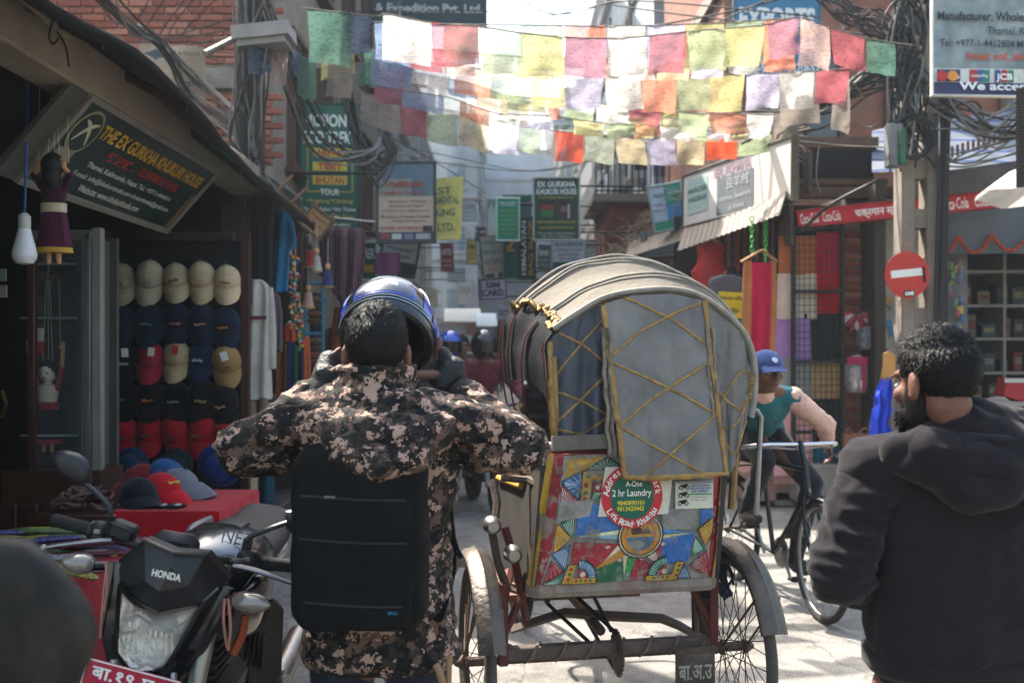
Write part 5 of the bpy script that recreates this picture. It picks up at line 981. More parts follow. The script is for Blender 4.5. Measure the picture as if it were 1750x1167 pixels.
for i, (px, py, c) in enumerate(((430, 700, '8a7c68'), (450, 695, '7a6a58'), (468, 705, '6a5c50'))):
    o = thing('cloth_bag', ('beige cotton bag hanging under the white jacket', 'second cotton bag under the white jacket', 'grey brown cotton bag nearest the camouflage sleeve')[i], 'bag', P(px, py+20, 7.2)); q = MB(); q.rings([[P(px+math.cos(a)*w_, py+y, 7.2)+V((0, math.sin(a)*.05, 0)) for a in [k*2*math.pi/16 for k in range(16)]] for w_, y in ((6, -14), (10, -8), (12, 6), (11, 20), (6, 24))]); q.build('sack', cloth(c), o)
    q = MB(); q.tube(catmull([P(px-5, py-12, 7.2), P(px, py-32, 7.2), P(px+5, py-12, 7.2)], 5), .006, 5); q.build('strap', cloth(c), o)
# ================================================================ GOODS: RIGHT SIDE
lt = thing('lattice_rack', 'black iron lattice rack hung with folded shawls', 'rack', P(1397, 860, 9.35)); D_ = 9.3
for px in (1356, 1439): q = MB(); q.box(P(px, 600, D_), (.035, .04, 2.35)); q.build('upright', mat('iron_black', '111214', .5, .3), lt, 0)
for py in (390, 498, 618, 738, 806): q = MB(); q.box(P(1397, py, D_), (.44, .035, .03)); q.build('rail', MATS['iron_black'], lt, 0)
q = MB()
for i in range(1, 9): q.box(P(1356+i*9.3, 600, D_-.01), (.006, .006, 2.2))
for i in range(36): q.box(P(1397, 396+i*11.4, D_-.014), (.44, .006, .006))
tag(q.build('lattice', MATS['iron_black'], lt, 0), kind='stuff')
def shawl(label, x0, x1, y0, y1, c, d=9.38, fringe=False, nm='shawl'):
    o = thing(nm, label, 'shawl', P((x0+x1)/2, y1, d), 'shawls on the lattice rack'); ph = rnd.uniform(0, 6); q = MB()
    q.grid(lambda u, v: P(x0+(x1-x0)*u, y0+(y1-y0)*v, d)+V((0, .012*math.sin(u*9+ph)*(.3+v)+.006*noise.noise(V((u*5, v*5, ph))), 0)), 12, 10, thick=.02); q.build('fold', cloth(c, .2), o)
    q = MB(); q.tube([P(x0, y0, d+.02), P(x1, y0, d+.02)], .006, 5); q.build('hanger_bar', IRON, o)
    if fringe:
        q = MB(); k = x0+1
        while k < x1: q.tube([P(k, y1-1, d), P(k+rnd.uniform(-1, 1), y1+14, d)], .004, 4); k += 3
        q.build('fringe', cloth(c), o)
for a in (('rust brown shawl at the top of the lattice', 1330, 1394, 404, 470, 'a8643c'), ('magenta shawl at the top right of the lattice', 1395, 1436, 398, 466, 'a8143c'), ('cream shawl in the second tier of the lattice', 1328, 1394, 468, 546, 'c2b6a4'), ('deep red shawl below the magenta one', 1395, 1434, 466, 536, 'b0101c'),
          ('lilac shawl in the third tier of the lattice', 1322, 1384, 545, 616, '9a78ac'), ('dark green-black shawl beside the lilac one', 1374, 1434, 536, 620, '1c2426'), ('grey shawl in the fourth tier of the lattice', 1318, 1386, 610, 692, '8c8a86'), ('beige shawl beside the grey one', 1386, 1434, 620, 694, 'a8845c'),
          ('pale pink long shawl with fringe low on the lattice', 1322, 1386, 690, 812, 'd49a94', 9.34, True), ('black shawl over the teal one low on the lattice', 1374, 1434, 682, 756, '111216', 9.36), ('teal shawl at the foot of the lattice', 1386, 1434, 750, 796, '0f6078', 9.4, True), ('pink shawl trailing behind the cyclist hands', 1290, 1330, 680, 800, 'cf9a9a', 9.6, True), ('lilac strip of shawl beside the crimson hanger shawl', 1318, 1330, 480, 640, '8a6a9c', 9.5)):
    shawl(*a)
hs_ = thing('hanging_shawl', 'crimson shawl with brown border on a wooden hanger and green chain', 'shawl', P(1297, 650, 9.0)); D_ = 9.0
q = MB(); q.grid(lambda u, v: P(1284+u*34-v*3, 449+v*205, D_)+V((0, .02*math.sin(u*10+v)*(.4+v), 0)), 16, 14, thick=.012); q.build('cloth', cloth('b3123a'), hs_)
for x0, x1 in ((1270, 1284), (1316, 1326)): q = MB(); q.grid(lambda u, v: P(x0+u*(x1-x0)-v*3, 446+v*212, D_-.008)+V((0, .015*math.sin(u*4+v*5), 0)), 5, 14, thick=.01); q.build('border', cloth('a8683c'), hs_)
q = MB(); q.tube(catmull([P(1266, 448, D_), P(1285, 437, D_), P(1303, 428, D_), P(1315, 438, D_), P(1328, 447, D_)], 5), .02, 8, flat=.6); q.build('hanger', mat('hanger_wood', 'a87a48', .45), hs_)
for px, y0, y1 in ((1285, 375, 436), (1308, 365, 450)):
    o = thing('plastic_chain', ('green plastic chain holding the crimson shawl, left one', 'green plastic chain holding the crimson shawl, right one')[px > 1290], 'chain', P(px, y1, 9.05)); k = y0; i = 0
    while k < y1:
        q = MB(); c = P(px, k, 9.05); q.tube([c+V((math.cos(a)*.016*(i % 2 == 0), math.cos(a)*.016*(i % 2), math.sin(a)*.03)) for a in [j*2*math.pi/12 for j in range(12)]], .005, 5, loop=True); q.build('link', mat('green_plastic', '3fae3a', .4), o); k += 8.5; i += 1
vb = thing('padded_vest', 'bright red padded vest bag hanging at the shop corner', 'vest', P(1213, 500, 10.4))
q = MB(); rg = []
for (cx_, y, hw, dp) in ((1214, 410, 9, .05), (1214, 416, 20, .06), (1214, 424, 24, .07), (1214, 436, 21, .08), (1214, 450, 22, .1), (1213, 464, 31, .11), (1213, 472, 29, .12), (1212, 484, 33, .11), (1212, 494, 30, .12), (1211, 508, 34, .12), (1211, 540, 34, .1)):
    rg.append([P(cx_+hw*math.cos(a)*(1+.03*math.sin(5*a)), y, 10.4)+V((0, dp*math.sin(a), 0)) for a in [k*2*math.pi/26 for k in range(26)]])
q.rings(rg); q.build('body', mat('red_nylon', 'c21f1c', .4, var=.25, scale=14, bump=.6, bscale=14, trans=.3), vb); q = MB(); q.tube(catmull([P(1200, 416, 10.35), P(1214, 408, 10.35), P(1228, 416, 10.35)], 5), .025, 8); q.build('collar', cloth('b08060'), vb)
ts = garment('shirt', 'grey T-shirt on a wooden hanger carrying the yellow price card', 'shirt', [(1243, 470, 12), (1242, 478, 30), (1241, 500, 30), (1240, 580, 30)], 9.7, cloth('5a5c62'), .05, 3, hanger=True)
board('price_card', 'yellow card reading Special offer 1500/- pinned to the grey T-shirt', wallM(P(1250, 521, 9.62), 0, R(-3)), 46/F*9.62, 44/F*9.62, 'd2bf1c', [('Special offer', .5, .25, .92, .2, '2a2a1c', .01), ('1500/-', .55, .72, .6, .2, '2a2a1c', .02)], t=.004)
SCN = ('indigo', 'wine red', 'mustard', 'blue', 'brown', 'orange', 'midnight', 'russet', 'plum', 'brick red', 'royal blue', 'sand', 'black violet', 'rose', 'steel blue', 'umber', 'stone', 'navy', 'camel', 'taupe'); ORD = ('first', 'second', 'third', 'fourth', 'fifth', 'sixth', 'seventh', 'eighth', 'ninth', 'tenth', 'eleventh', 'twelfth', 'thirteenth', 'fourteenth', 'fifteenth', 'sixteenth', 'seventeenth', 'eighteenth', 'nineteenth', 'twentieth')
for i in range(20):
    px = 1234+i*5.4; c = ('1c2a58', '5a2a2c', 'b07a2c', '2a3a6a', '8a5034', 'a85a24', '1c2038', '7a3a34', '3a2a48', 'a8402c', '1f2a6a', '9a8c74', '2a1c30', '8a3a5a', '4a5a7a', '6a4a34', 'a89a84', '243a6a', '8a6a48', '9a9080')[i]
    garment('scarf', f'thin {SCN[i]} scarf in the row under the tin eave, {ORD[i]} from the red vest', 'scarf', [(px, 392-i*.8, 2.2), (px, 410, 2.8), (px, 452+rnd.uniform(-8, 24), 2.8)], 10.5-.02*i, cloth(c), .03, 3, group='scarves under the tin eave')
# snack packets, bags
sk = thing('snack_bunch', 'bunch of red and white snack packets hung on the brick pier', 'snacks', P(1466, 570, 9.55))
for i in range(9):
    a = R(200+i*20); c = P(1466, 536, 9.55); mx = M.Translation(c) @ M.Rotation(-(a+R(90)), 4, 'Y'); q = MB()
    q.tube([(0, .02*(i % 3), -.02), (0, .02*(i % 3)-.01, -.05), (0, .02*(i % 3)-.02, -.13), (0, .02*(i % 3)-.01, -.17)], [.006, .03, .035, .008], 8, flat=.45, up=(0, 1, 0), m=M.Translation(c) @ M.Rotation(R(i*20-80), 4, 'Y')); q.build('packet', mat('snack_'+str(i % 3), ('8a1c2a', 'c9beb4', 'b5481c')[i % 3], .3, var=.3, scale=40, spec=.6, bump=.4, bscale=50), sk)
for (px, py, w_, h_, c, lbx, nm_) in ((1483, 578, 18, 20, '6f7478', 'crumpled silver plastic bag below the snack packets', 'plastic_bag'), (1465, 640, 20, 32, 'b0a4a4', 'clear bag of pink sandals hanging on the brick pier', 'plastic_bag')):
    o = thing(nm_, lbx, 'bag', P(px, py+h_, 9.55)); q = MB(); q.rings([[P(px+math.cos(a)*w_*k*(1+.12*math.sin(5*a+y)), py+y*h_, 9.52)+V((0, math.sin(a)*.06*k, 0)) for a in [j*2*math.pi/20 for j in range(20)]] for k, y in ((.3, -1.05), (.8, -.8), (1, -.2), (1, .5), (.7, .95))]); q.build('sack', mat('bag_'+c, c, .25, var=.4, scale=25, bump=.9, bscale=40, spec=.7), o)
    if h_ > 30:
        for (y0, y1, x0, x1) in ((-.95, -.55, -18, 18), (-.55, .9, 8, 14)): q = MB(); q.grid(lambda u, v: P(px+x0+(x1-x0)*u, py+h_*(y0+(y1-y0)*v), 9.44), 3, 3, thick=.006); q.build('label_strip', paint('a81c4a'), o, 0)
        for s_ in (-1, 1): q = MB(); q.ell(P(px+s_*6+2, py+18, 9.45), (.028, .015, .05), 10, 8); q.build('sandal', paint('c9bcae'), o, 180)
stl = thing('red_stool', 'red plastic stool under a grey cloth beside the lattice foot', 'stool', P(1470, 860, 9.3)); stl.location.z = 0; ORG[stl.name] = V(stl.location); sx_ = stl.location.x
for a in (-1, 1):
    for b_ in (-1, 1): q = MB(); q.box((sx_+a*.16, 9.3+b_*.12, .27), (.04, .04, .54), bev=.006); q.build('leg', paint('a01c1c'), stl)
q = MB(); q.grid(lambda u, v: V((sx_-.24+u*.48, 9.1+v*.4, .56-.05*abs(u*2-1)**6-.03*noise.noise(V((u*6, v*5, 2))))), 14, 8, thick=.012); q.build('cloth', cloth('8a857c'), stl)
for i, px in enumerate((1450, 1478)):
    o = thing('woven_basket', ('small woven brown basket on the stool nearest the lattice', 'larger woven brown basket on the stool')[i], 'basket', P(px, 775, 9.25)); q = MB(); w_ = .055+.03*i; c = V((P(px, 775, 9.25).x, 9.25, .575))
    q.rings([[c+V((w_*sx*k, .06*sy*k, z)) for sx, sy in ((-1, -1), (-.3, -1.05), (.3, -1.05), (1, -1), (1, 1), (-1, 1))] for k, z in ((.92, 0), (1, .05), (1.03, .15))]); q.build('weave', mat('wicker', '8a5434', .7, wave=('Z', 30., ('6a3a24', 'a06a48'), 4.), bump=.5, bscale=90), o, 0)
    q = MB(); q.tube(catmull([c+V((-w_*.7, 0, .15)), c+V((0, 0, .2)), c+V((w_*.7, 0, .15))], 6), .008, 6); q.build('handle', MATS['wicker'], o)
bb2 = thing('blue_rain_cape', 'bright blue plastic cape hanging behind the hooded man', 'cape', P(1508, 760, 8.0)); q = MB()
q.rings([[P(x+hw*math.cos(a)*(1+.16*math.sin(5*a+y*.21)), y+5*math.sin(3*a+y), 8.0)+V((0, .07*math.sin(a)*(1+.4*math.sin(7*a+y*.4)), 0)) for a in [k*2*math.pi/40 for k in range(40)]] for x, y, hw in ((1515, 650, 6), (1513, 664, 11), (1509, 678, 15), (1508, 690, 12), (1506, 704, 16), (1503, 720, 14), (1504, 736, 17), (1502, 752, 15))]); q.build('sheet', mat('blue_nylon', '1f3fb8', .4, var=.25, scale=12, bump=.7, bscale=18), bb2)
pd = thing('wooden_paddle', 'yellow-brown wooden mask board standing above the blue cape', 'mask', P(1516, 680, 8.05)); q = MB(); q.prism([(x/F*8.05, y/F*8.05) for x, y in ((-14, -38), (-4, -42), (6, -30), (14, 0), (14, 34), (2, 40), (-6, 36), (-6, 18), (-10, -10))], .03, wallM(P(1514, 640, 8.08))); q.build('board', mat('mask_wood', 'b5803a', .5, var=.2, scale=12), pd)
q = MB(); q.box(P(1519, 725, 8.03), (.045, .03, .36), bev=.004); q.build('handle', WOOD, pd)
# kiosk goods
gr = thing('marigold_garland', 'orange paper garland looped under the kiosk valance', 'garland', P(1690, 420, 9.62))
for k, (a, b_) in enumerate((((1600, 424), (1638, 404)), ((1638, 404), (1694, 400)), ((1694, 400), (1760, 396)))):
    q = MB(); q.tube(cat_sag(P(a[0], a[1], 9.62), P(b_[0], b_[1], 9.62), .09 if k == 0 else .17, 20), [.016+.006*math.sin(i*2.4) for i in range(21)], 7); q.build('loop', cloth('a83c1c'), gr)
for i in range(34):
    px = 1612+rnd.uniform(0, 34); py = 440+rnd.uniform(0, 120)*(1 if px > 1628 else .6)
    o = thing('sachet', f'{("yellow", "blue", "green", "red")[i % 4]} snack sachet strip beside the kiosk shelves', 'sachet', P(px, py+8, 9.8), f'{("yellow", "blue", "green", "red")[i % 4]} sachets hanging in the kiosk')
    q = MB(); q.box(P(px, py, 9.8+rnd.uniform(-.03, .03)), (.045, .012, .075), rot=M.Rotation(rnd.uniform(-.3, .3), 4, 'Y'), bev=.005); q.build('foil', mat('foil_'+str(i % 4), ('b5962c', '2a4a7a', '3a6a44', '8a2a28')[i % 4], .35, var=.3, scale=40, spec=.6), o)
    q = MB(); q.box(P(px, py-6, 9.8), (.02, .03, .008)); q.build('clip', STEEL, o, 0)
shn = ('bottom', 'second', 'third', 'fourth', 'fifth', 'top')
for r_, z in enumerate((.55, .95, 1.25, 1.62, 1.98)):
    x = 4.66
    while x < 5.95:
        w_ = rnd.uniform(.09, .19); h_ = rnd.uniform(.12, .26); k = rnd.randrange(8); c = ('3a1a1c', '1a242e', '54493a', '242e24', '6a1c18', '2c2c30', '6a604c', '1a3640')[k]; nmc = ('maroon', 'slate', 'tan', 'dark green', 'red', 'grey', 'cream', 'teal')[k]  # carton and print colours darkened to carry the dimness inside the kiosk
        o = thing('boxed_goods', f'{nmc} box of goods on the {shn[r_]} kiosk shelf', 'box', (x+w_/2, 10.98, z+.02), f'{nmc} boxes on the {shn[r_]} kiosk shelf'); q = MB(); q.box((x+w_/2, 10.98, z+.016+h_/2), (w_*.92, .2, h_), bev=.008); q.build('carton', paint(c), o)
        q = MB(); q.box((x+w_/2, 10.876, z+.016+h_*.55), (w_*.6, .006, h_*.35)); q.build('print', paint(('6a6250', '5a5e62', '5a1c18', '75683c')[k % 4]), o, 0); x += w_+rnd.uniform(.01, .06)
rc = thing('red_crate', 'bright red display crate on the low kiosk counter', 'crate', P(1730, 760, 9.2)); q = MB(); q.box(P(1735, 668, 9.4), (.3, .2, .18), rot=M.Rotation(R(16), 4, 'Y'), bev=.01); q.build('body', paint('a01c20'), rc); q = MB(); q.box(P(1735, 650, 9.28), (.2, .01, .04)); q.build('print', paint('b8b0a8'), rc, 0)
cn_ = thing('shop_counter', 'cluttered low counter at the front of the kiosk', 'counter', (P(1720, 860, 9.5).x, 9.5, 0)); q = MB(); q.box((P(1730, 600, 9.5).x, 9.5, .48), (.8, .45, .95), bev=.01); q.build('body', mat('counter', '5a4c40', .7, dirt=.4), cn_); q = MB(); q.box((P(1730, 600, 9.5).x, 9.48, 1.0), (.9, .55, .04)); q.build('top', mat('shelf', '8a8478'), cn_, 0)
stp = thing('shop_step', 'low concrete plinth below the lattice rack', 'plinth', P(1405, 870, 9.4)); q = MB(); q.box((P(1400, 600, 9.45).x, 9.45, .26), (.55, .5, .36), bev=.02); q.build('block', CONC, stp); q = MB(); q.box((P(1310, 600, 9.8).x, 9.8, .2), (.6, .6, .3), bev=.02); q.build('step', mat('pink_plinth', '9a7468', .9, var=.25, scale=5, dirt=.4), stp)
# ================================================================ VEHICLES
def rayfn(mtx):
    iv = mtx.inverted(); o0 = iv @ V((0, 0, H)); i3 = iv.to_3x3()
    def f(px, py, ly):
        d = i3 @ V(((px-CX)/F, 1, (HY-py)/F)); t = (ly-o0.y)/d.y; return o0+d*t
    return f
def wheel(parent, mtx, r, tr, ns, spoke_r=.0016, name='wheel', rimm=STEEL, tym=RUBBER, cross=.9, hubw=.05):
    """bicycle-type wheel, axle along local x"""
    def circ(rad, n=48): return [V((0, rad*math.cos(2*math.pi*i/n), rad*math.sin(2*math.pi*i/n))) for i in range(n)]
    q = MB(mtx); q.tube(circ(r-tr*1.9), tr*.62, 8, loop=True); w_ = q.build(name, rimm, parent)
    q = MB(mtx); q.tube(circ(r-tr, 56), tr, 12, loop=True); q.build('tyre', tym, w_)
    if ns:
        q = MB(mtx)
        for i in range(ns):
            a = 2*math.pi*i/ns; s_ = 1 if i % 2 else -1; b = a+(cross if (i//2) % 2 else -cross)
            q.tube([V((s_*hubw*.8, .022*math.cos(b), .022*math.sin(b))), V((0, (r-tr*2)*math.cos(a), (r-tr*2)*math.sin(a)))], spoke_r, 4)
        q.build('spokes', rimm, w_)
    q = MB(mtx); RX = M.Rotation(R(90), 4, 'Y'); q.lathe([(.01, -hubw-.03), (.014, -hubw-.02), (.028, -hubw), (.028, -hubw+.006), (.016, -hubw+.01), (.016, hubw-.01), (.028, hubw-.006), (.028, hubw), (.014, hubw+.02), (.01, hubw+.03)], 14, RX); q.build('hub', RUST, w_)
    return w_
# ---------------------------------------------------------------- cycle rickshaw
RM = M.Translation((.36, 3.735, 0)) @ M.Rotation(R(10.6), 4, 'Z')
rk_ = thing('cycle_rickshaw', 'old cycle rickshaw with grey folding hood and brightly painted back panel', 'rickshaw', (.36, 3.735, 0), rotz=R(10.6))
RL = rayfn(RM)
for x, nm_ in ((-.5, 'a'), (.5, 'b')): wheel(rk_, M.Translation((x, 0, .36)), .36, .021, 36, .0022, rimm=RUST, tym=mat('old_tyre', '4a4640', .9, var=.25, scale=12, dirt=.5, dcol='6a6258'))
MG = mat('mudguard', '5a534c', .42, .75, var=.3, scale=10, dirt=.55, dcol='54402e', bump=.2)
for x in (-.5, .5):
    q = MB(M.Translation((x, 0, .36))); rg = []
    a0, a1 = (-160, -45) if x < 0 else (-158, -50)
    for i in range(19):
        a = R(a0+(a1-a0)*i/18); rr = .405
        rg.append([V((w_, math.cos(a)*(rr+h_), -math.sin(a)*(rr+h_))) for w_, h_ in ((-.045, -.035), (-.047, -.012), (-.028, .004), (-.009, .006), (0, .013), (.009, .006), (.028, .004), (.047, -.012), (.045, -.035), (.04, -.034), (.026, -.002), (-.026, -.002), (-.04, -.034))])
    q.rings(rg); mg = q.build('mudguard', MG, rk_, 50)
    q = MB()
    for s_ in (-1, 1): q.tube([(x+s_*.045, -.30, .62), (x+s_*.05, 0, .36)], .005, 5)
    q.build('stay', RUST, mg)
# body tub, sheared a little as the load sits to one side
PX, PW, ZB, ZT, SHX = .025, .358, .665, 1.13, .083
def BL(x, y, z): return V((PX+x+(z-ZB)*SHX, y, z))
Z0 = .0
def panel_pt(U, W, off=0.):
    y = -.16-.0*W
    if U > .93: y += 1.6*(U-.93)**2*6
    if U < .06: y += (.06-U)**2*8
    if W < 0: y += W*W*1.5
    return BL((U-.5)*2*PW*(1-.02*W), y-off, ZB+(ZT-ZB)*W)
PAINT = mat('rickshaw_paint', rough=.5, vcol=True, var=.2, scale=14, dirt=.85, dcol='7d776c', bump=.35, bscale=50, spec=.35)
# make chips finer
for n_ in PAINT.node_tree.nodes:
    if n_.type == 'MAP_RANGE' and abs(n_.inputs[4].default_value-.85) < 1e-3: n_.inputs[1].default_value = .56; n_.inputs[2].default_value = .60
def add_chips(m, c):
    n = m.node_tree; N = n.nodes; L = n.links; b = N['Principled BSDF']; src = b.inputs['Base Color'].links[0].from_socket; tc = N.new('ShaderNodeTexCoord')
    def nz(s, lo, hi):
        x = N.new('ShaderNodeTexNoise'); x.inputs['Scale'].default_value = s; x.inputs['Detail'].default_value = 8; x.inputs['Roughness'].default_value = .7; L.new(tc.outputs['Object'], x.inputs['Vector'])
        r = N.new('ShaderNodeMapRange'); r.inputs[1].default_value = lo; r.inputs[2].default_value = hi; L.new(x.outputs[0], r.inputs[0]); return r.outputs[0]
    mu = N.new('ShaderNodeMath'); mu.operation = 'MULTIPLY'; L.new(nz(5, .47, .62), mu.inputs[0]); L.new(nz(46, .52, .57), mu.inputs[1])
    mx = N.new('ShaderNodeMix'); mx.data_type = 'RGBA'; mx.inputs[7].default_value = (*hx(c), 1); L.new(mu.outputs[0], mx.inputs[0]); L.new(src, mx.inputs[6])
    gr = N.new('ShaderNodeMix'); gr.data_type = 'RGBA'; gr.blend_type = 'MULTIPLY'; gr.inputs[7].default_value = (*hx('8a7a66'), 1); L.new(nz(9, .48, .8), gr.inputs[0]); L.new(mx.outputs[2], gr.inputs[6]); L.new(gr.outputs[2], b.inputs['Base Color'])
add_chips(PAINT, '8f8a80')
q = MB(); q.c = hx('8c1f28'); q.grid(lambda u, v: panel_pt(u, v), 40, 4, thick=.018); bp_ = q.build('back_panel', PAINT, rk_)
art = MB(); art_i = [0]
def A(zx, zy, off=0.): return panel_pt((zx-180)/1250., (950-zy)/860., off)
def shape(col_, pts, outline=None):
    art.c = hx(col_); art_i[0] += 1; o = .0012+art_i[0]*.00006
    art.poly([A(x, y, o) for x, y in pts][::-1])
def sh2(col_, pts, t=9):                    # black painted outline, then the fill
    cx_ = sum(p[0] for p in pts)/len(pts); cy_ = sum(p[1] for p in pts)/len(pts)
    def g(p, k): dx, dy = p[0]-cx_, p[1]-cy_; l = max(1, math.hypot(dx, dy)); return (p[0]+dx/l*k, p[1]+dy/l*k)
    shape('16161a', [g(p, t) for p in pts]); shape(col_, pts)
def fan(col_, c, pts, n=9, lc='cfd4c8'):
    sh2(col_, [c]+pts)
    for i in range(n):
        t = (i+.5)/n*(len(pts)-1); k = min(int(t), len(pts)-2); f = t-k
        e = (pts[k][0]*(1-f)+pts[k+1][0]*f, pts[k][1]*(1-f)+pts[k+1][1]*f); dx, dy = e[0]-c[0], e[1]-c[1]; l = math.hypot(dx, dy); nx, ny = -dy/l*2.2, dx/l*2.2
        a_ = (c[0]+dx*.3, c[1]+dy*.3); b_ = (c[0]+dx*.92, c[1]+dy*.92); shape(lc, [(a_[0]-nx*.3, a_[1]-ny*.3), (b_[0]-nx, b_[1]-ny), (b_[0]+nx, b_[1]+ny), (a_[0]+nx*.3, a_[1]+ny*.3)])
def disc(col_, c, r, n=28, a0=0, a1=360): shape(col_, [(c[0]+r*math.cos(R(a0+(a1-a0)*i/n)), c[1]+r*math.sin(R(a0+(a1-a0)*i/n))) for i in range(n+(a1-a0 != 360))]+([c] if a1-a0 != 360 else []))
shape('8c8880', [(322, 98), (1338, 98), (1338, 938), (250, 938), (300, 700)])
shape('b58a2c', [(345, 128), (580, 112), (470, 196), (345, 250)])
for i in range(7): shape('d6b45a', [(352, 190), (380+i*26, 130), (386+i*26, 134)])
fan('2a6f52', (600, 200), [(480, 188), (612, 118), (720, 188)])
fan('32679a', (455, 300), [(450, 205), (330, 268), (340, 300), (440, 385)])
fan('9c2430', (330, 480), [(325, 290), (440, 398)])
fan('2a7a54', (430, 650), [(345, 545), (424, 500)], 6); fan('b5862a', (312, 600), [(320, 548), (418, 645), (308, 742)], 8, 'd8b860'); fan('3a6f9c', (410, 690), [(300, 745), (392, 852)], 8)
fan('96232e', (300, 800), [(300, 790), (385, 860), (262, 930)], 8, 'c98a80'); fan('2a7a54', (380, 940), [(255, 938), (382, 886)], 6)
sh2('b58c2a', [(455, 205), (600, 205), (600, 262), (512, 262), (512, 400), (455, 400)], 8)
for (x, y, c) in ((492, 238, '1f6a3c'), (548, 232, '98262c'), (482, 296, '98262c'), (482, 350, '1f6a3c'), (482, 388, '98262c')): disc(c, (x, y), 17, 8)
sh2('98262c', [(530, 282), (600, 282), (600, 340), (530, 340)], 7); disc('c9c0a8', (556, 312), 14, 10); fan('3a8a5a', (530, 345), [(528, 410), (600, 345)], 5)
shape('3268a0', [(445, 420), (720, 420), (740, 600), (440, 640)]); shape('8e8a82', [(318, 402), (540, 388), (520, 500), (316, 532)])
shape('a1262c', [(432, 668), (730, 690), (600, 845), (428, 810)]); shape('18603a', [(590, 850), (770, 770), (775, 938), (590, 938)]); shape('9a2230', [(850, 770), (1005, 862), (925, 915), (815, 938)])
shape('2c62a2', [(1000, 655), (1225, 635), (1195, 820), (1012, 838)]); shape('85837c', [(1000, 466), (1240, 466), (1232, 605), (1000, 612)]); shape('2e66a0', [(1252, 482), (1340, 466), (1340, 528), (1262, 590)])
shape('9a2c36', [(930, 700), (1010, 690), (1015, 840), (900, 770)])
sh2('7fa2b0', [(740, 596), (446, 632), (740, 664)], 5); sh2('d8d6a0', [(740, 596), (446, 632), (740, 628)], 3); sh2('c0bc84', [(1000, 640), (1232, 630), (1000, 668)], 4); sh2('4a7aa8', [(1000, 600), (1232, 628), (1000, 634)], 4)
sh2('bd7f22', [(742, 716), (575, 856), (800, 770)], 5); sh2('d8caa4', [(720, 700), (640, 800), (745, 722)], 4); sh2('2f8a3c', [(765, 765), (795, 938), (860, 765)], 5); sh2('cfd0a0', [(760, 765), (775, 900), (790, 770)], 3); sh2('d2b8a8', [(885, 758), (1015, 850), (955, 712)], 5)
for x, y in ((655, 708), (740, 796), (882, 790), (1015, 700)): sh2('d8a8a0', [(x-20, y), (x, y-14), (x+22, y), (x, y+14)], 3)
for c, r in (('101012', 152), ('b9bc98', 143), ('14140f', 134), ('c0842a', 126), ('a85a5c', 100), ('c08a34', 92)): disc(c, (865, 640), r, 36)
disc('4a6f86', (865, 648), 88, 18, 0, 180); disc('8a867c', (840, 670), 60, 14, 10, 170); sh2('5c3a2a', [(800, 600), (840, 570), (880, 610), (900, 580), (935, 625), (810, 630)], 3)
fan('b5862a', (1342, 630), [(1342, 538), (1248, 612), (1302, 722)], 8, 'd8b860'); fan('2a7a54', (1212, 790), [(1232, 658), (1294, 742)], 7); fan('98262e', (1330, 880), [(1312, 758), (1205, 850), (1330, 920)], 7, 'c98a80'); fan('33689c', (1170, 845), [(1212, 932), (1128, 932)], 5)
for (c, a0, a1, c1, L_) in (((478, 902), -90, 0, '3f7a9c', [(412, 816), (456, 816), (442, 904), (592, 904), (592, 938), (374, 938)]), ((1048, 902), 180, 270, '3a8a6a', [(1112, 822), (1162, 822), (1122, 938), (918, 938), (918, 908), (1088, 904)])):
    disc('101014', c, 122, 16, a0, a1); disc(c1, c, 112, 16, a0, a1); disc('101014', c, 66, 14, a0, a1); disc('98262c', c, 58, 14, a0, a1); disc('c8bca8', (c[0]+(28 if a0 < 0 else -12), c[1]-22), 18, 10)
    for i in range(9): a = R(a0+(a1-a0)*(i+.5)/9); shape('cfd6d0', [(c[0]+70*math.cos(a), c[1]+70*math.sin(a)), (c[0]+106*math.cos(a-.03), c[1]+106*math.sin(a-.03)), (c[0]+106*math.cos(a+.03), c[1]+106*math.sin(a+.03))])
    sh2('b8902a', L_, 7)
    m_ = 1 if a0 < 0 else -1; bx0 = 412 if m_ > 0 else 1140
    for i in range(3): disc(('98262c', '1f6a3c')[i % 2], ((428 if m_ > 0 else 1134)-m_*0-(i*8 if m_ < 0 else i*6), 845+i*32), 12, 8)
    for i in range(4): disc(('98262c', '1f6a3c')[i % 2], (c[0]+m_*(i*30-10), 921), 10, 8)
for x0, x1, c in ((168, 212, 'b8912a'),): shape(c, [(x0+46, 90), (x1+40, 90), (x1-4, 948), (x0, 948)])
for i in range(12): x = 1428+i*0; y0 = 110+i*68
art.c = hx('b8912a')
for i in range(10):
    y0, y1 = 110+i*84, 110+(i+1)*84; o = .01; xx = lambda y: 1412-max(0, y-760)*.12
    art.poly([A(xx(y0)-26, y0, o), A(xx(y0), y0, o), A(xx(y1), y1, o), A(xx(y1)-26, y1, o)])
for i in range(5): disc('6a1c22', (296 if i < 2 else 1394, 210+i*115), 26, 14)
art.build('painted_design', PAINT, bp_, 0)
q = MB(); q.c = None
q.rings([[panel_pt(u, 0, .004)+V((0, 0, z))+V((0, dy, 0)) for z, dy in ((.005, 0), (-.025, .0), (-.045, .012), (-.045, .05), (.005, .05))] for u in [i/20 for i in range(21)]]); q.build('bottom_rail', mat('worn_wood_rail', '8a8176', .8, var=.3, scale=12, dirt=.6, dcol='6a2228', bump=.3), rk_, 30)
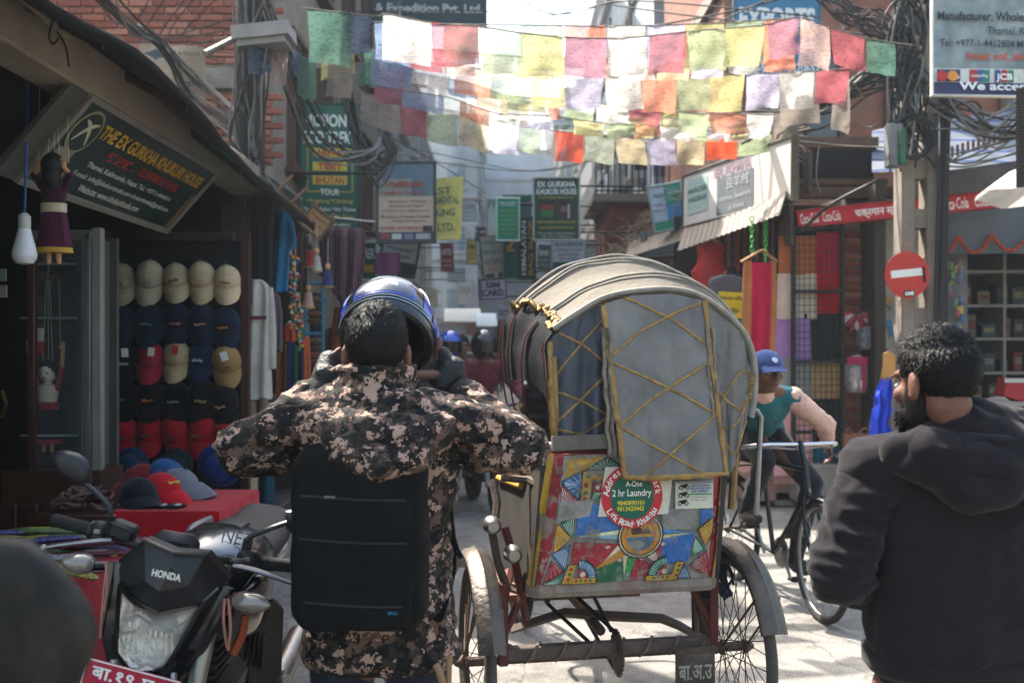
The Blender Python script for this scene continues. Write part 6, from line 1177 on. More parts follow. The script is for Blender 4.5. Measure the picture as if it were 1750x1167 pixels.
# stickers
def on_panel(zx, zy, off): return frame(A(zx, zy, off), V((1, 0, 0)), V((SHX, 0, 1)))
S_ = 2*PW/1250.
stk = MB(); stk.poly([A(x, y, .0125) for x, y in ((572, 505), (1035, 500), (1050, 182), (592, 178))]); st_ = stk.build('round_sticker', paint('cbc4b4'), rk_, 0)
mc = on_panel(785, 375, .0135)
q = MB(); q.prism(ring(0, 0, 200*S_, 48), .0006, mc); q.build('red_ring', paint('c0262e', .45), st_, 0)
q = MB(); q.prism(ring(0, 0, 143*S_, 48), .0006, mc, .0012); q.build('green_disc', paint('0f5a46', .45), st_, 0)
T3 = lambda x, y: on_panel(x, y, .0158)
WH = paint('e6e2d8', .45); YE = paint('d8c42c', .45)
txt('A-One', T3(790, 292), 108*S_, 36*S_, WH, st_, bold=.02); txt('2 hr Laundry', T3(782, 358), 256*S_, 58*S_, WH, st_, bold=.02); txt('9840890101', T3(780, 418), 176*S_, 30*S_, YE, st_, bold=.02); txt('9813420442', T3(780, 456), 176*S_, 30*S_, YE, st_, bold=.02)
for s, a0, a1, up in (('Address-Town Park', 172, 8, True), ('Link Road, Khusibu', 212, 328, False)):
    for i, ch in enumerate(s):
        if ch == ' ': continue
        a = R(a0+(a1-a0)*i/(len(s)-1)); r_ = 171*S_
        txt(ch, mc @ M.Translation((r_*math.cos(a), r_*math.sin(a), .0025)) @ M.Rotation(a-R(90) if up else a+R(90), 4, 'Z'), None, (30 if ch in 'aeoinus-r,wk' and ch != 'k' else 40)*S_ if ch not in '-,' else (7 if ch == '-' else 14)*S_, WH, st_, bold=.02)
sb = board('hire_sticker', '', on_panel(1202, 378, .0125), 252*S_, 172*S_, 'c9c6b2', [('MOTOR BIKE &', .66, .14, .5, .09, '2c5a9a', .02), ('MOUNTAIN BIKE', .66, .25, .54, .09, '2c5a9a', .02), ('HIRE COMPANY', .64, .36, .46, .09, '2c5a9a', .02), ('Contact: Thamel, Kathmandu', .62, .58, .46, .05, '4a4a4a'), ('Cell: 9841 240242', .6, .68, .42, .05, '4a4a4a')], [(.02, .03, .98, .055, '2a4a8a'), (.36, .45, .96, .49, '2a8a5a')], t=.0008, parent=st_)
for i in range(3):
    c = on_panel(1130, 322+i*52, .0148)
    q = MB()
    for dx in (-22, 22): q.tube([c @ V((dx*S_+11*S_*math.cos(a), -6*S_+11*S_*math.sin(a), 0)) for a in [k*2*math.pi/14 for k in range(14)]], 2.6*S_, 4, loop=True)
    q.tube([c @ V((x*S_, y*S_, 0)) for x, y in ((-30, 8), (-8, 6), (8, 10), (24, 16))], [3*S_, 7*S_, 8*S_, 3*S_], 5); q.tube([c @ V((x*S_, y*S_, 0)) for x, y in ((-10, -4), (12, -2))], 6*S_, 5); q.build('motorbike_print', paint('1c1c1e'), st_)
# tub sides and seat
SIDE = mat('tub_side', '2a2623', .7, var=.4, scale=9, dirt=.4, dcol='5a4a34')
for s_ in (-1, 1):
    q = MB(); pts = [(-.155, ZB), (-.155, 1.12), (.02, 1.10), (.12, .98), (.62, .95), (.66, .80), (.5, .62), (.2, .60)]
    q.add([BL(s_*PW*.985, y, z) for y, z in pts]+[BL(s_*(PW*.985-.02), y, z) for y, z in pts], [tuple(range(8)), tuple(range(15, 7, -1))]+[(i, (i+1) % 8, 8+(i+1) % 8, 8+i) for i in range(8)]); sp = q.build('side_panel', SIDE, rk_, 0)
    q = MB(); q.tube([BL(s_*PW, y, z) for y, z in pts[1:5]], .014, 8); q.build('arm_rail', mat('yellow_worn', 'a8842c', .6, dirt=.6, dcol='4a3a24'), sp)
q = MB(); q.box(BL(0, .28, .83), (PW*1.9, .46, .12), bev=.03); q.build('seat', mat('seat_vinyl', '5a1c20', .5, dirt=.3), rk_)
q = MB(); q.box(BL(0, -.1, 1.02), (PW*1.86, .08, .3), bev=.03); q.build('backrest', mat('seat_vinyl', '5a1c20'), rk_)
q = MB(); q.box(BL(0, .78, .44), (PW*1.7, .42, .03)); q.build('footboard', WOOD, rk_, 0)
q = MB()
for s_ in (-1, 1): q.tube([BL(s_*.33, .02, .6), BL(s_*.33, .6, .5), BL(s_*.3, .98, .46)], .018, 8)
q.build('chassis', RUST, rk_)
# grey top box strip under the left curtain
q = MB(); q.grid(lambda u, v: RL(942+u*98, 745+v*24-u*4, -.175), 8, 3, thick=.02); q.build('curtain_rail', mat('grey_canvas_dirty', '6a645a', .9, var=.3, scale=10, dirt=.5), rk_)
# hood hoops (pixel outlines at four depths)
hoops = [(-.16, [(944, 752), (938, 680), (934, 620), (938, 578), (1011, 523), (1080, 502), (1148, 499), (1200, 512), (1251, 550), (1279, 590), (1287, 655), (1276, 735), (1246, 812)]),
         (.10, [(902, 700), (895, 645), (896, 600), (908, 564), (943, 533), (1011, 492), (1080, 473), (1131, 470), (1183, 485), (1227, 516), (1262, 560), (1276, 625), (1272, 700), (1250, 770)]),
         (.36, [(884, 706), (874, 650), (872, 590), (885, 533), (943, 482), (994, 456), (1052, 447), (1097, 449), (1148, 464), (1200, 494), (1240, 540), (1256, 605), (1252, 690), (1236, 760)]),
         (.60, [(874, 712), (862, 652), (859, 590), (868, 540), (910, 495), (960, 462), (1035, 441), (1075, 442), (1130, 456), (1180, 485), (1215, 530), (1230, 595), (1226, 690), (1215, 750)])]
NH = 60
def resamp(pts, n):
    pts = catmull(pts, 8); L_ = [0]
    for a, b in zip(pts, pts[1:]): L_.append(L_[-1]+(b-a).length)
    o = []; k = 0
    for i in range(n+1):
        t = L_[-1]*i/n
        while k < len(pts)-2 and L_[k+1] < t: k += 1
        o.append(pts[k].lerp(pts[k+1], (t-L_[k])/max(1e-9, L_[k+1]-L_[k])))
    return o
HP = [resamp([RL(x, y, ly) for x, y in pts], NH) for ly, pts in hoops]
cen = [sum((p for p in h), V((0, 0, 0)))/len(h) for h in HP]
def hood_pt(s_, i, off=0.):
    k = min(int(s_), 2); f = s_-k; a, b = HP[k][i], HP[k+1][i]; p = a.lerp(b, f); c = cen[k].lerp(cen[k+1], f); dr_ = (p-c); dr_.y = 0; dr_ = dr_.normalized()
    sag = .030*math.sin(math.pi*f)*(1 if i > 8 else .6)
    return p-dr_*(sag-off)+V((0, 0, .006*noise.noise(V((i*.25, s_*3, 0)))))+dr_*.006*noise.noise(V((i*.12+4, s_*7, 3)))
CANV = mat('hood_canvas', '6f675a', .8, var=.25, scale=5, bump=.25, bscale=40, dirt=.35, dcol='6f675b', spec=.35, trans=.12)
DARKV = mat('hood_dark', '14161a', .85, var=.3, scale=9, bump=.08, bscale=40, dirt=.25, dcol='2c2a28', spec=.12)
def span(i0, i1): return lambda u, v: hood_pt(v*3, min(NH, int(round(i0+(i1-i0)*u))))
SP0, SP1 = 14, 52
q = MB(); q.grid(span(SP0, SP1), SP1-SP0, 30, thick=.006); hood = q.build('hood', CANV, rk_, 80)
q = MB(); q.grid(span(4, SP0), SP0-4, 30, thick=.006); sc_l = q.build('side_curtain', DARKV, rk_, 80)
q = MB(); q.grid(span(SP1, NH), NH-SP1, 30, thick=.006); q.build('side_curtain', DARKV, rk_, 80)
for k, h in enumerate(HP):
    q = MB(); q.tube([hood_pt(float(k), i, .010) for i in range(SP0, SP1+1)], .006 if k else .010, 8); q.build('hoop_welt', mat('welt', '8f887c', .8, var=.3, scale=20, dirt=.6, dcol='5c554a'), hood)
    q = MB(); q.tube([hood_pt(float(k), i, .008) for i in range(0, SP0-1)], .004, 6); q.build('red_piping', mat('red_piping', '5c241c', .8, dirt=.5), sc_l)
q = MB(); q.tube([hood_pt(s_/20., SP0, .018+.016*math.sin(s_*1.35))+V((0, 0, .012*math.sin(s_*1.9))) for s_ in range(61)], [.010+.004*math.sin(s_*2.1) for s_ in range(61)], 7); q.build('gathered_hem', GOLD, sc_l)
q = MB(); q.grid(lambda u, v: hood_pt(u*3, SP0, .014+.010*math.sin(u*46))+V((0, 0, -.045*v+.006*math.sin(u*31))), 60, 4); q.build('frill', mat('frill', '6a6458', .8, var=.4, scale=30, dirt=.4), sc_l)
# bamboo struts holding the hood on the left and right
BAM = mat('bamboo_worn', '8a6a3a', .6, var=.35, scale=16, dirt=.4)
for pts in (((890, 690, .2), (905, 860, .1)), ((878, 700, .42), (890, 850, .3)), ((1262, 690, .0), (1250, 870, -.05)), ((944, 610, -.15), (952, 770, -.15)), ((900, 720, .1), (915, 800, .0))):
    q = MB(); q.tube([RL(*p) for p in pts], .016, 8); q.build('strut', BAM, rk_)
q = MB(); q.tube([RL(1292, 700, .2), RL(1300, 712, .2), RL(1292, 880, .15)], .012, 8); q.build('brake_rod', STEEL, rk_)
# rear curtains
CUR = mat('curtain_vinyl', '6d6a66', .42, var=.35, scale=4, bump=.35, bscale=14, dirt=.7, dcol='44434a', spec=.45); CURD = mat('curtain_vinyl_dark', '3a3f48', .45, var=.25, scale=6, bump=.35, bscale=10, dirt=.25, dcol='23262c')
def lerp_poly(pts, u):
    t = u*(len(pts)-1); k = min(int(t), len(pts)-2); f = t-k; return tuple(pts[k][i]*(1-f)+pts[k+1][i]*f for i in range(2))
def curtain(name, top, bot, ly0, ly1, m, folds=2, amp=.01, nu=44, nv=44, parent=None):
    def f(u, v):
        a, b = lerp_poly(top, u), lerp_poly(bot, u); x, y = a[0]+(b[0]-a[0])*v, a[1]+(b[1]-a[1])*v
        return RL(x, y, ly0+(ly1-ly0)*v+amp*math.sin(u*folds*6.28+v*1.5)*(.3+v)+.014*noise.noise(V((u*3, v*2.2, ly0*9)))+.006*(1-2*abs(noise.noise(V((u*5+v*2, v*3-u, 7))))))
    q = MB(); q.grid(f, nu, nv, thick=.004); o = q.build(name, m, parent or rk_, 80); return o, f
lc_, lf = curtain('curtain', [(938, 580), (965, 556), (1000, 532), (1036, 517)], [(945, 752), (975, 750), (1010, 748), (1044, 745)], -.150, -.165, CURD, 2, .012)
rc_, rf_ = curtain('curtain', [(1200, 512), (1240, 542), (1270, 576), (1285, 640)], [(1240, 815), (1247, 812), (1256, 790), (1282, 690)], -.155, -.16, CUR, 1, .006)
fc, ff = curtain('curtain', [(1030, 522), (1080, 505), (1148, 502), (1203, 514)], [(1067, 815), (1120, 816), (1180, 813), (1240, 808)], -.185, -.225, CUR, 1, .008)
def trim(f, uv, parent, r=.006, name='gold_trim', m=GOLD, wob=0.):
    pts = []
    for (a, b), (c, d_) in zip(uv, uv[1:]):
        for i in range(14): t = i/14; pts.append((a+(c-a)*t, b+(d_-b)*t))
    pts.append(uv[-1])
    q = MB(); q.tube([V(f(u, v))+V((wob*math.sin(i*1.7), -.006, 0)) for i, (u, v) in enumerate(pts)], [r*(1+.25*math.sin(i*2.3)) for i in range(len(pts))], 7, flat=.6, up=(0, 1, 0)); q.build(name, m, parent)
for f, o in ((ff, fc),):
    trim(f, [(.0, .0), (.0, 1), (1, 1), (1, 0)], o, .010)
    for uv in ([(.02, .30), (.96, 0.02)], [(.25, 0.0), (1, .27)], [(.02, .70), (.98, .36)], [(.0, .33), (.98, .66)], [(.22, 1), (.98, .66)], [(.0, .70), (.82, 1)]): trim(f, uv, o, .005)
trim(lf, [(0, 0.02), (0, 1)], lc_, .011); trim(lf, [(1, 0), (1, 1)], lc_, .009)
for uv in ([(.2, .02), (1, .48)], [(0, .42), (1, .10)], [(0, .50), (1, .86)], [(0, .86), (1, .52)], [(.1, .9), (.7, 1)], [(.4, 1), (1, .84)]): trim(lf, uv, lc_, .0045)
for uv in ([(0, .02), (0, .98)], [(.05, .5), (1, .62)], [(.05, .62), (1, .1)], [(.05, .78), (.9, .98)], [(.05, .72), (1, .66)]): trim(rf_, uv, rc_, .0045)
trim(rf_, [(1, 0), (1, .5), (1, 1)], rc_, .011)
# crumpled strips of canvas beside the flap edges
for x0, y0, x1, y1, ly in ((1034, 560, 1046, 780, -.20), (1212, 560, 1226, 770, -.19)):
    q = MB(); q.grid(lambda u, v: RL(x0+(x1-x0)*v+(u-.5)*13*(1+.4*noise.noise(V((v*9, 3, 0))))+4*noise.noise(V((v*7, 0, 5))), y0+(y1-y0)*v, ly-.012*math.sin(u*9)-.012*noise.noise(V((u*3, v*22, 1)))), 8, 36, thick=.004); q.build('canvas_strip', mat('strip_canvas', '7f7466', .85, var=.35, scale=22, dirt=.5), fc)
# running gear
q = MB(); q.tube([(-.55, 0, .36), (.55, 0, .36)], .016, 8); q.build('axle', RUST, rk_)
q = MB(); q.box((0, -.02, .39), (.82, .045, .05), bev=.006); q.build('axle_beam', mat('beam_brown', '5f5048', .7, .2, var=.3, scale=14, dirt=.5, dcol='33261f'), rk_)
q = MB(); q.tube([V((-.38+.019*i, -.02+.034*math.sin(i*1.1), .388+.034*math.cos(i*1.1))) for i in range(40)], .006, 5); q.build('rope_wrap', mat('rope_dark', '6a5f52', .9), rk_)
UB = MATS['beam_brown']
q = MB(); q.tube([RL(872, 1076, .22), RL(920, 1060, .22), RL(965, 1046, .22), RL(1040, 1052, .22), RL(1130, 1056, .22), RL(1160, 1068, .22), RL(1196, 1088, .22)], [.024, .026, .028, .03, .028, .026, .02], 4, flat=.7); q.build('spring_beam', UB, rk_)
for s_ in (-1, 1):
    q = MB(); q.box((s_*.405, -.02, .50), (.035, .05, .30), bev=.004); q.tube([(s_*.40, -.02, .60), (s_*.36, .1, .66)], .02, 6); q.tube([(s_*.42, -.03, .42), (s_*.30, .0, .66)], .016, 6); q.build('hanger_plate', mat('red_brown', '5c2a26', .65, .2, dirt=.5), rk_)
    q = MB(); q.tube([(s_*.43, .22, .36), (s_*.42, .2, .52), (s_*.40, 0, .4)], .015, 6); q.build('brace', RUST, rk_)
q = MB(); RX = M.Translation((.03, -.02, .37)) @ M.Rotation(R(90), 4, 'Y'); q.lathe([(.02, -.02), (.03, -.012), (.075, -.006), (.08, 0), (.075, .006), (.03, .012), (.02, .02)], 28, RX); sp_ = q.build('sprocket', RUST, rk_)
q = MB()
for i in range(24): a = i*2*math.pi/24; q.box((.03, -.02+.083*math.cos(a), .37+.083*math.sin(a)), (.006, .008, .008))
q.build('teeth', RUST, sp_, 0)
for pts in (((.03, .06, .43), (.06, .95, .62)), ((.03, .02, .30), (.06, .95, .42)), ((-.1, .2, .56), (.03, -.03, .44)), ((-.18, .24, .50), (-.02, -.03, .36))): q = MB(); q.tube(pts, .008, 6); q.build('chain_rod', IRON, rk_)
for pts in (((-.2, .1, .64), (-.22, .12, .56), (-.2, .14, .53)), ((.05, .14, .64), (.06, .14, .56), (.09, .14, .55)), ((-.27, .1, .64), (-.28, .1, .53))): q = MB(); q.tube(pts, .012, 6); q.build('bracket', IRON, rk_)
q = MB(); q.box((-.06, .12, .615), (.36, .12, .02)); q.box((.14, .16, .62), (.3, .1, .02)); q.build('under_plate', UB, rk_, 0)
mp_ = frame(RL(1188, 1142, -.10), V((1, 0, .01)), V((0, 0, 1)))
pl = MB(); pl.box((0, 0, 0), (.155, .125, .006), mp_, bev=.003); pl = pl.build('number_plate', mat('plate_worn', '4a423c', .6, .3, var=.4, scale=20, dirt=.6, dcol='7c7468'), rk_)
q = MB(); q.box((0, .07, .0), (.165, .02, .02), mp_); q.build('plate_bracket', RUST, pl, 0)
txt('बा.अ.उ', mp_ @ M.Translation((0, -.012, .0045)), .13, .055, paint('a39b90'), pl, bold=.015)
for px, py, ly in ((840, 896, .0), (875, 945, -.05)):
    c = RL(px, py, ly); q = MB(); q.lathe([(.02, .05), (.03, .04), (.034, .0), (.030, -.004)], 20, M.Translation(c) @ M.Rotation(R(90), 4, 'X') @ M.Rotation(math.pi, 4, 'Y') @ M.Rotation(math.pi, 4, 'X')); lm = q.build('reflector', STEEL, rk_); q = MB(); q.ell(c+V((0, -.003, 0)), (.023, .006, .023), 14, 8); q.build('reflector_lens', paint('b07a6a'), lm, 180)
for pts in (((840, 905, .02), (850, 960, .0), (868, 1010, 0)), ((862, 900, 0), (880, 960, 0), (900, 1060, 0)), ((842, 820, .1), (850, 860, .05), (846, 890, .02)), ((858, 815, .05), (905, 820, 0), (925, 830, -.1))): q = MB(); q.tube([RL(*p) for p in pts], .016, 7); q.build('side_tube', mat('red_brown', '5c2a26') if pts[0][0] == 862 else RUST, rk_)
q = MB()
for i in range(26):
    a = RL(1228+rnd.uniform(-14, 16), 962, -.03); q.tube([a, a+V((rnd.uniform(-.03, .03), 0, -.05)), a+V((rnd.uniform(-.05, .05), 0, -rnd.uniform(.08, .14)))], .006, 4)
q.build('tassel', cloth('1a2030'), rk_)
# drive end, mostly behind the hood
q = MB(); q.tube([(0, .1, .42), (0, 1.0, .46), (0, 1.35, .62), (0, 1.62, .80)], .02, 8); q.tube([(0, 1.62, .95), (0, 1.72, .36)], .018, 8); q.tube([(0, .95, .46), (0, .98, .86)], .018, 8); q.build('frame', RUST, rk_)
wheel(rk_, M.Translation((0, 1.74, .345)), .345, .02, 32, rimm=RUST)
q = MB(); q.ell((0, .96, .9), (.09, .14, .035), 14, 8); q.build('saddle', BLACKP, rk_, 180)
q = MB(); q.tube(catmull([(-.27, 1.4, .98), (-.25, 1.6, 1.0), (0, 1.62, .98), (.25, 1.6, 1.0), (.27, 1.4, .98)], 5), .012, 8); q.build('handlebar', STEEL, rk_)
# ---------------------------------------------------------------- parked motorcycle in the foreground
PSI, PHI = R(2.5), R(10); BMx = M.Translation((-1.007, 2.4, 0)) @ M.Rotation(PSI, 4, 'Z') @ M.Rotation(PHI, 4, 'Y')
mbk = thing('motorcycle', 'black parked motorcycle with clear headlight leaning towards the man in camouflage', 'motorcycle', (-1.007, 2.4, 0), rotz=PSI); mbk.rotation_euler = (0, PHI, PSI)
K = rayfn(BMx)
GB = mat('gloss_black', '0e0f12', .22, var=.25, scale=18, coat=.5, dirt=.25, dcol='2c2b29'); MBK = mat('satin_black', '17181b', .42, var=.25, scale=20, dirt=.3, dcol='34312d'); SILV = mat('silver_paint', '4c5258', .2, .85, var=.15, scale=12, coat=.5, dirt=.2, dcol='5a5c5e')
lens_px = [(207, 1007), (235, 1036), (276, 1045), (342, 1033), (316, 1080), (300, 1108), (281, 1137), (260, 1145), (238, 1147), (221, 1140), (201, 1114), (203, 1075)]
lp = [K(x, y, .0) for x, y in lens_px]; lc0 = sum(lp, V((0, 0, 0)))/len(lp)
def shell(pts, dys, m, name, parent, sm=60, cap=True):
    q = MB(); c = sum(pts, V((0, 0, 0)))/len(pts); q.rings([[c+(p-c)*k+V((0, dy, 0)) for p in pts][::-1] for k, dy in dys], cap=cap); return q.build(name, m, parent, sm)
hl = shell(lp, ((1.10, .10), (1.12, .02), (1.11, -.004), (1.02, -.010), (1.0, .004)), GB, 'headlight', mbk, 30, False)
REFL = mat('reflector_chrome', 'd8d0c0', .16, 1., var=.3, scale=22, bump=.8, bscale=34)
shell(lp, ((.05, .052), (.3, .05), (.6, .036), (.85, .016), (.98, .0), (.98, .05), (.3, .09)), REFL, 'reflector', hl, 60)
q = MB(); q.lathe([(.002, -.02), (.017, -.02), (.02, -.01), (.02, .03)], 18, M.Translation(lc0+V((.005, .03, .012))) @ M.Rotation(R(90), 4, 'X') @ M.Rotation(math.pi, 4, 'X')); q.build('bulb_cap', mat('bulb_cap', '8a8880', .25, .6), hl)
LENS = bpy.data.materials.new('lens_glass'); LENS.use_nodes = True; n = LENS.node_tree; bb_ = n.nodes['Principled BSDF']
bb_.inputs['Base Color'].default_value = (.8, .78, .72, 1); bb_.inputs['Roughness'].default_value = .12
tr = n.nodes.new('ShaderNodeBsdfTransparent'); ms = n.nodes.new('ShaderNodeMixShader'); ms.inputs[0].default_value = .14; n.links.new(tr.outputs[0], ms.inputs[1]); n.links.new(bb_.outputs[0], ms.inputs[2]); n.links.new(ms.outputs[0], n.nodes['Material Output'].inputs[0])
for i in range(9):
    x = 222+i*9; q = MB(); q.tube([K(x, 1075+abs(i-4)*1.5, .004), K(x-6+i*.8, 1128-abs(i-4)*3.5, .004)], .0028, 6); q.build('flute', REFL, hl)
for pts in (((207, 1060), (235, 1050), (262, 1068)), ((336, 1040), (318, 1062), (300, 1072)), ((300, 1090), (318, 1078)), ((206, 1082), (232, 1078))): q = MB(); q.tube([K(x, y, .006) for x, y in pts], .004, 6); q.build('divider', GB, hl)
shell(lp, ((.99, .0), (.85, -.022), (.55, -.036), (.1, -.04)), LENS, 'lens', hl, 180)
# faceted cowl
cw = dict(tl=(247, 921, .0), tm=(296, 942, -.05), tr=(353, 946, .0), lw=(203, 956, .10), lo=(205, 1004, .05), bl=(246, 1033, -.02), bc=(274, 1046, -.045), br=(342, 1032, .0), ro=(372, 1006, .05), rw=(392, 990, .10), ml=(248, 992, -.055), mc=(272, 1010, -.085), mr=(320, 1002, -.055), tc=(292, 968, -.08))
ck = list(cw); cv = [K(*cw[k]) for k in ck]; I = {k: i for i, k in enumerate(ck)}
fs = [('tl', 'ml', 'tc', 'tm'), ('tm', 'tc', 'mr', 'tr'), ('tc', 'ml', 'mc'), ('tc', 'mc', 'mr'), ('tl', 'lw', 'lo', 'ml'), ('ml', 'lo', 'bl'), ('ml', 'bl', 'bc', 'mc'), ('mc', 'bc', 'br', 'mr'), ('mr', 'br', 'ro'), ('tr', 'mr', 'ro', 'rw')]
q = MB(); nb = len(cv); q.add(cv+[p+V((0, .05, 0)) for p in cv], [tuple(I[k] for k in f) for f in fs]+[tuple(I[k]+nb for k in f[::-1]) for f in fs])
rim_ = ['tl', 'tm', 'tr', 'rw', 'ro', 'br', 'bc', 'bl', 'lo', 'lw']
q.add([cv[I[k]] for k in rim_]+[cv[I[k]]+V((0, .05, 0)) for k in rim_], [(i, (i+1) % 10, 10+(i+1) % 10, 10+i) for i in range(10)]); cowl = q.build('cowl', MBK, mbk, 12)
q = MB(); q.tube([K(*cw[k]) for k in ('lo', 'bl', 'bc', 'br', 'ro')], .006, 6); q.build('cowl_edge', GB, cowl)
q = MB(); q.tube([K(247, 922, -.006), K(296, 944, -.056), K(352, 947, -.006)], .006, 6); q.build('top_edge_bead', MBK, cowl)  # bead along the cowl's top edge in the cowl's own satin black
hm_ = frame(K(286, 982, -.088), K(318, 988, -.075)-K(252, 974, -.075), K(286, 970, -.082)-K(286, 990, -.086)); txt('HONDA', hm_ @ M.Translation((0, 0, .006)), .068, .017, mat('badge', 'b9b9b6', .3, .8), cowl, bold=.03)
for side in ('l', 'r'):
    pts = ((203, 960, .10), (196, 1010, .09), (196, 1080, .08), (205, 1140, .1), (228, 1160, .12)) if side == 'l' else ((385, 1000, .10), (368, 1040, .09), (335, 1095, .08), (300, 1145, .1), (268, 1162, .12))
    q = MB(); q.tube([K(*p) for p in pts], [.02, .024, .026, .024, .018], 8, flat=1.3); q.build('cowl_side', GB, mbk)
# bars
q = MB(); q.tube(catmull([K(95, 890, .32), K(160, 905, .30), K(215, 925, .26), K(300, 948, .24), K(372, 955, .25), K(425, 960, .28), K(506, 968, .32)], 6), .011, 10); hb = q.build('handlebar', IRON, mbk)
for a, b in (((92, 888, .32), (158, 905, .30)), ((436, 961, .29), (512, 968, .32))):
    q = MB(); pa, pb = K(*a), K(*b); q.tube([pa.lerp(pb, t/12) for t in range(13)], [.0175+.0016*(t % 2) for t in range(13)], 14); q.build('grip', mat('grip_rubber', '121213', .75, bump=.4, bscale=200), hb)
    q = MB(); q.tube([pb.lerp(pa, .02) if a[0] < 200 else pa, (pb+(pb-pa)*.12) if a[0] < 200 else pa-(pb-pa)*.12], .026, 12); q.build('grip_flange', BLACKP, hb)
for c, s_ in (((172, 908, .29), (.05, .05, .055)), ((425, 955, .28), (.06, .05, .05))): q = MB(); q.box(K(*c), s_, bev=.012); sw_ = q.build('switch_box', BLACKP, hb); q = MB(); q.box(K(*c)+V((.0, -.028, .005)), (.018, .008, .012), bev=.002); q.build('switch', paint('7a7a78'), sw_)
q = MB(); q.box(K(212, 906, .27), (.065, .05, .045), bev=.006, rot=M.Rotation(R(12), 4, 'Y')); mcy = q.build('brake_reservoir', BLACKP, hb); q = MB(); q.box(K(213, 898, .268), (.07, .055, .006), bev=.002, rot=M.Rotation(R(12), 4, 'Y')); q.build('reservoir_lid', MBK, mcy)
for pts, rs in ((((74, 936, .20), (100, 931, .21), (150, 925, .22), (190, 922, .24)), [.006, .006, .009, .012]), (((402, 966, .22), (440, 975, .20), (480, 990, .2), (515, 1004, .21)), [.014, .010, .007, .006])):
    q = MB(); q.tube(catmull([K(*p) for p in pts], 5), [rs[0]+(rs[-1]-rs[0])*i/15 for i in range(16)], 8, flat=.6); lv = q.build('lever', STEEL, hb); e_ = K(*(pts[0] if pts[0][0] < 200 else pts[-1])); q = MB(); q.ell(e_, (.010, .010, .010), 10, 8); q.build('lever_ball', STEEL, lv, 180)
q = MB(); q.box(K(405, 965, .23), (.055, .035, .035), bev=.008); q.build('lever_mount', MBK, hb)
# mirrors
mo = [(89, 776), (98, 770), (116, 769), (133, 774), (146, 783), (156, 803), (157, 824), (148, 831), (130, 826), (108, 813), (94, 799)]
mir = shell([K(x, y, .27) for x, y in mo], ((.5, -.028), (.85, -.022), (1, -.006), (1, .006), (.94, .012)), MBK, 'mirror', mbk, 50)
q = MB(); q.prism([(0, 0)]*3, 0) if False else None
shell([K(x, y, .284) for x, y in mo], ((.9, -.001), (.9, .002)), CHROME, 'mirror_glass', mir, 0)
q = MB(); q.tube(catmull([K(146, 826, .26), K(165, 842, .26), K(184, 862, .26), K(190, 880, .26), K(189, 905, .27)], 5), .0075, 8); q.build('mirror_stalk', MBK, mir); q = MB(); q.tube([K(190, 880, .262), K(188, 910, .27)], .013, 8); q.build('mirror_boot', BLACKP, mir)
mo2 = [(488, 872), (505, 868), (530, 872), (545, 884), (548, 902), (530, 912), (500, 912), (489, 902)]
mi2 = shell([K(x, y, .30) for x, y in mo2], ((.5, -.028), (.85, -.022), (1, -.006), (1, .006), (.94, .012)), MBK, 'mirror', mbk, 50)
q = MB(); q.tube(catmull([K(500, 890, .29), K(462, 903, .28), K(428, 917, .28), K(421, 930, .28), K(417, 955, .28)], 5), .0075, 8); q.build('mirror_stalk', MBK, mi2); q = MB(); q.tube([K(425, 920, .28), K(416, 958, .28)], .013, 8); q.build('mirror_boot', BLACKP, mi2)
# indicators
SMOKE = mat('smoke_lens', '6f665c', .15, var=.35, scale=20, spec=.7, coat=.6)
for tip, root_, st in (((104, 957, .06), (160, 967, .08), (202, 966, .12)), ((462, 1034, .04), (400, 1026, .07), (362, 1020, .12))):
    a, b, c = K(*tip), K(*root_), K(*st); q = MB(); q.tube([a.lerp(b, t) for t in (0, .12, .35, .65, .9, 1)], [.004, .016, .028, .031, .024, .015], 14, flat=.85); il = q.build('indicator', SMOKE, mbk); q = MB(); q.tube([b, c], .012, 8); q.build('indicator_stem', BLACKP, il); q = MB(); q.tube([a.lerp(b, t)+V((0, .012, 0)) for t in (.1, .4, .8, 1)], [.014, .028, .03, .018], 12, flat=.8); q.build('indicator_back', MBK, il)
# tank, seat, tail, rails
def loft_bike(secs, n=20, e=2.4):      # secs: (y, z, hw, hh, x)
    rg = []
    for y, z, hw, hh, x in secs:
        rg.append([V((x+hw*abs(math.cos(a))**(2/e)*(1 if math.cos(a) > 0 else -1), y, z+hh*abs(math.sin(a))**(2/e)*(1 if math.sin(a) > 0 else -1))) for a in [k*2*math.pi/n for k in range(n)]])
    return rg
q = MB(); q.rings(loft_bike([(.40, .87, .06, .05, 0), (.45, .88, .11, .075, 0), (.56, .89, .135, .09, 0), (.70, .885, .14, .09, 0), (.84, .86, .11, .08, 0), (.92, .83, .08, .06, 0)][::-1])); tk = q.build('tank', SILV, mbk, 60)
q = MB(); q.rings(loft_bike([(.64, .972, .04, .012, 0), (.70, .974, .045, .012, 0), (.76, .968, .04, .012, 0)])); q.build('filler_cap', MBK, tk, 60)
nt_ = frame(K(398, 925, .46)+V((0, 0, 0)), V((1, .2, .25)), V((-.15, .55, .6)))
txt('NET', frame(V((.055, .515, .966)), V((1, .15, -.12)), V((0, .75, .55))) @ M.Translation((0, 0, .012)), .085, .05, MBK, tk, bold=.0); txt('CB160R', frame(V((.085, .485, .937)), V((1, .15, -.12)), V((0, .75, .55))) @ M.Translation((0, 0, .014)), .06, .014, MBK, tk, bold=.01)
for s_ in (-1, 1):
    q = MB(); q.rings(loft_bike([(.18, .84, .015, .06, s_*.15), (.26, .85, .03, .085, s_*.17), (.42, .84, .035, .09, s_*.165), (.60, .80, .02, .06, s_*.13)][::-1], 14)); q.build('tank_shroud', GB, mbk, 60)
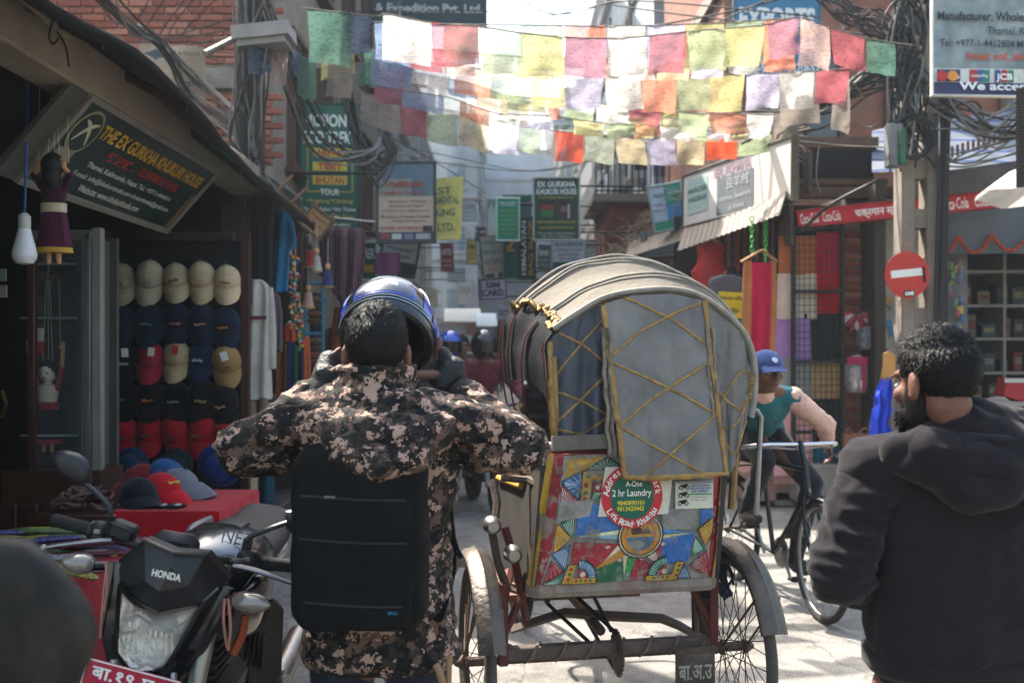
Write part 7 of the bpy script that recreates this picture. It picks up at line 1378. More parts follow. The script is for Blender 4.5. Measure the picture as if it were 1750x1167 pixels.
q = MB(); q.rings(loft_bike([(.76, .86, .09, .04, 0), (.9, .855, .12, .045, 0), (1.1, .87, .12, .045, 0), (1.3, .90, .10, .04, 0)][::-1])); q.build('seat', mat('seat_black', '151517', .6, bump=.3, bscale=120), mbk, 60)
q = MB(); q.rings(loft_bike([(1.0, .80, .10, .05, 0), (1.2, .83, .10, .05, 0), (1.42, .88, .06, .03, 0)][::-1])); q.build('tail_cowl', GB, mbk, 60)
for pts in (((320, 926, .98), (326, 906, 1.02), (342, 896, 1.1), (358, 889, 1.2)), ((478, 908, 1.2), (486, 934, 1.06), (476, 946, 1.0), (462, 955, .96))): q = MB(); q.tube(catmull([K(*p) for p in pts], 5), .014, 8, flat=1.4); q.build('grab_rail', mat('rail_silver', 'a0a2a4', .35, .8), mbk)
# fork, front wheel, fender, plate
for s_ in (-1, 1):
    q = MB(); q.tube([(s_*.10, .16, .98), (s_*.10, -.02, .30)], [.021, .027], 12); fk = q.build('fork', STEEL, mbk); q = MB(); q.tube([(s_*.10, .03, .52), (s_*.10, -.02, .30)], [.03, .032], 12); q.build('fork_lower', MBK, fk)
q = MB(); q.box((0, .14, .93), (.24, .07, .04), bev=.01); q.build('triple_clamp', MBK, mbk)
ALLOY = mat('alloy_black', '1c1c1e', .4, .5)
for y, r_ in ((-.02, .3), (1.32, .3)): wheel(mbk, M.Translation((0, y, .3)), r_, .05, 10, .012, rimm=ALLOY, cross=.15)
q = MB(); rg = []
for i in range(15): a = R(20+i*9); rg.append([V((w_, -.02-math.cos(a)*(.325+h_), .3+math.sin(a)*(.325+h_))) for w_, h_ in ((-.06, -.02), (-.05, .01), (0, .022), (.05, .01), (.06, -.02), (.05, -.018), (0, .01), (-.05, -.018))])
q.rings(rg); q.build('front_fender', GB, mbk, 50)
pm = frame(K(222, 1172, -.03), V((1, 0, -.10)), V((0, 0, 1))); q = MB(); q.box((0, 0, 0), (.23, .085, .004), pm, bev=.002); npl = q.build('number_plate', paint('9c1a30'), mbk); txt('बा.१९ प ५', pm @ M.Translation((0, .012, .003)), .19, .032, paint('dcd8d4'), npl, bold=.02)
q = MB()
for s_ in (-1, 1): q.box((0, s_*.040, .0025), (.226, .003, .001), pm); q.box((s_*.112, 0, .0025), (.003, .077, .001), pm)
q.build('plate_border', paint('dcd8d4'), npl, 0)
for px in (180, 297): q = MB(); q.tube([K(px, 1150, 0), K(px, 1164, -.01)], .008, 6); q.build('plate_stay', STEEL, npl)
# engine, frame, guards, exhaust
q = MB(); q.box((0, .52, .46), (.26, .34, .3), bev=.05); q.box((0, .42, .66), (.17, .18, .18), bev=.03); en = q.build('engine', mat('engine', '2a2a2b', .5, .5, dirt=.4), mbk); q = MB()
for i in range(6): q.box((0, .42, .60+i*.028), (.2, .21, .008), bev=.003)
q.build('cooling_fin', MATS['engine'], en)
q = MB(); q.tube(catmull([(0, .2, .9), (0, .28, .6), (0, .4, .32), (0, .8, .3), (0, 1.0, .5), (0, 1.2, .8)], 4), .025, 8); q.build('frame', IRON, mbk)
q = MB(); q.tube(catmull([(.1, .38, .5), (.14, .35, .3), (.14, .8, .26), (.17, 1.5, .42)], 5), [.02]*12+[.045]*4, 10); q.build('exhaust', STEEL, mbk)
q = MB(); q.prism([(-.02, .17), (.05, .12), (.075, -.06), (.045, -.18), (.0, -.14), (-.04, .05)], .04, frame(K(440, 1102, .45), V((1, .3, 0)), V((0, 0, 1)))); lg = q.build('leg_shield', mat('shield', '26221f', .35, .2, var=.3, scale=16), mbk, 0)
for i in range(5): q = MB(); q.tube([K(425+i*7, 1068+i*4, .40), K(418+i*7, 1128+i*4, .40)], .005, 5); q.build('shield_rib', GB, lg)
q = MB(); q.tube([K(440, 1158, .6), K(490, 1162, .55)], .02, 8); fp = q.build('foot_peg', STEEL, mbk)
for i in range(7): q = MB(); q.tube([K(452+i*5, 1160, .56)+V((0, math.cos(a)*.024, math.sin(a)*.024)) for a in [k*2*math.pi/12 for k in range(12)]], .004, 5, loop=True); q.build('peg_ring', CHROME, fp)
q = MB(); q.tube(catmull([K(418, 1050, .2), K(412, 1085, .2), K(398, 1115, .2)], 5), .013, 7); q.build('orange_strap', mat('strap_orange', '8a3c14', .6, dirt=.4), mbk)
for pts in (((384, 1022, .05), (382, 1060, .04), (388, 1105, .05)), ((390, 1022, .05), (394, 1070, .04), (390, 1110, .05)), ((181, 962, .06), (184, 1000, .05), (178, 1045, .05)), ((184, 962, .06), (178, 1010, .05), (172, 1090, .06))):
    q = MB(); q.tube(catmull([K(*p) for p in pts], 5), .0035, 5); q.build('tie_string', mat('string_pink', '9a6a5c', .9), mbk)
for pts in (((240, 950, .22), (300, 930, .25), (370, 960, .22)), ((230, 935, .25), (270, 930, .3), (330, 965, .3)), ((400, 975, .22), (350, 1000, .28), (330, 1040, .3))): q = MB(); q.tube(catmull([K(*p) for p in pts], 6), .006, 6); q.build('control_cable', WIRE, mbk)
q = MB(); q.box(K(300, 935, .16), (.12, .05, .08), bev=.02); q.build('instrument_pod', BLACKP, mbk)
q = MB(); q.tube([(.09, .66, .3), (.30, .62, .06), (.33, .60, .05)], .012, 6); q.build('side_stand', IRON, mbk)
# ---------------------------------------------------------------- second bike: blurred mirror in the corner
sm = thing('scooter', 'dark blurred scooter mirror in the lower left corner close to the camera', 'scooter', (-.62, 1.12, 0))
mp2 = [(-60, 935), (-10, 918), (40, 925), (85, 958), (120, 1000), (148, 1040), (160, 1080), (152, 1130), (128, 1178), (70, 1215), (0, 1225), (-60, 1190), (-80, 1060)]
def shellw(pts, dys, m, name, parent):
    q = MB(); c = sum(pts, V((0, 0, 0)))/len(pts); q.rings([[c+(p-c)*k+V((0, dy, 0)) for p in pts][::-1] for k, dy in dys]); return q.build(name, m, parent, 60)
mh = shellw([P(x, y, .98) for x, y in mp2], ((.3, -.012), (.8, -.011), (.95, -.006), (1, .006), (.97, .016)), mat('mirror_shell', '0f0e0d', .65, var=.4, scale=9, dirt=.8, dcol='3a332a', spec=.3), 'mirror', sm)
shellw([P(x, y, 1.0) for x, y in mp2], ((.92, -.002), (.92, .002)), CHROME, 'mirror_glass', mh)
q = MB(); q.tube(catmull([P(10, 1190, 1.0), P(0, 1300, 1.06), P(-60, 1400, 1.12)], 5), .008, 8); q.build('mirror_stalk', MBK, mh)
q = MB(); q.tube([(-.95, 1.15, .98), (-.62, 1.15, 1.0), (-.35, 1.1, .94)], .016, 10); q.build('handlebar', IRON, sm)
q = MB(); q.rings([[V((-.62+w_*math.cos(a), 1.2+d_+.08*math.sin(a), z)) for a in [k*2*math.pi/16 for k in range(16)]] for z, w_, d_ in ((.98, .1, 0), (.8, .16, .05), (.5, .18, .1), (.3, .12, .1))]); q.build('front_apron', GB, sm)
wheel(sm, M.Translation((-.62, 1.38, .23)), .23, .05, 8, .012, rimm=ALLOY)
# ---------------------------------------------------------------- oncoming motorcycles
def small_bike(label, x, y, rot, tankm):
    o = thing('motorcycle', label, 'motorcycle', (x, y, 0), rotz=rot)
    wheel(o, M.Translation((0, -.65, .3)), .3, .05, 12, .01, rimm=ALLOY); wheel(o, M.Translation((0, .65, .3)), .3, .055, 12, .01, rimm=ALLOY)
    for s_ in (-1, 1): q = MB(); q.tube([(s_*.09, -.42, .95), (s_*.09, -.65, .3)], .024, 8); q.build('fork', STEEL, o)
    q = MB(); q.rings([[V((.055*math.cos(a), -.65-.33*math.cos(t)+.0, .3+.33*math.sin(t)+.03*math.sin(a))) for a in [k*2*math.pi/8 for k in range(8)]] for t in [R(30+i*11) for i in range(11)]]); q.build('front_fender', GB, o)
    q = MB(); q.rings(loft_bike([(-.25, .86, .07, .06, 0), (-.1, .88, .14, .1, 0), (.15, .86, .12, .09, 0), (.25, .82, .08, .05, 0)][::-1])); q.build('tank', tankm, o, 60)
    q = MB(); q.rings(loft_bike([(.2, .80, .1, .04, 0), (.5, .80, .12, .045, 0), (.85, .84, .09, .04, 0)][::-1])); q.build('seat', MATS['seat_black'], o, 60)
    q = MB(); q.box((0, .0, .45), (.25, .4, .35), bev=.06); q.build('engine', MATS['engine'], o)
    q = MB(); q.ell((0, -.5, .86), (.1, .07, .11), 14, 10); hl_ = q.build('headlight', GB, o, 180); q = MB(); q.ell((0, -.545, .86), (.08, .04, .085), 14, 8); q.build('lens', REFL, hl_, 180)
    q = MB(); q.tube(catmull([(-.38, -.25, 1.02), (-.2, -.36, 1.0), (0, -.4, .97), (.2, -.36, 1.0), (.38, -.25, 1.02)], 5), .012, 8); q.build('handlebar', IRON, o)
    for s_ in (-1, 1): q = MB(); q.tube([(s_*.26, -.34, 1.0), (s_*.30, -.36, 1.18)], .007, 6); q.ell((s_*.33, -.36, 1.2), (.06, .02, .04), 12, 8); q.build('mirror', MBK, o)
    return o
small_bike('black motorcycle ridden towards the camera beside the rickshaw wheel', -.26, 9.4, R(12), GB)
small_bike('red and black motorcycle behind the raised glove of the man in camouflage', -.62, 9.9, R(4), mat('bike_red', '7a141c', .3, coat=.5))
# ---------------------------------------------------------------- cyclist's bicycle
th = math.pi+.237; BX = V((1.70-.235*.52, 5.5+.972*.52, 0))
bc = thing('bicycle', 'old black roadster bicycle ridden out from behind the rickshaw', 'bicycle', BX, rotz=th)
BK = mat('bike_black', '15171a', .35, .2, var=.25, scale=16, dirt=.3, dcol='3c362e')
wheel(bc, M.Translation((0, .54, .335)) @ M.Rotation(R(-6), 4, 'Z'), .335, .019, 32, .0017); wheel(bc, M.Translation((0, -.52, .335)), .335, .019, 32, .0017)
q = MB()
for a, b, r_ in (((0, .36, .86), (0, .31, .98), .016), ((0, .37, .82), (0, -.12, .82), .015), ((0, .40, .68), (0, .0, .28), .017), ((0, -.16, .9), (0, .0, .28), .015), ((-.04, -.52, .335), (-.02, -.14, .80), .008), ((.04, -.52, .335), (.02, -.14, .80), .008), ((-.045, -.52, .335), (0, 0, .28), .01), ((.045, -.52, .335), (0, 0, .28), .01), ((0, .36, .86), (0, .41, .66), .018)): q.tube([a, b], r_, 8)
q.build('frame', BK, bc)
q = MB()
for s_ in (-1, 1): q.tube(catmull([(s_*.03, .41, .68), (s_*.05, .45, .52), (s_*.05, .54, .335)], 4), .011, 8)
q.build('fork', BK, bc)
for y, a0 in ((.54, 10), (-.52, -10)):
    q = MB(); q.rings([[V((w_, y-math.cos(t)*(.36+h_), .335+math.sin(t)*(.36+h_))) for w_, h_ in ((-.028, -.012), (0, .008), (.028, -.012), (0, .003))] for t in [R(a0+i*8) for i in range(20)]]); q.build('mudguard', BK, bc, 50)
q = MB(); q.tube(catmull([(-.30, .02, .92), (-.30, .14, .93), (-.24, .28, .96), (0, .31, .96), (.24, .28, .96), (.30, .14, .93), (.30, .02, .92)], 6), .011, 10); hb2 = q.build('handlebar', CHROME, bc)
for s_ in (-1, 1): q = MB(); q.tube([(s_*.30, .01, .92), (s_*.30, .12, .927)], .016, 10); q.build('grip', BLACKP, hb2)
q = MB(); q.tube(catmull([(-.26, .2, .93), (-.15, .27, .94), (0, .3, .93), (.15, .27, .94), (.26, .2, .93)], 4), .006, 6); q.tube([(0, .3, .93), (0, .42, .7)], .005, 6); q.build('brake_rod', STEEL, hb2)
q = MB(); q.ell((0, -.2, .93), (.1, .14, .035), 16, 8); q.cap((0, -.1, .93), (0, .04, .935), .05, .025); q.build('saddle', MATS['seat_black'], bc, 180)
q = MB(); q.lathe([(.02, -.008), (.09, -.004), (.092, 0), (.09, .004), (.02, .008)], 28, M.Translation((-.05, 0, .28)) @ M.Rotation(R(90), 4, 'Y')); q.tube([(-.06, 0, .28), (-.07, .08, .13)], .009, 6); q.tube([(.06, 0, .28), (.07, -.08, .43)], .009, 6); q.build('crank', STEEL, bc)
for x, y, z in ((-.11, .08, .13), (.11, -.08, .43)): q = MB(); q.box((x, y, z), (.09, .07, .02), bev=.004); q.build('pedal', RUBBER, bc)
q = MB(); q.box((0, -.55, .76), (.16, .3, .012), bev=.003); q.tube([(.06, -.66, .76), (.05, -.54, .36)], .005, 5); q.tube([(-.06, -.66, .76), (-.05, -.54, .36)], .005, 5); q.build('rear_carrier', IRON, bc)
# ================================================================ PEOPLE
def camo_mat():
    m = bpy.data.materials.new('digital_camouflage'); m.use_nodes = True; N = m.node_tree.nodes; L = m.node_tree.links; b = N['Principled BSDF']; b.inputs['Roughness'].default_value = .85; b.inputs['Specular IOR Level'].default_value = .2
    tc = N.new('ShaderNodeTexCoord'); sn = N.new('ShaderNodeVectorMath'); sn.operation = 'SNAP'; sn.inputs[1].default_value = (.0042, .0042, .0042); L.new(tc.outputs['Object'], sn.inputs[0])
    def lay(s, off, lo, hi, prev, c):
        mp = N.new('ShaderNodeMapping'); mp.inputs['Location'].default_value = off; L.new(sn.outputs[0], mp.inputs[0])
        n = N.new('ShaderNodeTexNoise'); n.inputs['Scale'].default_value = s; n.inputs['Detail'].default_value = 4; n.inputs['Roughness'].default_value = .62; L.new(mp.outputs[0], n.inputs['Vector'])
        r = N.new('ShaderNodeMath'); r.operation = 'GREATER_THAN'; r.inputs[1].default_value = lo; L.new(n.outputs[0], r.inputs[0])
        x = N.new('ShaderNodeMix'); x.data_type = 'RGBA'; x.inputs[7].default_value = (*hx(c), 1); L.new(r.outputs[0], x.inputs[0])
        if prev is None: x.inputs[6].default_value = (*hx('231f1b'), 1)
        else: L.new(prev, x.inputs[6])
        return x.outputs[2]
    p = lay(30, (0, 0, 0), .50, 0, None, '302b25'); p = lay(28, (7, 3, 1), .52, 0, p, '0f0e11'); p = lay(23, (2, 9, 5), .55, 0, p, '5a463c'); p = lay(23.4, (2.02, 9.01, 5.0), .563, 0, p, '9c8070'); p = lay(56, (4, 2, 8), .585, 0, p, '0f0e11')
    L.new(p, b.inputs['Base Color'])
    n3 = N.new('ShaderNodeTexNoise'); n3.inputs['Scale'].default_value = 22; n3.inputs['Detail'].default_value = 6; L.new(tc.outputs['Object'], n3.inputs['Vector']); bp = N.new('ShaderNodeBump'); bp.inputs['Strength'].default_value = .55; bp.inputs['Distance'].default_value = .02; L.new(n3.outputs[0], bp.inputs['Height']); L.new(bp.outputs[0], b.inputs['Normal'])
    return m
HAIR = mat('black_hair', '0a0909', .62, var=.3, scale=40, spec=.18, bump=.15, bscale=140)
def headM(c, yaw=0, pitch=0, roll=0): return M.Translation(V(c)) @ M.Rotation(yaw, 4, 'Z') @ M.Rotation(roll, 4, 'Y') @ M.Rotation(pitch, 4, 'X')
def add_head(q, m, neck, ears=True, beard=False):
    q.ell((0, -.012, .03), (.075, .094, .086), 20, 14, m); q.ell((0, .028, -.03), (.060, .068, .085), 18, 12, m); q.ell((0, .062, -.092), (.032, .028, .026), 12, 8, m)
    q.cap((0, .098, .012), (0, .118, -.024), .010, .016, 10, m); q.ell((0, .076, .026), (.052, .022, .016), 12, 8, m); q.ell((0, .094, -.060), (.026, .013, .011), 10, 8, m)
    for s_ in (-1, 1):
        q.ell((s_*.045, .066, -.022), (.02, .02, .02), 10, 8, m); q.cap((s_*.012, .104, -.028), (s_*.016, .098, -.028), .009, .008, 8, m)
        if ears: q.ell((s_*.081, -.012, -.012), (.010, .021, .034), 12, 8, m, rot=M.Rotation(s_*R(18), 4, 'Z')); q.ell((s_*.083, -.006, -.032), (.008, .011, .012), 8, 6, m)
    q.chain([m @ V((0, -.02, -.05)), V(neck)], [.056, .062])
def face_bits(parent, m):
    for s_ in (-1, 1):
        q = MB(); q.ell((s_*.032, .083, .0), (.012, .008, .007), 10, 8, m); e = q.build('eye', paint('c9c2b8'), parent, 180); q = MB(); q.ell((s_*.032, .090, .0), (.005, .003, .005), 8, 6, m); q.build('iris', paint('1a1210'), e, 180)
        q = MB(); q.tube([m @ V((s_*.018, .096, .022)), m @ V((s_*.034, .094, .026)), m @ V((s_*.05, .084, .02))], .004, 6, flat=.6); q.build('eyebrow', HAIR, parent)
    q = MB(); q.tube([m @ V((-.022, .100, -.060)), m @ V((0, .108, -.060)), m @ V((.022, .100, -.060))], [.003, .005, .003], 6); q.build('mouth', paint('6a3a34'), parent)
def hair(parent, m, seed=1, strands=1500, ln=.03, wild=.3, beard=False, back=-.085, sc_=1.):
    r = random.Random(seed); q = MB(); nu, nv = 44, 30; c = V((0, -.016, .032)); rad = V((.083, .100, .094))*sc_
    def ok(p):
        if p.y > .045: return p.z > .055-.25*(abs(p.x)-.03)*(abs(p.x) > .03)
        if p.y > -.005: return p.z > .005+.2*(p.y)
        return p.z > back*(min(1, (-p.y)/.05))*1.0-.0
    vs = []; idx = {}; fs = []
    for j in range(nv+1):
        for i in range(nu):
            a = 2*math.pi*i/nu; e = -math.pi/2+math.pi*j/nv; d = V((math.cos(a)*math.cos(e), math.sin(a)*math.cos(e), math.sin(e)))
            k = 1+.035*noise.noise(d*5+V((seed, 0, 0)))+.02*noise.noise(d*13)
            tp = max(.86, min(1., 1-(-.02-(c.z+d.z*rad.z))*1.2)) if c.z+d.z*rad.z < -.02 else 1
            vs.append(V((c.x+d.x*rad.x*k*tp, c.y+d.y*rad.y*k*tp, c.z+d.z*rad.z*k)))
    for j in range(nv):
        for i in range(nu):
            f = (j*nu+i, j*nu+(i+1) % nu, (j+1)*nu+(i+1) % nu, (j+1)*nu+i)
            if all(ok(vs[t]) for t in f): fs.append(f)
    q.add(vs, fs, m)
    n = 0
    while n < strands:
        f = fs[r.randrange(len(fs))]; p = vs[f[0]].lerp(vs[f[2]], r.random()); d = (p-c); d = V((d.x/rad.x**2, d.y/rad.y**2, d.z/rad.z**2)).normalized()
        down = V((0, -.4, -1)) if p.z < .07 else V((r.uniform(-.6, .6), r.uniform(-.2, 1), .25)); t = (down-d*down.dot(d)); t = t.normalized() if t.length > .01 else V((0, 1, 0)); t += V((r.gauss(0, wild), r.gauss(0, wild), r.gauss(0, wild)))
        top = max(0, min(1, (p.z-.02)/.08)); L_ = ln*(.35+.65*top)*r.uniform(.6, 1.3); w_ = d.cross(t).normalized()*.0022
        a = p-d*.003; b = p+(t*.8+d*.22)*L_*.55; e = p+(t*1.15+d*.10)*L_
        q.add([a-w_, a+w_, b+w_*.8, b-w_*.8, e], [(0, 1, 2, 3), (3, 2, 4)], m); n += 1
    o = q.build('hair', HAIR, parent, 180)
    if beard:
        q = MB(); q.ell((0, .036, -.075), (.064, .068, .055), 18, 12, m); q.ell((0, .066, -.102), (.036, .034, .032), 14, 10, m)
        for s_ in (-1, 1): q.ell((s_*.058, .012, -.045), (.014, .03, .06), 12, 8, m)
        for i in range(500):
            a, b_ = r.uniform(0, 6.28), r.uniform(-1.2, .3); d = V((math.cos(a)*math.cos(b_), abs(math.sin(a))*math.cos(b_), math.sin(b_))); p = V((.066*d.x, .036+.07*d.y, -.075+.057*d.z)); w_ = V((.002, 0, 0)); e = p+d*.012+V((0, 0, -.006)); q.add([p-w_, p+w_, e], [(0, 1, 2)], m)
        q.build('beard', HAIR, parent, 180)
    return o
def hand(q, w, d, n, s=1., curl=.45, side=1, spread=.05, glove=None, thumb=1.):
    """palm plus four unequal jointed fingers and a thumb; d = finger direction, n = palm facing"""
    w = V(w); d = V(d).normalized(); n = V(n); n = (n-d*n.dot(d)).normalized(); l = d.cross(n)*side
    pc = w+d*.048*s; q2 = glove or q
    rot = M((l, d, n)).transposed().to_4x4()
    q2.ell(pc, (.042*s, .05*s, .017*s), 14, 10, rot=rot); q2.cap(w, w+d*.03*s, .027*s, .030*s)
    for i, (o, L_) in enumerate(((-.030, .070), (-.010, .082), (.010, .077), (.029, .060))):
        p = pc+d*.036*s+l*o*s; a = 0; dd = (d+l*spread*(i-1.5)).normalized(); r_ = .0098*s
        for k, f in enumerate((.46, .32, .22)):
            a += curl*(.7 if k == 0 else 1); e = p+(dd*math.cos(a)+n*math.sin(a))*L_*f*s
            (q2 if glove and k == 0 else q).cap(p, e, r_*(1.12 if glove and k == 0 else 1), r_*.93, 8); r_ *= .92; p = e
    p = w+d*.022*s-l*.030*s+n*.008*s; t = (d*.55-l*.75+n*.45*thumb).normalized(); e = p+t*.038*s; q2.cap(p, e, .014*s, .0115*s, 8); q.cap(e, e+(d*.75-l*.2+n*.55*thumb).normalized()*.030*s, .0108*s, .009*s, 8)
# ---------------------------------------------------------------- man in camouflage
pm_ = thing('person', 'person in digital camouflage jacket with black backpack lifting a blue helmet, back turned', 'person', (P(645, 600, 2.66).x, 2.66, 0))
O = P(645, 601, 2.62); hM = headM(O, 0, R(-6)); nk = P(646, 690, 2.66)
q = MB(); gl = MB(); gr_ = MB()
add_head(q, hM, nk)
WL, WR = P(541, 672, 2.84), P(787, 670, 2.86)
q.chain([nk, P(538, 724, 2.70), P(412, 768, 2.64), WL], [.06, .045, .04, .03]); q.chain([nk, P(758, 722, 2.70), P(893, 766, 2.64), WR], [.06, .045, .04, .03]); q.chain([nk, nk+V((0, .02, -.6))], [.07, .09])
for s_ in (-1, 1): q.chain([nk+V((0, .02, -.62)), nk+V((s_*.1, .03, -.72)), (nk.x+s_*.115, 2.70, .46), (nk.x+s_*.125, 2.69, .09)], [.09, .07, .05, .04])
hand(q, WL, P(573, 598, 2.94)-WL, (1, .25, 0), 1.02, .22, 1, glove=gl); hand(q, WR, P(752, 592, 2.93)-WR, (-1, .25, 0), 1.02, .22, -1, glove=gr_)
q.cap(P(748, 612, 2.86), P(751, 580, 2.87), .013, .011); q.cap(P(742, 640, 2.82), P(712, 640, 2.76), .015, .0125)     # fingers and thumb seen past the shell
fuse(q, 'body', SKIN, pm_, .006, 3)
gr_.cap(P(752, 655, 2.84), P(776, 628, 2.86), .036, .034); gr_.cap(P(776, 640, 2.86), P(755, 605, 2.87), .034, .024); gl.cap(P(548, 660, 2.84), P(562, 618, 2.9), .036, .034); gl.cap(P(585, 650, 2.84), P(556, 640, 2.84), .024, .032)
gl.cap(WL-V((.035, .01, .02)), WL, .039, .038); gr_.cap(WR+V((.03, -.01, -.02)), WR, .039, .038)
GLV = mat('glove_black', '0f1012', .6, var=.3, scale=30, bump=.4, bscale=90)
fuse(gl, 'glove', GLV, pm_, .006, 3, [(.002, (60, 60, 60))]); fuse(gr_, 'glove', GLV, pm_, .006, 3, [(.002, (60, 60, 60))])
hair(pm_, hM, 3, 2600, .020, .22, back=-.1)
CAMO = camo_mat()
q = MB()
def ringz(z, cx_, hw, dp, cy_, n=28, e=2.5): return [V((cx_+hw*abs(math.cos(a))**(2/e)*(1 if math.cos(a) > 0 else -1), cy_+dp*abs(math.sin(a))**(2/e)*(1 if math.sin(a) > 0 else -1), z)) for a in [k*2*math.pi/n for k in range(n)]]
xc = nk.x
q.rings([ringz(z, xc+o, hw, dp, 2.69) for z, o, hw, dp in ((.665, .006, .195, .125), (.69, .006, .205, .135), (.80, .004, .198, .130), (.92, 0, .187, .125), (1.05, 0, .195, .13), (1.18, 0, .212, .13), (1.28, 0, .215, .12), (1.345, 0, .19, .10), (1.385, 0, .12, .08))])
SL, SR = P(538, 724, 2.70), P(758, 722, 2.70); EL, ER = P(412, 768, 2.64), P(893, 766, 2.64)
q.chain([nk+V((0, .01, -.05)), SL], [.09, .085]); q.chain([nk+V((0, .01, -.05)), SR], [.09, .085])
q.chain([SL, SL.lerp(EL, .55)+V((0, 0, -.015)), EL], [.088, .080, .068]); q.chain([SR, SR.lerp(ER, .55)+V((0, 0, -.015)), ER], [.088, .080, .068])
q.chain([EL, EL.lerp(P(532, 680, 2.83), .5)+V((-.01, 0, -.02)), P(530, 681, 2.83)], [.068, .062, .050]); q.chain([ER, ER.lerp(P(798, 680, 2.84), .5)+V((.01, 0, -.02)), P(797, 681, 2.84)], [.068, .064, .052])
# hood lying on the back, collar
q.rings([[V((xc+math.cos(a)*w_, 2.64+math.sin(a)*d_, z)) for a in [k*2*math.pi/26 for k in range(26)]] for z, w_, d_ in ((1.30, .125, .12), (1.37, .115, .115), (1.42, .105, .108), (1.455, .098, .102))])
for x0, y0, x1, y1, r0, r1, dd in ((560, 722, 640, 700, .05, .055, 2.585), (735, 720, 650, 700, .05, .055, 2.585), (548, 735, 640, 770, .042, .05, 2.53), (745, 735, 650, 770, .042, .05, 2.53), (590, 752, 705, 752, .055, .055, 2.51), (600, 776, 700, 776, .05, .05, 2.485), (470, 730, 560, 715, .04, .05, 2.60), (830, 728, 740, 715, .04, .05, 2.60), (600, 700, 700, 700, .05, .05, 2.575), (505, 722, 580, 742, .03, .038, 2.60), (790, 720, 715, 742, .03, .038, 2.60)):
    q.cap(P(x0, y0, dd-.01), P(x1, y1, dd-.01), r0*1.15, r1*1.15)
fuse(q, 'jacket', CAMO, pm_, .0085, 3, [(.010, (7, 7, 16)), (.010, (11, 11, 26, 1)), (.003, (50, 50, 70))], .4)
q = MB(); hpz = [P(508, 700, 2.60), P(540, 742, 2.535), P(585, 778, 2.48), P(642, 792, 2.455), P(700, 778, 2.48), P(742, 742, 2.535), P(775, 700, 2.60)]
q.chain(hpz, [.03, .036, .042, .046, .042, .036, .03]); q.chain([P(530, 712, 2.59), P(640, 742, 2.48), P(755, 712, 2.59)], [.04, .05, .04]); q.chain([P(560, 690, 2.60), P(645, 706, 2.53), P(728, 690, 2.60)], [.04, .045, .04]); q.chain([P(585, 760, 2.5), P(700, 760, 2.5)], [.04, .04])
fuse(q, 'hood', CAMO, pm_, .008, 2, [(.009, (9, 9, 20)), (.006, (14, 14, 40, 1)), (.002, (50, 50, 70))], .4)
q = MB(); q.tube([V((xc+math.cos(a)*.098, 2.64+math.sin(a)*.102, 1.452+.004*math.sin(a))) for a in [k*2*math.pi/28 for k in range(28)]], .010, 7, loop=True); q.build('collar_edge', CAMO, pm_)
for p0, p1 in ((P(545, 668, 2.84), P(531, 682, 2.82)), (P(783, 668, 2.85), P(798, 683, 2.83))): q = MB(); q.tube([p0, p1], [.047, .054], 16); q.build('cuff', cloth('2a2826'), pm_)
q = MB(); q.rings([ringz(z, xc+.006, hw, dp, 2.69, 30) for z, hw, dp in ((.655, .192, .122), (.668, .2, .13), (.70, .205, .136), (.704, .2, .13))]); q.build('hem_band', CAMO, pm_, 60)
# backpack
BPM = mat('backpack_nylon', '07080a', .8, var=.25, scale=18, bump=.2, bscale=160, spec=.15); bpk = thing('backpack', 'slim black laptop backpack with zip pockets on the camouflage jacket', 'backpack', P(615, 1075, 2.5))
bcx, bcz = P(614, 912, 2.49).x, P(614, 912, 2.49).z
def bp_ring(y, k, rr0): return [V((bcx+sx*(.168*k-rr)+rr*math.cos(a+o)*1., y, bcz+sz*(.232*k-rr)+rr*math.sin(a+o))) for sx, sz, o in ((1, 1, 0), (-1, 1, R(90)), (-1, -1, R(180)), (1, -1, R(270))) for a in [R(90)*j/5 for j in range(6)] for rr in ((rr0*1.7 if sz > 0 else rr0),)]
q = MB(); q.rings([bp_ring(y, k, .05) for y, k in ((2.575, .96), (2.56, 1.0), (2.49, 1.0), (2.462, .97), (2.448, .90), (2.444, .7))]); bpo = fuse(q, 'main_pack', BPM, bpk, .008, 3, [(.005, (8, 8, 6)), (.004, (14, 14, 9, 1))], .4)
q = MB(); q.rings([[V((p.x-.008, p.y, p.z-.03)) for p in bp_ring(y, k, .045)] for y, k in ((2.46, .86), (2.444, .86), (2.436, .82), (2.432, .6))]); fp_ = fuse(q, 'front_pocket', BPM, bpk, .007, 2, [(.005, (9, 9, 7)), (.004, (13, 13, 18, 1))], .4)
for z, x0, x1 in ((.105, -.128, .128), (-.0, -.132, .13), (-.155, -.12, .12)):
    q = MB(); q.tube([V((bcx+x0+(x1-x0)*i/12-.006, 2.4285, bcz+z-.012*(i/12)-.004*math.sin(i*.26))) for i in range(13)], .0026, 6); q.build('zip', mat('zip_black', '1b1c1f', .5), fp_)
q = MB(); q.tube([V((bcx-.075, 2.427, bcz+.102)), V((bcx-.05, 2.426, bcz+.101))], .003, 6); q.build('zip_puller', STEEL, fp_)
for s_ in (-1, 1): q = MB(); q.tube([V((bcx+s_*.155, 2.47, bcz+z)) for z in (-.2, -.1, 0, .1, .17)], .008, 6); q.build('piping', BPM, bpo)
txt('BRILL', wallM(V((bcx+.092, 2.4295, bcz-.182))), .026, .0075, paint('1f6f8c'), fp_, bold=.04)
q = MB(); q.tube(catmull([V((bcx-.03, 2.53, bcz+.22)), V((bcx-.02, 2.52, bcz+.262)), V((bcx+.02, 2.52, bcz+.262)), V((bcx+.03, 2.53, bcz+.22))], 5), .009, 8); q.build('handle', BPM, bpk)
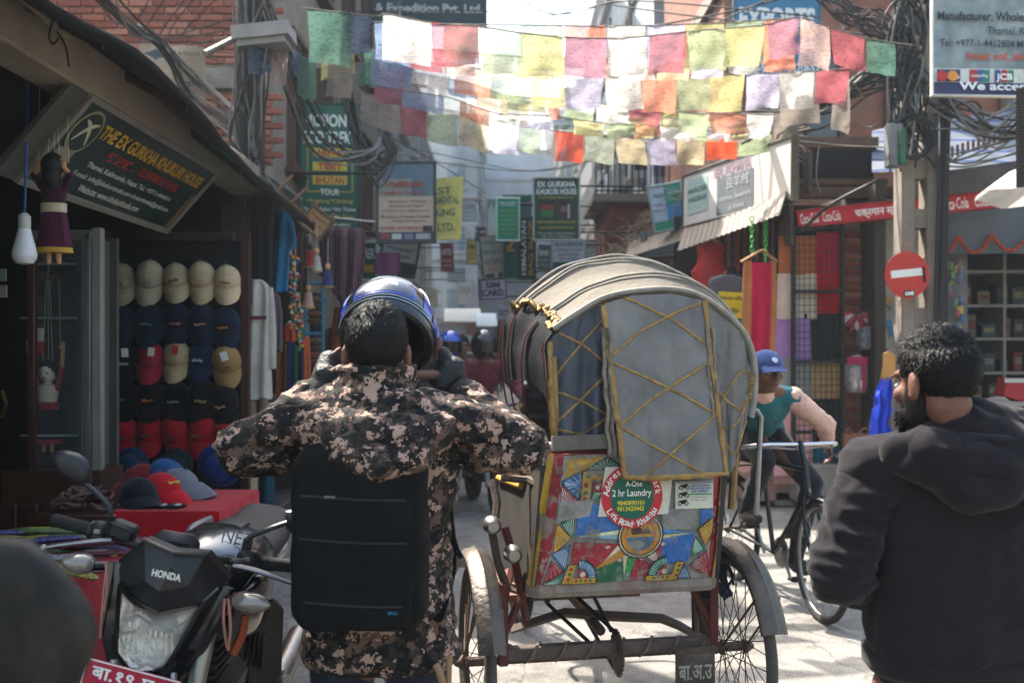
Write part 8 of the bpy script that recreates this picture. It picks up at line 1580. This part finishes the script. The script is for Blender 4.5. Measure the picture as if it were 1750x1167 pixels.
for s_ in (-1, 1): q = MB(); q.tube(catmull([V((xc+s_*.10, 2.57, 1.28)), V((xc+s_*.13, 2.62, 1.40)), V((xc+s_*.15, 2.78, 1.34)), V((xc+s_*.16, 2.83, 1.15)), V((xc+s_*.19, 2.74, .92)), V((xc+s_*.165, 2.58, .80))], 5), .022, 8, flat=.4, up=(0, 1, 0)); q.build('strap', BPM, bpk)
q = MB(); q.tube(catmull([P(772, 872, 2.62), P(775, 910, 2.62), P(785, 945, 2.62)], 5), .004, 6); q.tube([P(783, 942, 2.62), P(788, 953, 2.62)], .007, 6); q.build('strap_end', BPM, bpk)
JEAN = mat('dark_jeans', '1a2030', .85, var=.3, scale=14, bump=.3, bscale=120)
def legs(parent, cx_, cy_, hz, m, wid=.095, foot=True, stance=.02, shoe='2a2826', sc_=1.):
    q = MB(); q.cap((cx_-wid*.8, cy_, hz), (cx_+wid*.8, cy_, hz), .115*sc_, .115*sc_)
    for s_ in (-1, 1): q.chain([(cx_+s_*wid, cy_, hz-.04), (cx_+s_*(wid+stance), cy_+.01, .46), (cx_+s_*(wid+stance*1.5), cy_, .07)], [.098*sc_, .072*sc_, .056*sc_])
    o = fuse(q, 'trousers', m, parent, .012, 4, [(.006, (10, 10, 22))])
    if foot:
        for s_ in (-1, 1): q = MB(); q.ell((cx_+s_*(wid+stance*1.6), cy_+.07, .045), (.048, .135, .05), 14, 10); q.build('shoe', cloth(shoe), parent, 180)
    return o
legs(pm_, xc, 2.69, .74, JEAN)
q = MB(); q.tube(catmull([P(745, 1135, 2.56), P(752, 1150, 2.55), P(758, 1175, 2.55)], 4), .010, 8); q.build('belt_cord', mat('cord_tan', '8a6a4a', .7), pm_); q = MB(); q.tube([P(768, 1120, 2.57), P(766, 1175, 2.56)], .008, 8); q.build('chain_cord', mat('cord_tan', '8a6a4a'), pm_)
# helmet being put on
hlm = thing('motorcycle_helmet', 'glossy dark helmet with blue flashes lettered YOHE lifted over the head', 'helmet', P(664, 690, 2.86))
HC = V((P(664, 560, 2.86).x, 2.86, 1.556)); ha = V((0, .76, .65)).normalized(); hp_ = V((0, -.65, .76)); hp_ = (hp_-ha*hp_.dot(ha)).normalized(); hxv = V((1, 0, 0)); HA, HB, HCC = .150, .152, .140
def hpt(th_, ph, off=0.):
    th_, ph = R(th_), R(ph); r = V((math.sin(th_)*math.sin(ph), math.sin(th_)*math.cos(ph), math.cos(th_))); return HC+hxv*r.x*(HCC+off)+hp_*r.y*(HB+off)+ha*r.z*(HA+off)
q = MB(); q.grid(lambda u, v: hpt(2+v*112, u*360), 56, 30); sh_ = q.build('shell', mat('helmet_paint', '0c1018', .22, var=.2, scale=6, coat=.7), hlm, 180)
q = MB(); q.grid(lambda u, v: hpt(4+v*108, -u*360, -.022), 40, 20); q.build('lining', cloth('101012'), hlm, 180)
q = MB(); q.tube([hpt(114, a, -.008) for a in range(0, 360, 8)], .013, 8, loop=True); q.build('rim', mat('helmet_rim', '15161a', .35, coat=.3), hlm)
BLU = mat('helmet_blue', '183494', .25, coat=.7, var=.15); GRY = mat('helmet_grey', '2c3644', .25, .4, coat=.6, var=.15, scale=12)
def patch(a0, a1, p0, p1, m, nm, off=.0018, skew=0.):
    q = MB(); q.grid(lambda u, v: hpt(a0+(a1-a0)*v, (p0+(p1-p0)*u)*(1+skew*v), off), 24, 10); q.build(nm, m, sh_, 180)
patch(52, 97, -34, 34, BLU, 'flash', .0016, .12); patch(54, 94, -31.5, 31.5, GRY, 'dome_panel', .0026, .12); patch(60, 104, 50, 66, BLU, 'flash'); patch(60, 104, -66, -50, BLU, 'flash'); patch(88, 104, 70, 100, BLU, 'flash'); patch(60, 100, 108, 122, BLU, 'flash')
for pts in ([(100, a) for a in range(-60, 61, 6)], [(104, a) for a in range(-75, 76, 6)], [(53, a) for a in range(-36, 37, 6)], [(52+i*4, 52+i) for i in range(9)], [(52+i*4, -52-i) for i in range(9)], [(60+i*5, 92+i) for i in range(8)]):
    q = MB(); q.tube([hpt(t, p, .002) for t, p in pts], .0022, 6); q.build('silver_line', mat('silver_line', '9aa4ae', .3, .6), sh_)
pts, fs_ = None, None
txt('YOHE', M.Identity(4), .07, .018, paint('c9ccd0'), None, bold=.03)
lo = col.objects[-1]; me_ = lo.data
for v in me_.vertices: v.co = hpt(80-v.co.y/.15*57.3, v.co.x/.135*57.3, .0032)
bpy.data.objects.remove(lo); lo = link('lettering', me_, sh_); gg = org(sh_)
for v in me_.vertices: v.co -= gg
q = MB(); q.grid(lambda u, v: hpt(52+v*50, 140+u*80, .006), 20, 8); q.build('visor', mat('visor', '1a1c20', .08, spec=.8), hlm, 180)
# ---------------------------------------------------------------- man in hooded sweatshirt, right edge
p2 = thing('person', 'bearded person in charcoal hooded sweatshirt walking at the right edge', 'person', (P(1635, 600, 2.34).x, 2.34, 0))
O2 = P(1600, 652, 2.30); h2 = headM(O2, R(22), R(-8)); n2 = P(1628, 752, 2.33)
q = MB(); add_head(q, h2, n2); 
W2 = P(1520, 1003, 2.62); q.chain([n2, P(1505, 808, 2.37), P(1432, 975, 2.33), W2], [.06, .05, .045, .03]); q.chain([n2, n2+V((0, .04, -.5))], [.07, .09])
for s_ in (-1, 1): q.chain([n2+V((0, .04, -.5)), n2+V((s_*.1, .05, -.6)), (n2.x+s_*.115, 2.39, .46), (n2.x+s_*.125, 2.38, .09)], [.09, .07, .05, .04]); hand(q, W2, (.75, .6, .15), (.5, -.8, .3), 1., .5, -1)
fuse(q, 'body', SKIN, p2, .006, 3); face_bits(p2, h2); hair(p2, h2, 9, 7000, .019, .20, True, sc_=.99)
HOOD = mat('sweatshirt', '1d1a1d', .95, var=.12, scale=9, bump=.1, bscale=220, spec=.1, sheen=.08)
q = MB(); x2 = P(1640, 600, 2.36).x
q.rings([ringz(z, x2+o, hw, dp, 2.38) for z, o, hw, dp in ((.765, -.0, .185, .13), (.80, .0, .20, .14), (.92, .003, .202, .14), (1.05, .006, .205, .14), (1.16, .008, .212, .135), (1.23, .005, .19, .115), (1.28, .0, .12, .08))])
S2L, S2R = P(1505, 808, 2.37), P(1778, 806, 2.40); E2 = P(1432, 975, 2.33)
q.chain([n2+V((0, .01, -.05)), S2L], [.09, .085]); q.chain([n2+V((0, .01, -.05)), S2R], [.09, .085])
qs = MB(); qs.chain([S2L, S2L.lerp(E2, .5)+V((-.01, 0, 0)), E2], [.080, .070, .064]); qs.chain([E2, P(1470, 990, 2.45), P(1508, 1000, 2.58)], [.064, .058, .048])
E2R = P(1835, 985, 2.35); q.chain([S2R, E2R], [.085, .07]); q.chain([E2R, P(1790, 985, 2.6)], [.07, .05])
for x0, y0, x1, y1, r0, r1, dd in ((1545, 775, 1640, 740, .035, .05, 2.28), (1560, 760, 1600, 730, .04, .04, 2.33), (1640, 735, 1725, 760, .05, .045, 2.27), (1600, 770, 1700, 800, .045, .055, 2.235), (1640, 830, 1700, 835, .04, .04, 2.24), (1730, 770, 1690, 820, .05, .05, 2.25), (1560, 790, 1640, 822, .028, .04, 2.26), (1735, 740, 1700, 715, .045, .045, 2.33), (1655, 715, 1700, 725, .045, .045, 2.30)): q.cap(P(x0, y0, dd), P(x1, y1, dd), r0, r1)
fuse(q, 'sweatshirt', HOOD, p2, .0085, 3, [(.010, (6, 6, 5)), (.011, (8, 8, 4.5, 1)), (.006, (13, 13, 26, 1))], .4)
fuse(qs, 'sleeve', HOOD, p2, .0075, 2, [(.009, (9, 9, 14)), (.013, (9, 9, 24, 1)), (.004, (30, 30, 50, 1))], .4)
q = MB(); q.chain([P(1548, 768, 2.29), P(1590, 806, 2.245), P(1655, 842, 2.215), P(1710, 832, 2.22), P(1752, 786, 2.25), P(1748, 745, 2.29)], [.026, .034, .040, .040, .040, .036]); q.chain([P(1570, 748, 2.30), P(1640, 775, 2.235), P(1730, 765, 2.25)], [.032, .046, .042]); q.chain([P(1590, 735, 2.31), P(1660, 728, 2.27), P(1725, 735, 2.29)], [.03, .04, .036]); q.chain([P(1620, 805, 2.23), P(1715, 800, 2.23)], [.04, .04])
fuse(q, 'hood', HOOD, p2, .0075, 2, [(.010, (9, 9, 16)), (.012, (10, 10, 20, 1))], .4)
q = MB(); q.rings([ringz(z, x2-.008, hw, dp, 2.38, 30) for z, hw, dp in ((.735, .195, .135), (.75, .207, .147), (.785, .208, .148), (.79, .2, .14))]); q.build('waistband', HOOD, p2, 60)
legs(p2, x2, 2.38, .76, mat('black_trousers', '101114', .85, var=.3, scale=14, bump=.3))
# ---------------------------------------------------------------- generic figure from joints
def figure(label, J, top, bot, yaw, hairc=None, group=None, voxel=.011, skin=SKIN, pitch=0, hands=None, arms=True, loc=None, hs=True, sleeve=None, hat=None):
    o = thing('person', label, 'person', loc if loc is not None else (J['hip'][0], J['hip'][1], 0), group)
    hm = headM(J['head'], yaw, pitch); q = MB(); nk_ = V(J['neck']); add_head(q, hm, nk_)
    f = hm.to_3x3()
    q.chain([nk_, V(J['hip'])], [.06, .08])
    for s_ in 'lr':
        w_ = V(J['w'+s_]); e_ = V(J['e'+s_]); q.chain([nk_, V(J['s'+s_]), e_, w_], [.05, .045, .038, .03]); q.chain([V(J['hip']), V(J['k'+s_]), V(J['a'+s_])], [.07, .05, .038]); d_ = (w_-e_).normalized(); hand(q, w_, d_+V(J.get('hd', (0, 0, 0))), J.get('pn', (0, 0, -1)), .95, .6, 1 if s_ == 'l' else -1)
    fuse(q, 'body', skin, o, max(.007, voxel*.7), 2)
    if hs: face_bits(o, hm)
    q = MB(); hp = V(J['hip']); lat = (V(J['sl'])-V(J['sr'])).normalized()
    q.chain([hp-lat*.07, hp+lat*.07], [.125, .125]); q.chain([hp+V((0, 0, .02)), hp.lerp(nk_, .35), hp.lerp(nk_, .72)], [.128, .125, .135]); q.chain([hp.lerp(nk_, .62)-lat*.06, hp.lerp(nk_, .62)+lat*.06], [.12, .12]); q.chain([hp.lerp(nk_, .78), nk_], [.11, .06])
    for s_ in 'lr': q.chain([hp.lerp(nk_, .82), V(J['s'+s_])], [.085, .072])
    sl = q
    if sleeve is not None:
        fuse(q, 'vest', top, o, voxel, 3, [(.006, (12, 12, 22))]); sl = MB()
    for s_ in 'lr': sl.chain([V(J['s'+s_]), V(J['e'+s_]), V(J['e'+s_]).lerp(V(J['w'+s_]), .85)], [.072, .056, .042])
    if sleeve is not None: sl.chain([nk_+V((0, 0, -.02)), nk_+V((0, 0, .02))], [.068, .066])
    fuse(sl, 'shirt' if sleeve is not None else 'jacket', sleeve or top, o, voxel, 2, [(.007, (14, 14, 30)), (.005, (22, 22, 44, 1))])
    q = MB(); q.chain([hp-lat*.07, hp+lat*.07], [.118, .118])
    for s_ in 'lr': q.chain([hp+lat*(.085 if s_ == 'l' else -.085), V(J['k'+s_]), V(J['a'+s_])], [.095, .066, .048])
    fuse(q, 'trousers', bot, o, voxel, 3, [(.005, (12, 12, 22))])
    for s_ in 'lr':
        a = V(J['a'+s_]); fd = f @ V((0, 1, 0)); fd.z = 0; fd.normalize(); q = MB(); q.ell(a+fd*.06+V((0, 0, -.03)), (.045, .125, .048), 12, 8, rot=M.Rotation(math.atan2(-fd.x, fd.y), 4, 'Z')); q.build('shoe', cloth('38342f'), o, 180)
    if hairc is not None: hair(o, hm, hairc, 500, .02, .25)
    return o, hm
def wearing_helmet(o, hm, m, vis=True):
    q = MB()
    def f(u, v):
        a = u*2*math.pi; e = v*math.pi; d = V((math.sin(e)*math.cos(a), math.sin(e)*math.sin(a), math.cos(e))); p = V((d.x*.128, -.005+d.y*.155, .02+d.z*.145))
        return hm @ V((p.x, p.y, max(p.z, -.13)))
    q.grid(f, 30, 20); h = q.build('helmet', m, o, 60)
    q = MB(); q.grid(lambda u, v: hm @ V((.133*math.sin((u-.5)*2.4), -.005+.160*math.cos((u-.5)*2.4), .055-.105*v)), 16, 5); q.build('visor', mat('visor', '1a1c20', .08, spec=.8), h, 180)
# cyclist
fw = V((.235, -.972, 0)); rt = V((-.972, -.235, 0)); BB = V((BX.x, BX.y, 0))
L3 = lambda x, y, z: BB+rt*x+fw*y+V((0, 0, z))
J = dict(hip=L3(0.02, -.2, .99), neck=L3(.14, .14, 1.27), head=L3(.17, .24, 1.375), sl=L3(-.06, .11, 1.215), sr=L3(.32, .06, 1.20), el=L3(-.27, .14, 1.05), er=L3(.36, .08, 1.03), wl=L3(-.30, .10, .955), wr=L3(.30, .06, .955), kl=L3(-.14, .2, .72), kr=L3(.14, .16, .86), al=L3(-.12, .04, .24), ar=L3(.12, -.12, .52), hd=(.2, -.5, -.6))
ck_, hmk = figure('cyclist in blue cap, teal vest and peach shirt riding past the rickshaw', J, cloth('1f5c62', .5), cloth('1b1d24'), th, None, sleeve=cloth('cfa490', .5), skin=mat('skin_dark', '5c3a2a', .55, var=.15, scale=18), pitch=R(-4), voxel=.010)
cm = cap_meshes('3a4a78'); q = MB(); q.ell((0, -.012, .04), (.088, .104, .088), 20, 14, hmk); q.grid(lambda u, v: hmk @ V(((u-.5)*.15, .07+.085*v*math.sqrt(max(0, 1-((u-.5)*1.9)**2)), .048-.03*v-.06*(u-.5)**2)), 14, 6, thick=.005); cpo = q.build('cap', cloth('3a4a78'), ck_, 60)
q = MB(); q.lathe([(.001, .002), (.016, .002), (.018, -.002)], 14, hmk @ M.Translation((0, .089, .075)) @ M.Rotation(R(-60), 4, 'X')); q.build('badge', paint('c4c8d0'), cpo)
# riders
def rider(label, x, y, rot, top, bot, hmat, hd=None, back=0.):
    ff = V((math.sin(rot), -math.cos(rot), 0)); rr = V((-math.cos(rot), -math.sin(rot), 0)); Bp = V((x, y, 0)); L4 = lambda a, b, c: Bp+rr*a+ff*b+V((0, 0, c))
    J = dict(hip=L4(0, -.25-back, .95), neck=L4(0, -.08-back, 1.40), head=L4(0, -.03-back, 1.53), sl=L4(-.18, -.1-back, 1.33), sr=L4(.18, -.1-back, 1.33), el=L4(-.32, .05-back, 1.12), er=L4(.32, .05-back, 1.12), wl=L4(-.33, .24-back*.5, 1.05), wr=L4(.33, .24-back*.5, 1.05), kl=L4(-.2, .15-back, .78), kr=L4(.2, .15-back, .78), al=L4(-.17, -.05-back, .36), ar=L4(.17, -.05-back, .36))
    o, hm = figure(label, J, top, bot, rot+math.pi, hd, voxel=.014)
    if hmat: wearing_helmet(o, hm, hmat)
    return o
rider('motorcycle rider with dark glossy helmet and maroon jacket beside the rickshaw hood', -.26, 9.4, R(12), cloth('5a1c2a'), cloth('1c2028'), mat('helm_black', '17181c', .12, coat=.6))
rider('motorcycle rider with bright blue helmet behind the raised glove', -.62, 9.9, R(4), cloth('17181c'), cloth('1c2028'), mat('helm_blue', '1f4fae', .15, coat=.7))
rider('bare-headed pillion rider in black behind the blue helmet', -.50, 10.1, R(4), cloth('131418'), cloth('1c2028'), None, 5, .38)
# rickshaw passenger
L5 = lambda x, y, z: RM @ V((x*.84+.035, y-.02, z-.02))
J = dict(hip=L5(-.12, .22, .98), neck=L5(-.13, .16, 1.44), head=L5(-.13, .20, 1.56), sl=L5(-.31, .16, 1.36), sr=L5(.05, .16, 1.36), el=L5(-.33, .24, 1.10), er=L5(.06, .3, 1.10), wl=L5(-.2, .46, 1.0), wr=L5(0, .48, 1.0), kl=L5(-.2, .62, .93), kr=L5(0, .62, .93), al=L5(-.2, .74, .55), ar=L5(0, .74, .55))
ps, hmp = figure('passenger in black quilted jacket sitting under the rickshaw hood', J, mat('quilt', '0c0d12', .5, bump=.3, bscale=60), cloth('2a2c34'), R(10.6), 8, voxel=.011, hs=False)
for o in ps.children:
    if o.name.startswith('jacket'):
        for v in o.data.vertices: v.co += v.normal*.008*abs(math.sin((v.co.z)*75))
# far pedestrians
base = None
def walker(label, px, d, h, top, bot, yaw, hc='14110f', capc=None):
    s_ = h/1.7; X = (px-CX)/F*d; T = M.Translation((X, d, 0)) @ M.Rotation(yaw, 4, 'Z') @ M.Scale(s_, 4)
    o = thing('person', label, 'person', (X, d, 0), 'pedestrians at the lane end')
    global base
    if base is None:
        b1, b2, b3, b4 = MB(), MB(), MB(), MB()
        hm = headM((0, 0, 1.58)); add_head(b1, hm, (0, -.02, 1.42))
        for k in (-1, 1): b1.cap((k*.26, .06, .85), (k*.26, .09, .76), .032, .028, 8); 
        b2.rings([ringz(z, 0, hw, dp, 0, 16) for z, hw, dp in ((.80, .17, .12), (.95, .165, .115), (1.2, .195, .125), (1.36, .18, .10), (1.43, .08, .07))])
        for k in (-1, 1): b2.chain([(k*.18, 0, 1.35), (k*.25, -.02, 1.08), (k*.26, .06, .85)], [.07, .055, .045], 8)
        for k in (-1, 1): b3.chain([(k*.09, 0, .84), (k*.1, .04*k, .46), (k*.1, -.06*k, .08)], [.10, .07, .055], 8); b3.ell((k*.1, -.06*k+.06, .045), (.045, .13, .045), 10, 6)
        b4.ell((0, -.018, 1.615), (.082, .098, .09), 14, 10)
        base = [b.mesh(n_, SKIN, smooth=180) for n_, b in (('body', b1), ('jacket', b2), ('trousers', b3), ('hair', b4))]
    for me, c in zip(base, (None, top, bot, capc or hc)):
        ob_ = link(me.name.split('.')[0], me, o, T)
        if c: ob_.material_slots[0].link = 'OBJECT'; ob_.material_slots[0].material = cloth(c)
for a in (('pedestrian in olive jacket seen from behind, largest of the far crowd', 817, 21, 1.72, '4c5046', '2e3038', 0), ('far pedestrian in pale blue shirt and white cap', 776, 35, 1.7, '7c8ca0', '33363f', math.pi, '14110f', 'cfd0d0'), ('far pedestrian in dusty pink top next to the pale blue shirt', 790, 36, 1.66, 'a88078', '3a3a40', math.pi), ('far pedestrian in white shirt behind the olive jacket', 803, 38, 1.68, 'b9b9b4', '2c2e36', math.pi, '14110f', '50545a'),
          ('far pedestrian in dark coat right of the olive jacket', 834, 33, 1.7, '2c2e34', '26282e', 0), ('far pedestrian in cream top right of the dark coat', 843, 37, 1.62, 'bdb09a', '4a4a52', math.pi), ('far pedestrian in red scarf beside the rickshaw hood edge', 852, 35, 1.6, '8a3a34', '2c2c34', 0), ('far pedestrian in slate jacket left of the crowd', 762, 34, 1.74, '56606c', '2c2e34', 0), ('far pedestrian in brown jacket behind the blue helmet', 748, 31, 1.7, '6a5444', '2a2a30', math.pi),
          ('far pedestrian in grey hoodie in the middle of the crowd', 826, 41, 1.7, '7a7c80', '33343a', math.pi), ('far pedestrian in orange top at the back of the crowd', 784, 43, 1.65, 'b0683a', '3a3a40', 0)): walker(*a)
# ================================================================ HAZE
q = MB(); q.box((0, 64, 6.9), (44, 150, 16.0))
hz = q.build('haze', mat('tmp_haze'), None, 0); tag(hz, 'thin sunlit smoke haze filling the lane', 'haze', kind='stuff')
hm = bpy.data.materials.new('haze'); hm.use_nodes = True; n = hm.node_tree; n.nodes.clear()
o_ = n.nodes.new('ShaderNodeOutputMaterial'); pv = n.nodes.new('ShaderNodeVolumePrincipled')
pv.inputs['Color'].default_value = (.82, .92, 1, 1); pv.inputs['Density'].default_value = .0012; pv.inputs['Anisotropy'].default_value = .35
n.links.new(pv.outputs[0], o_.inputs['Volume']); hz.data.materials.clear(); hz.data.materials.append(hm)

# drifting smoke that hangs between the houses further up the lane
q = MB(); rg = []
for y, k, zt in ((11.5, .55, 5.2), (14, .8, 6.5), (18, .97, 8.0), (26, 1.0, 9.5), (36, 1.0, 11.0), (44, 1.0, 12.0)):
    rg.append([V((2.3*k*math.cos(a)**3 if False else max(-2.25, min(2.3, 3.2*k*math.cos(a))), y, max(.25, zt*.5+zt*.62*math.sin(a)))) for a in [i*2*math.pi/24 for i in range(24)]])
q.rings(rg)
sm_ = q.build('smoke', hm, None, 0); tag(sm_, 'bluish sunlit smoke drifting between the houses up the lane', 'smoke', kind='stuff')
s2 = bpy.data.materials.new('smoke'); s2.use_nodes = True; n = s2.node_tree; n.nodes.clear()
o_ = n.nodes.new('ShaderNodeOutputMaterial'); pv = n.nodes.new('ShaderNodeVolumePrincipled')
pv.inputs['Color'].default_value = (.93, .97, 1, 1); pv.inputs['Density'].default_value = .024; pv.inputs['Anisotropy'].default_value = .5
n.links.new(pv.outputs[0], o_.inputs['Volume']); sm_.data.materials.clear(); sm_.data.materials.append(s2)
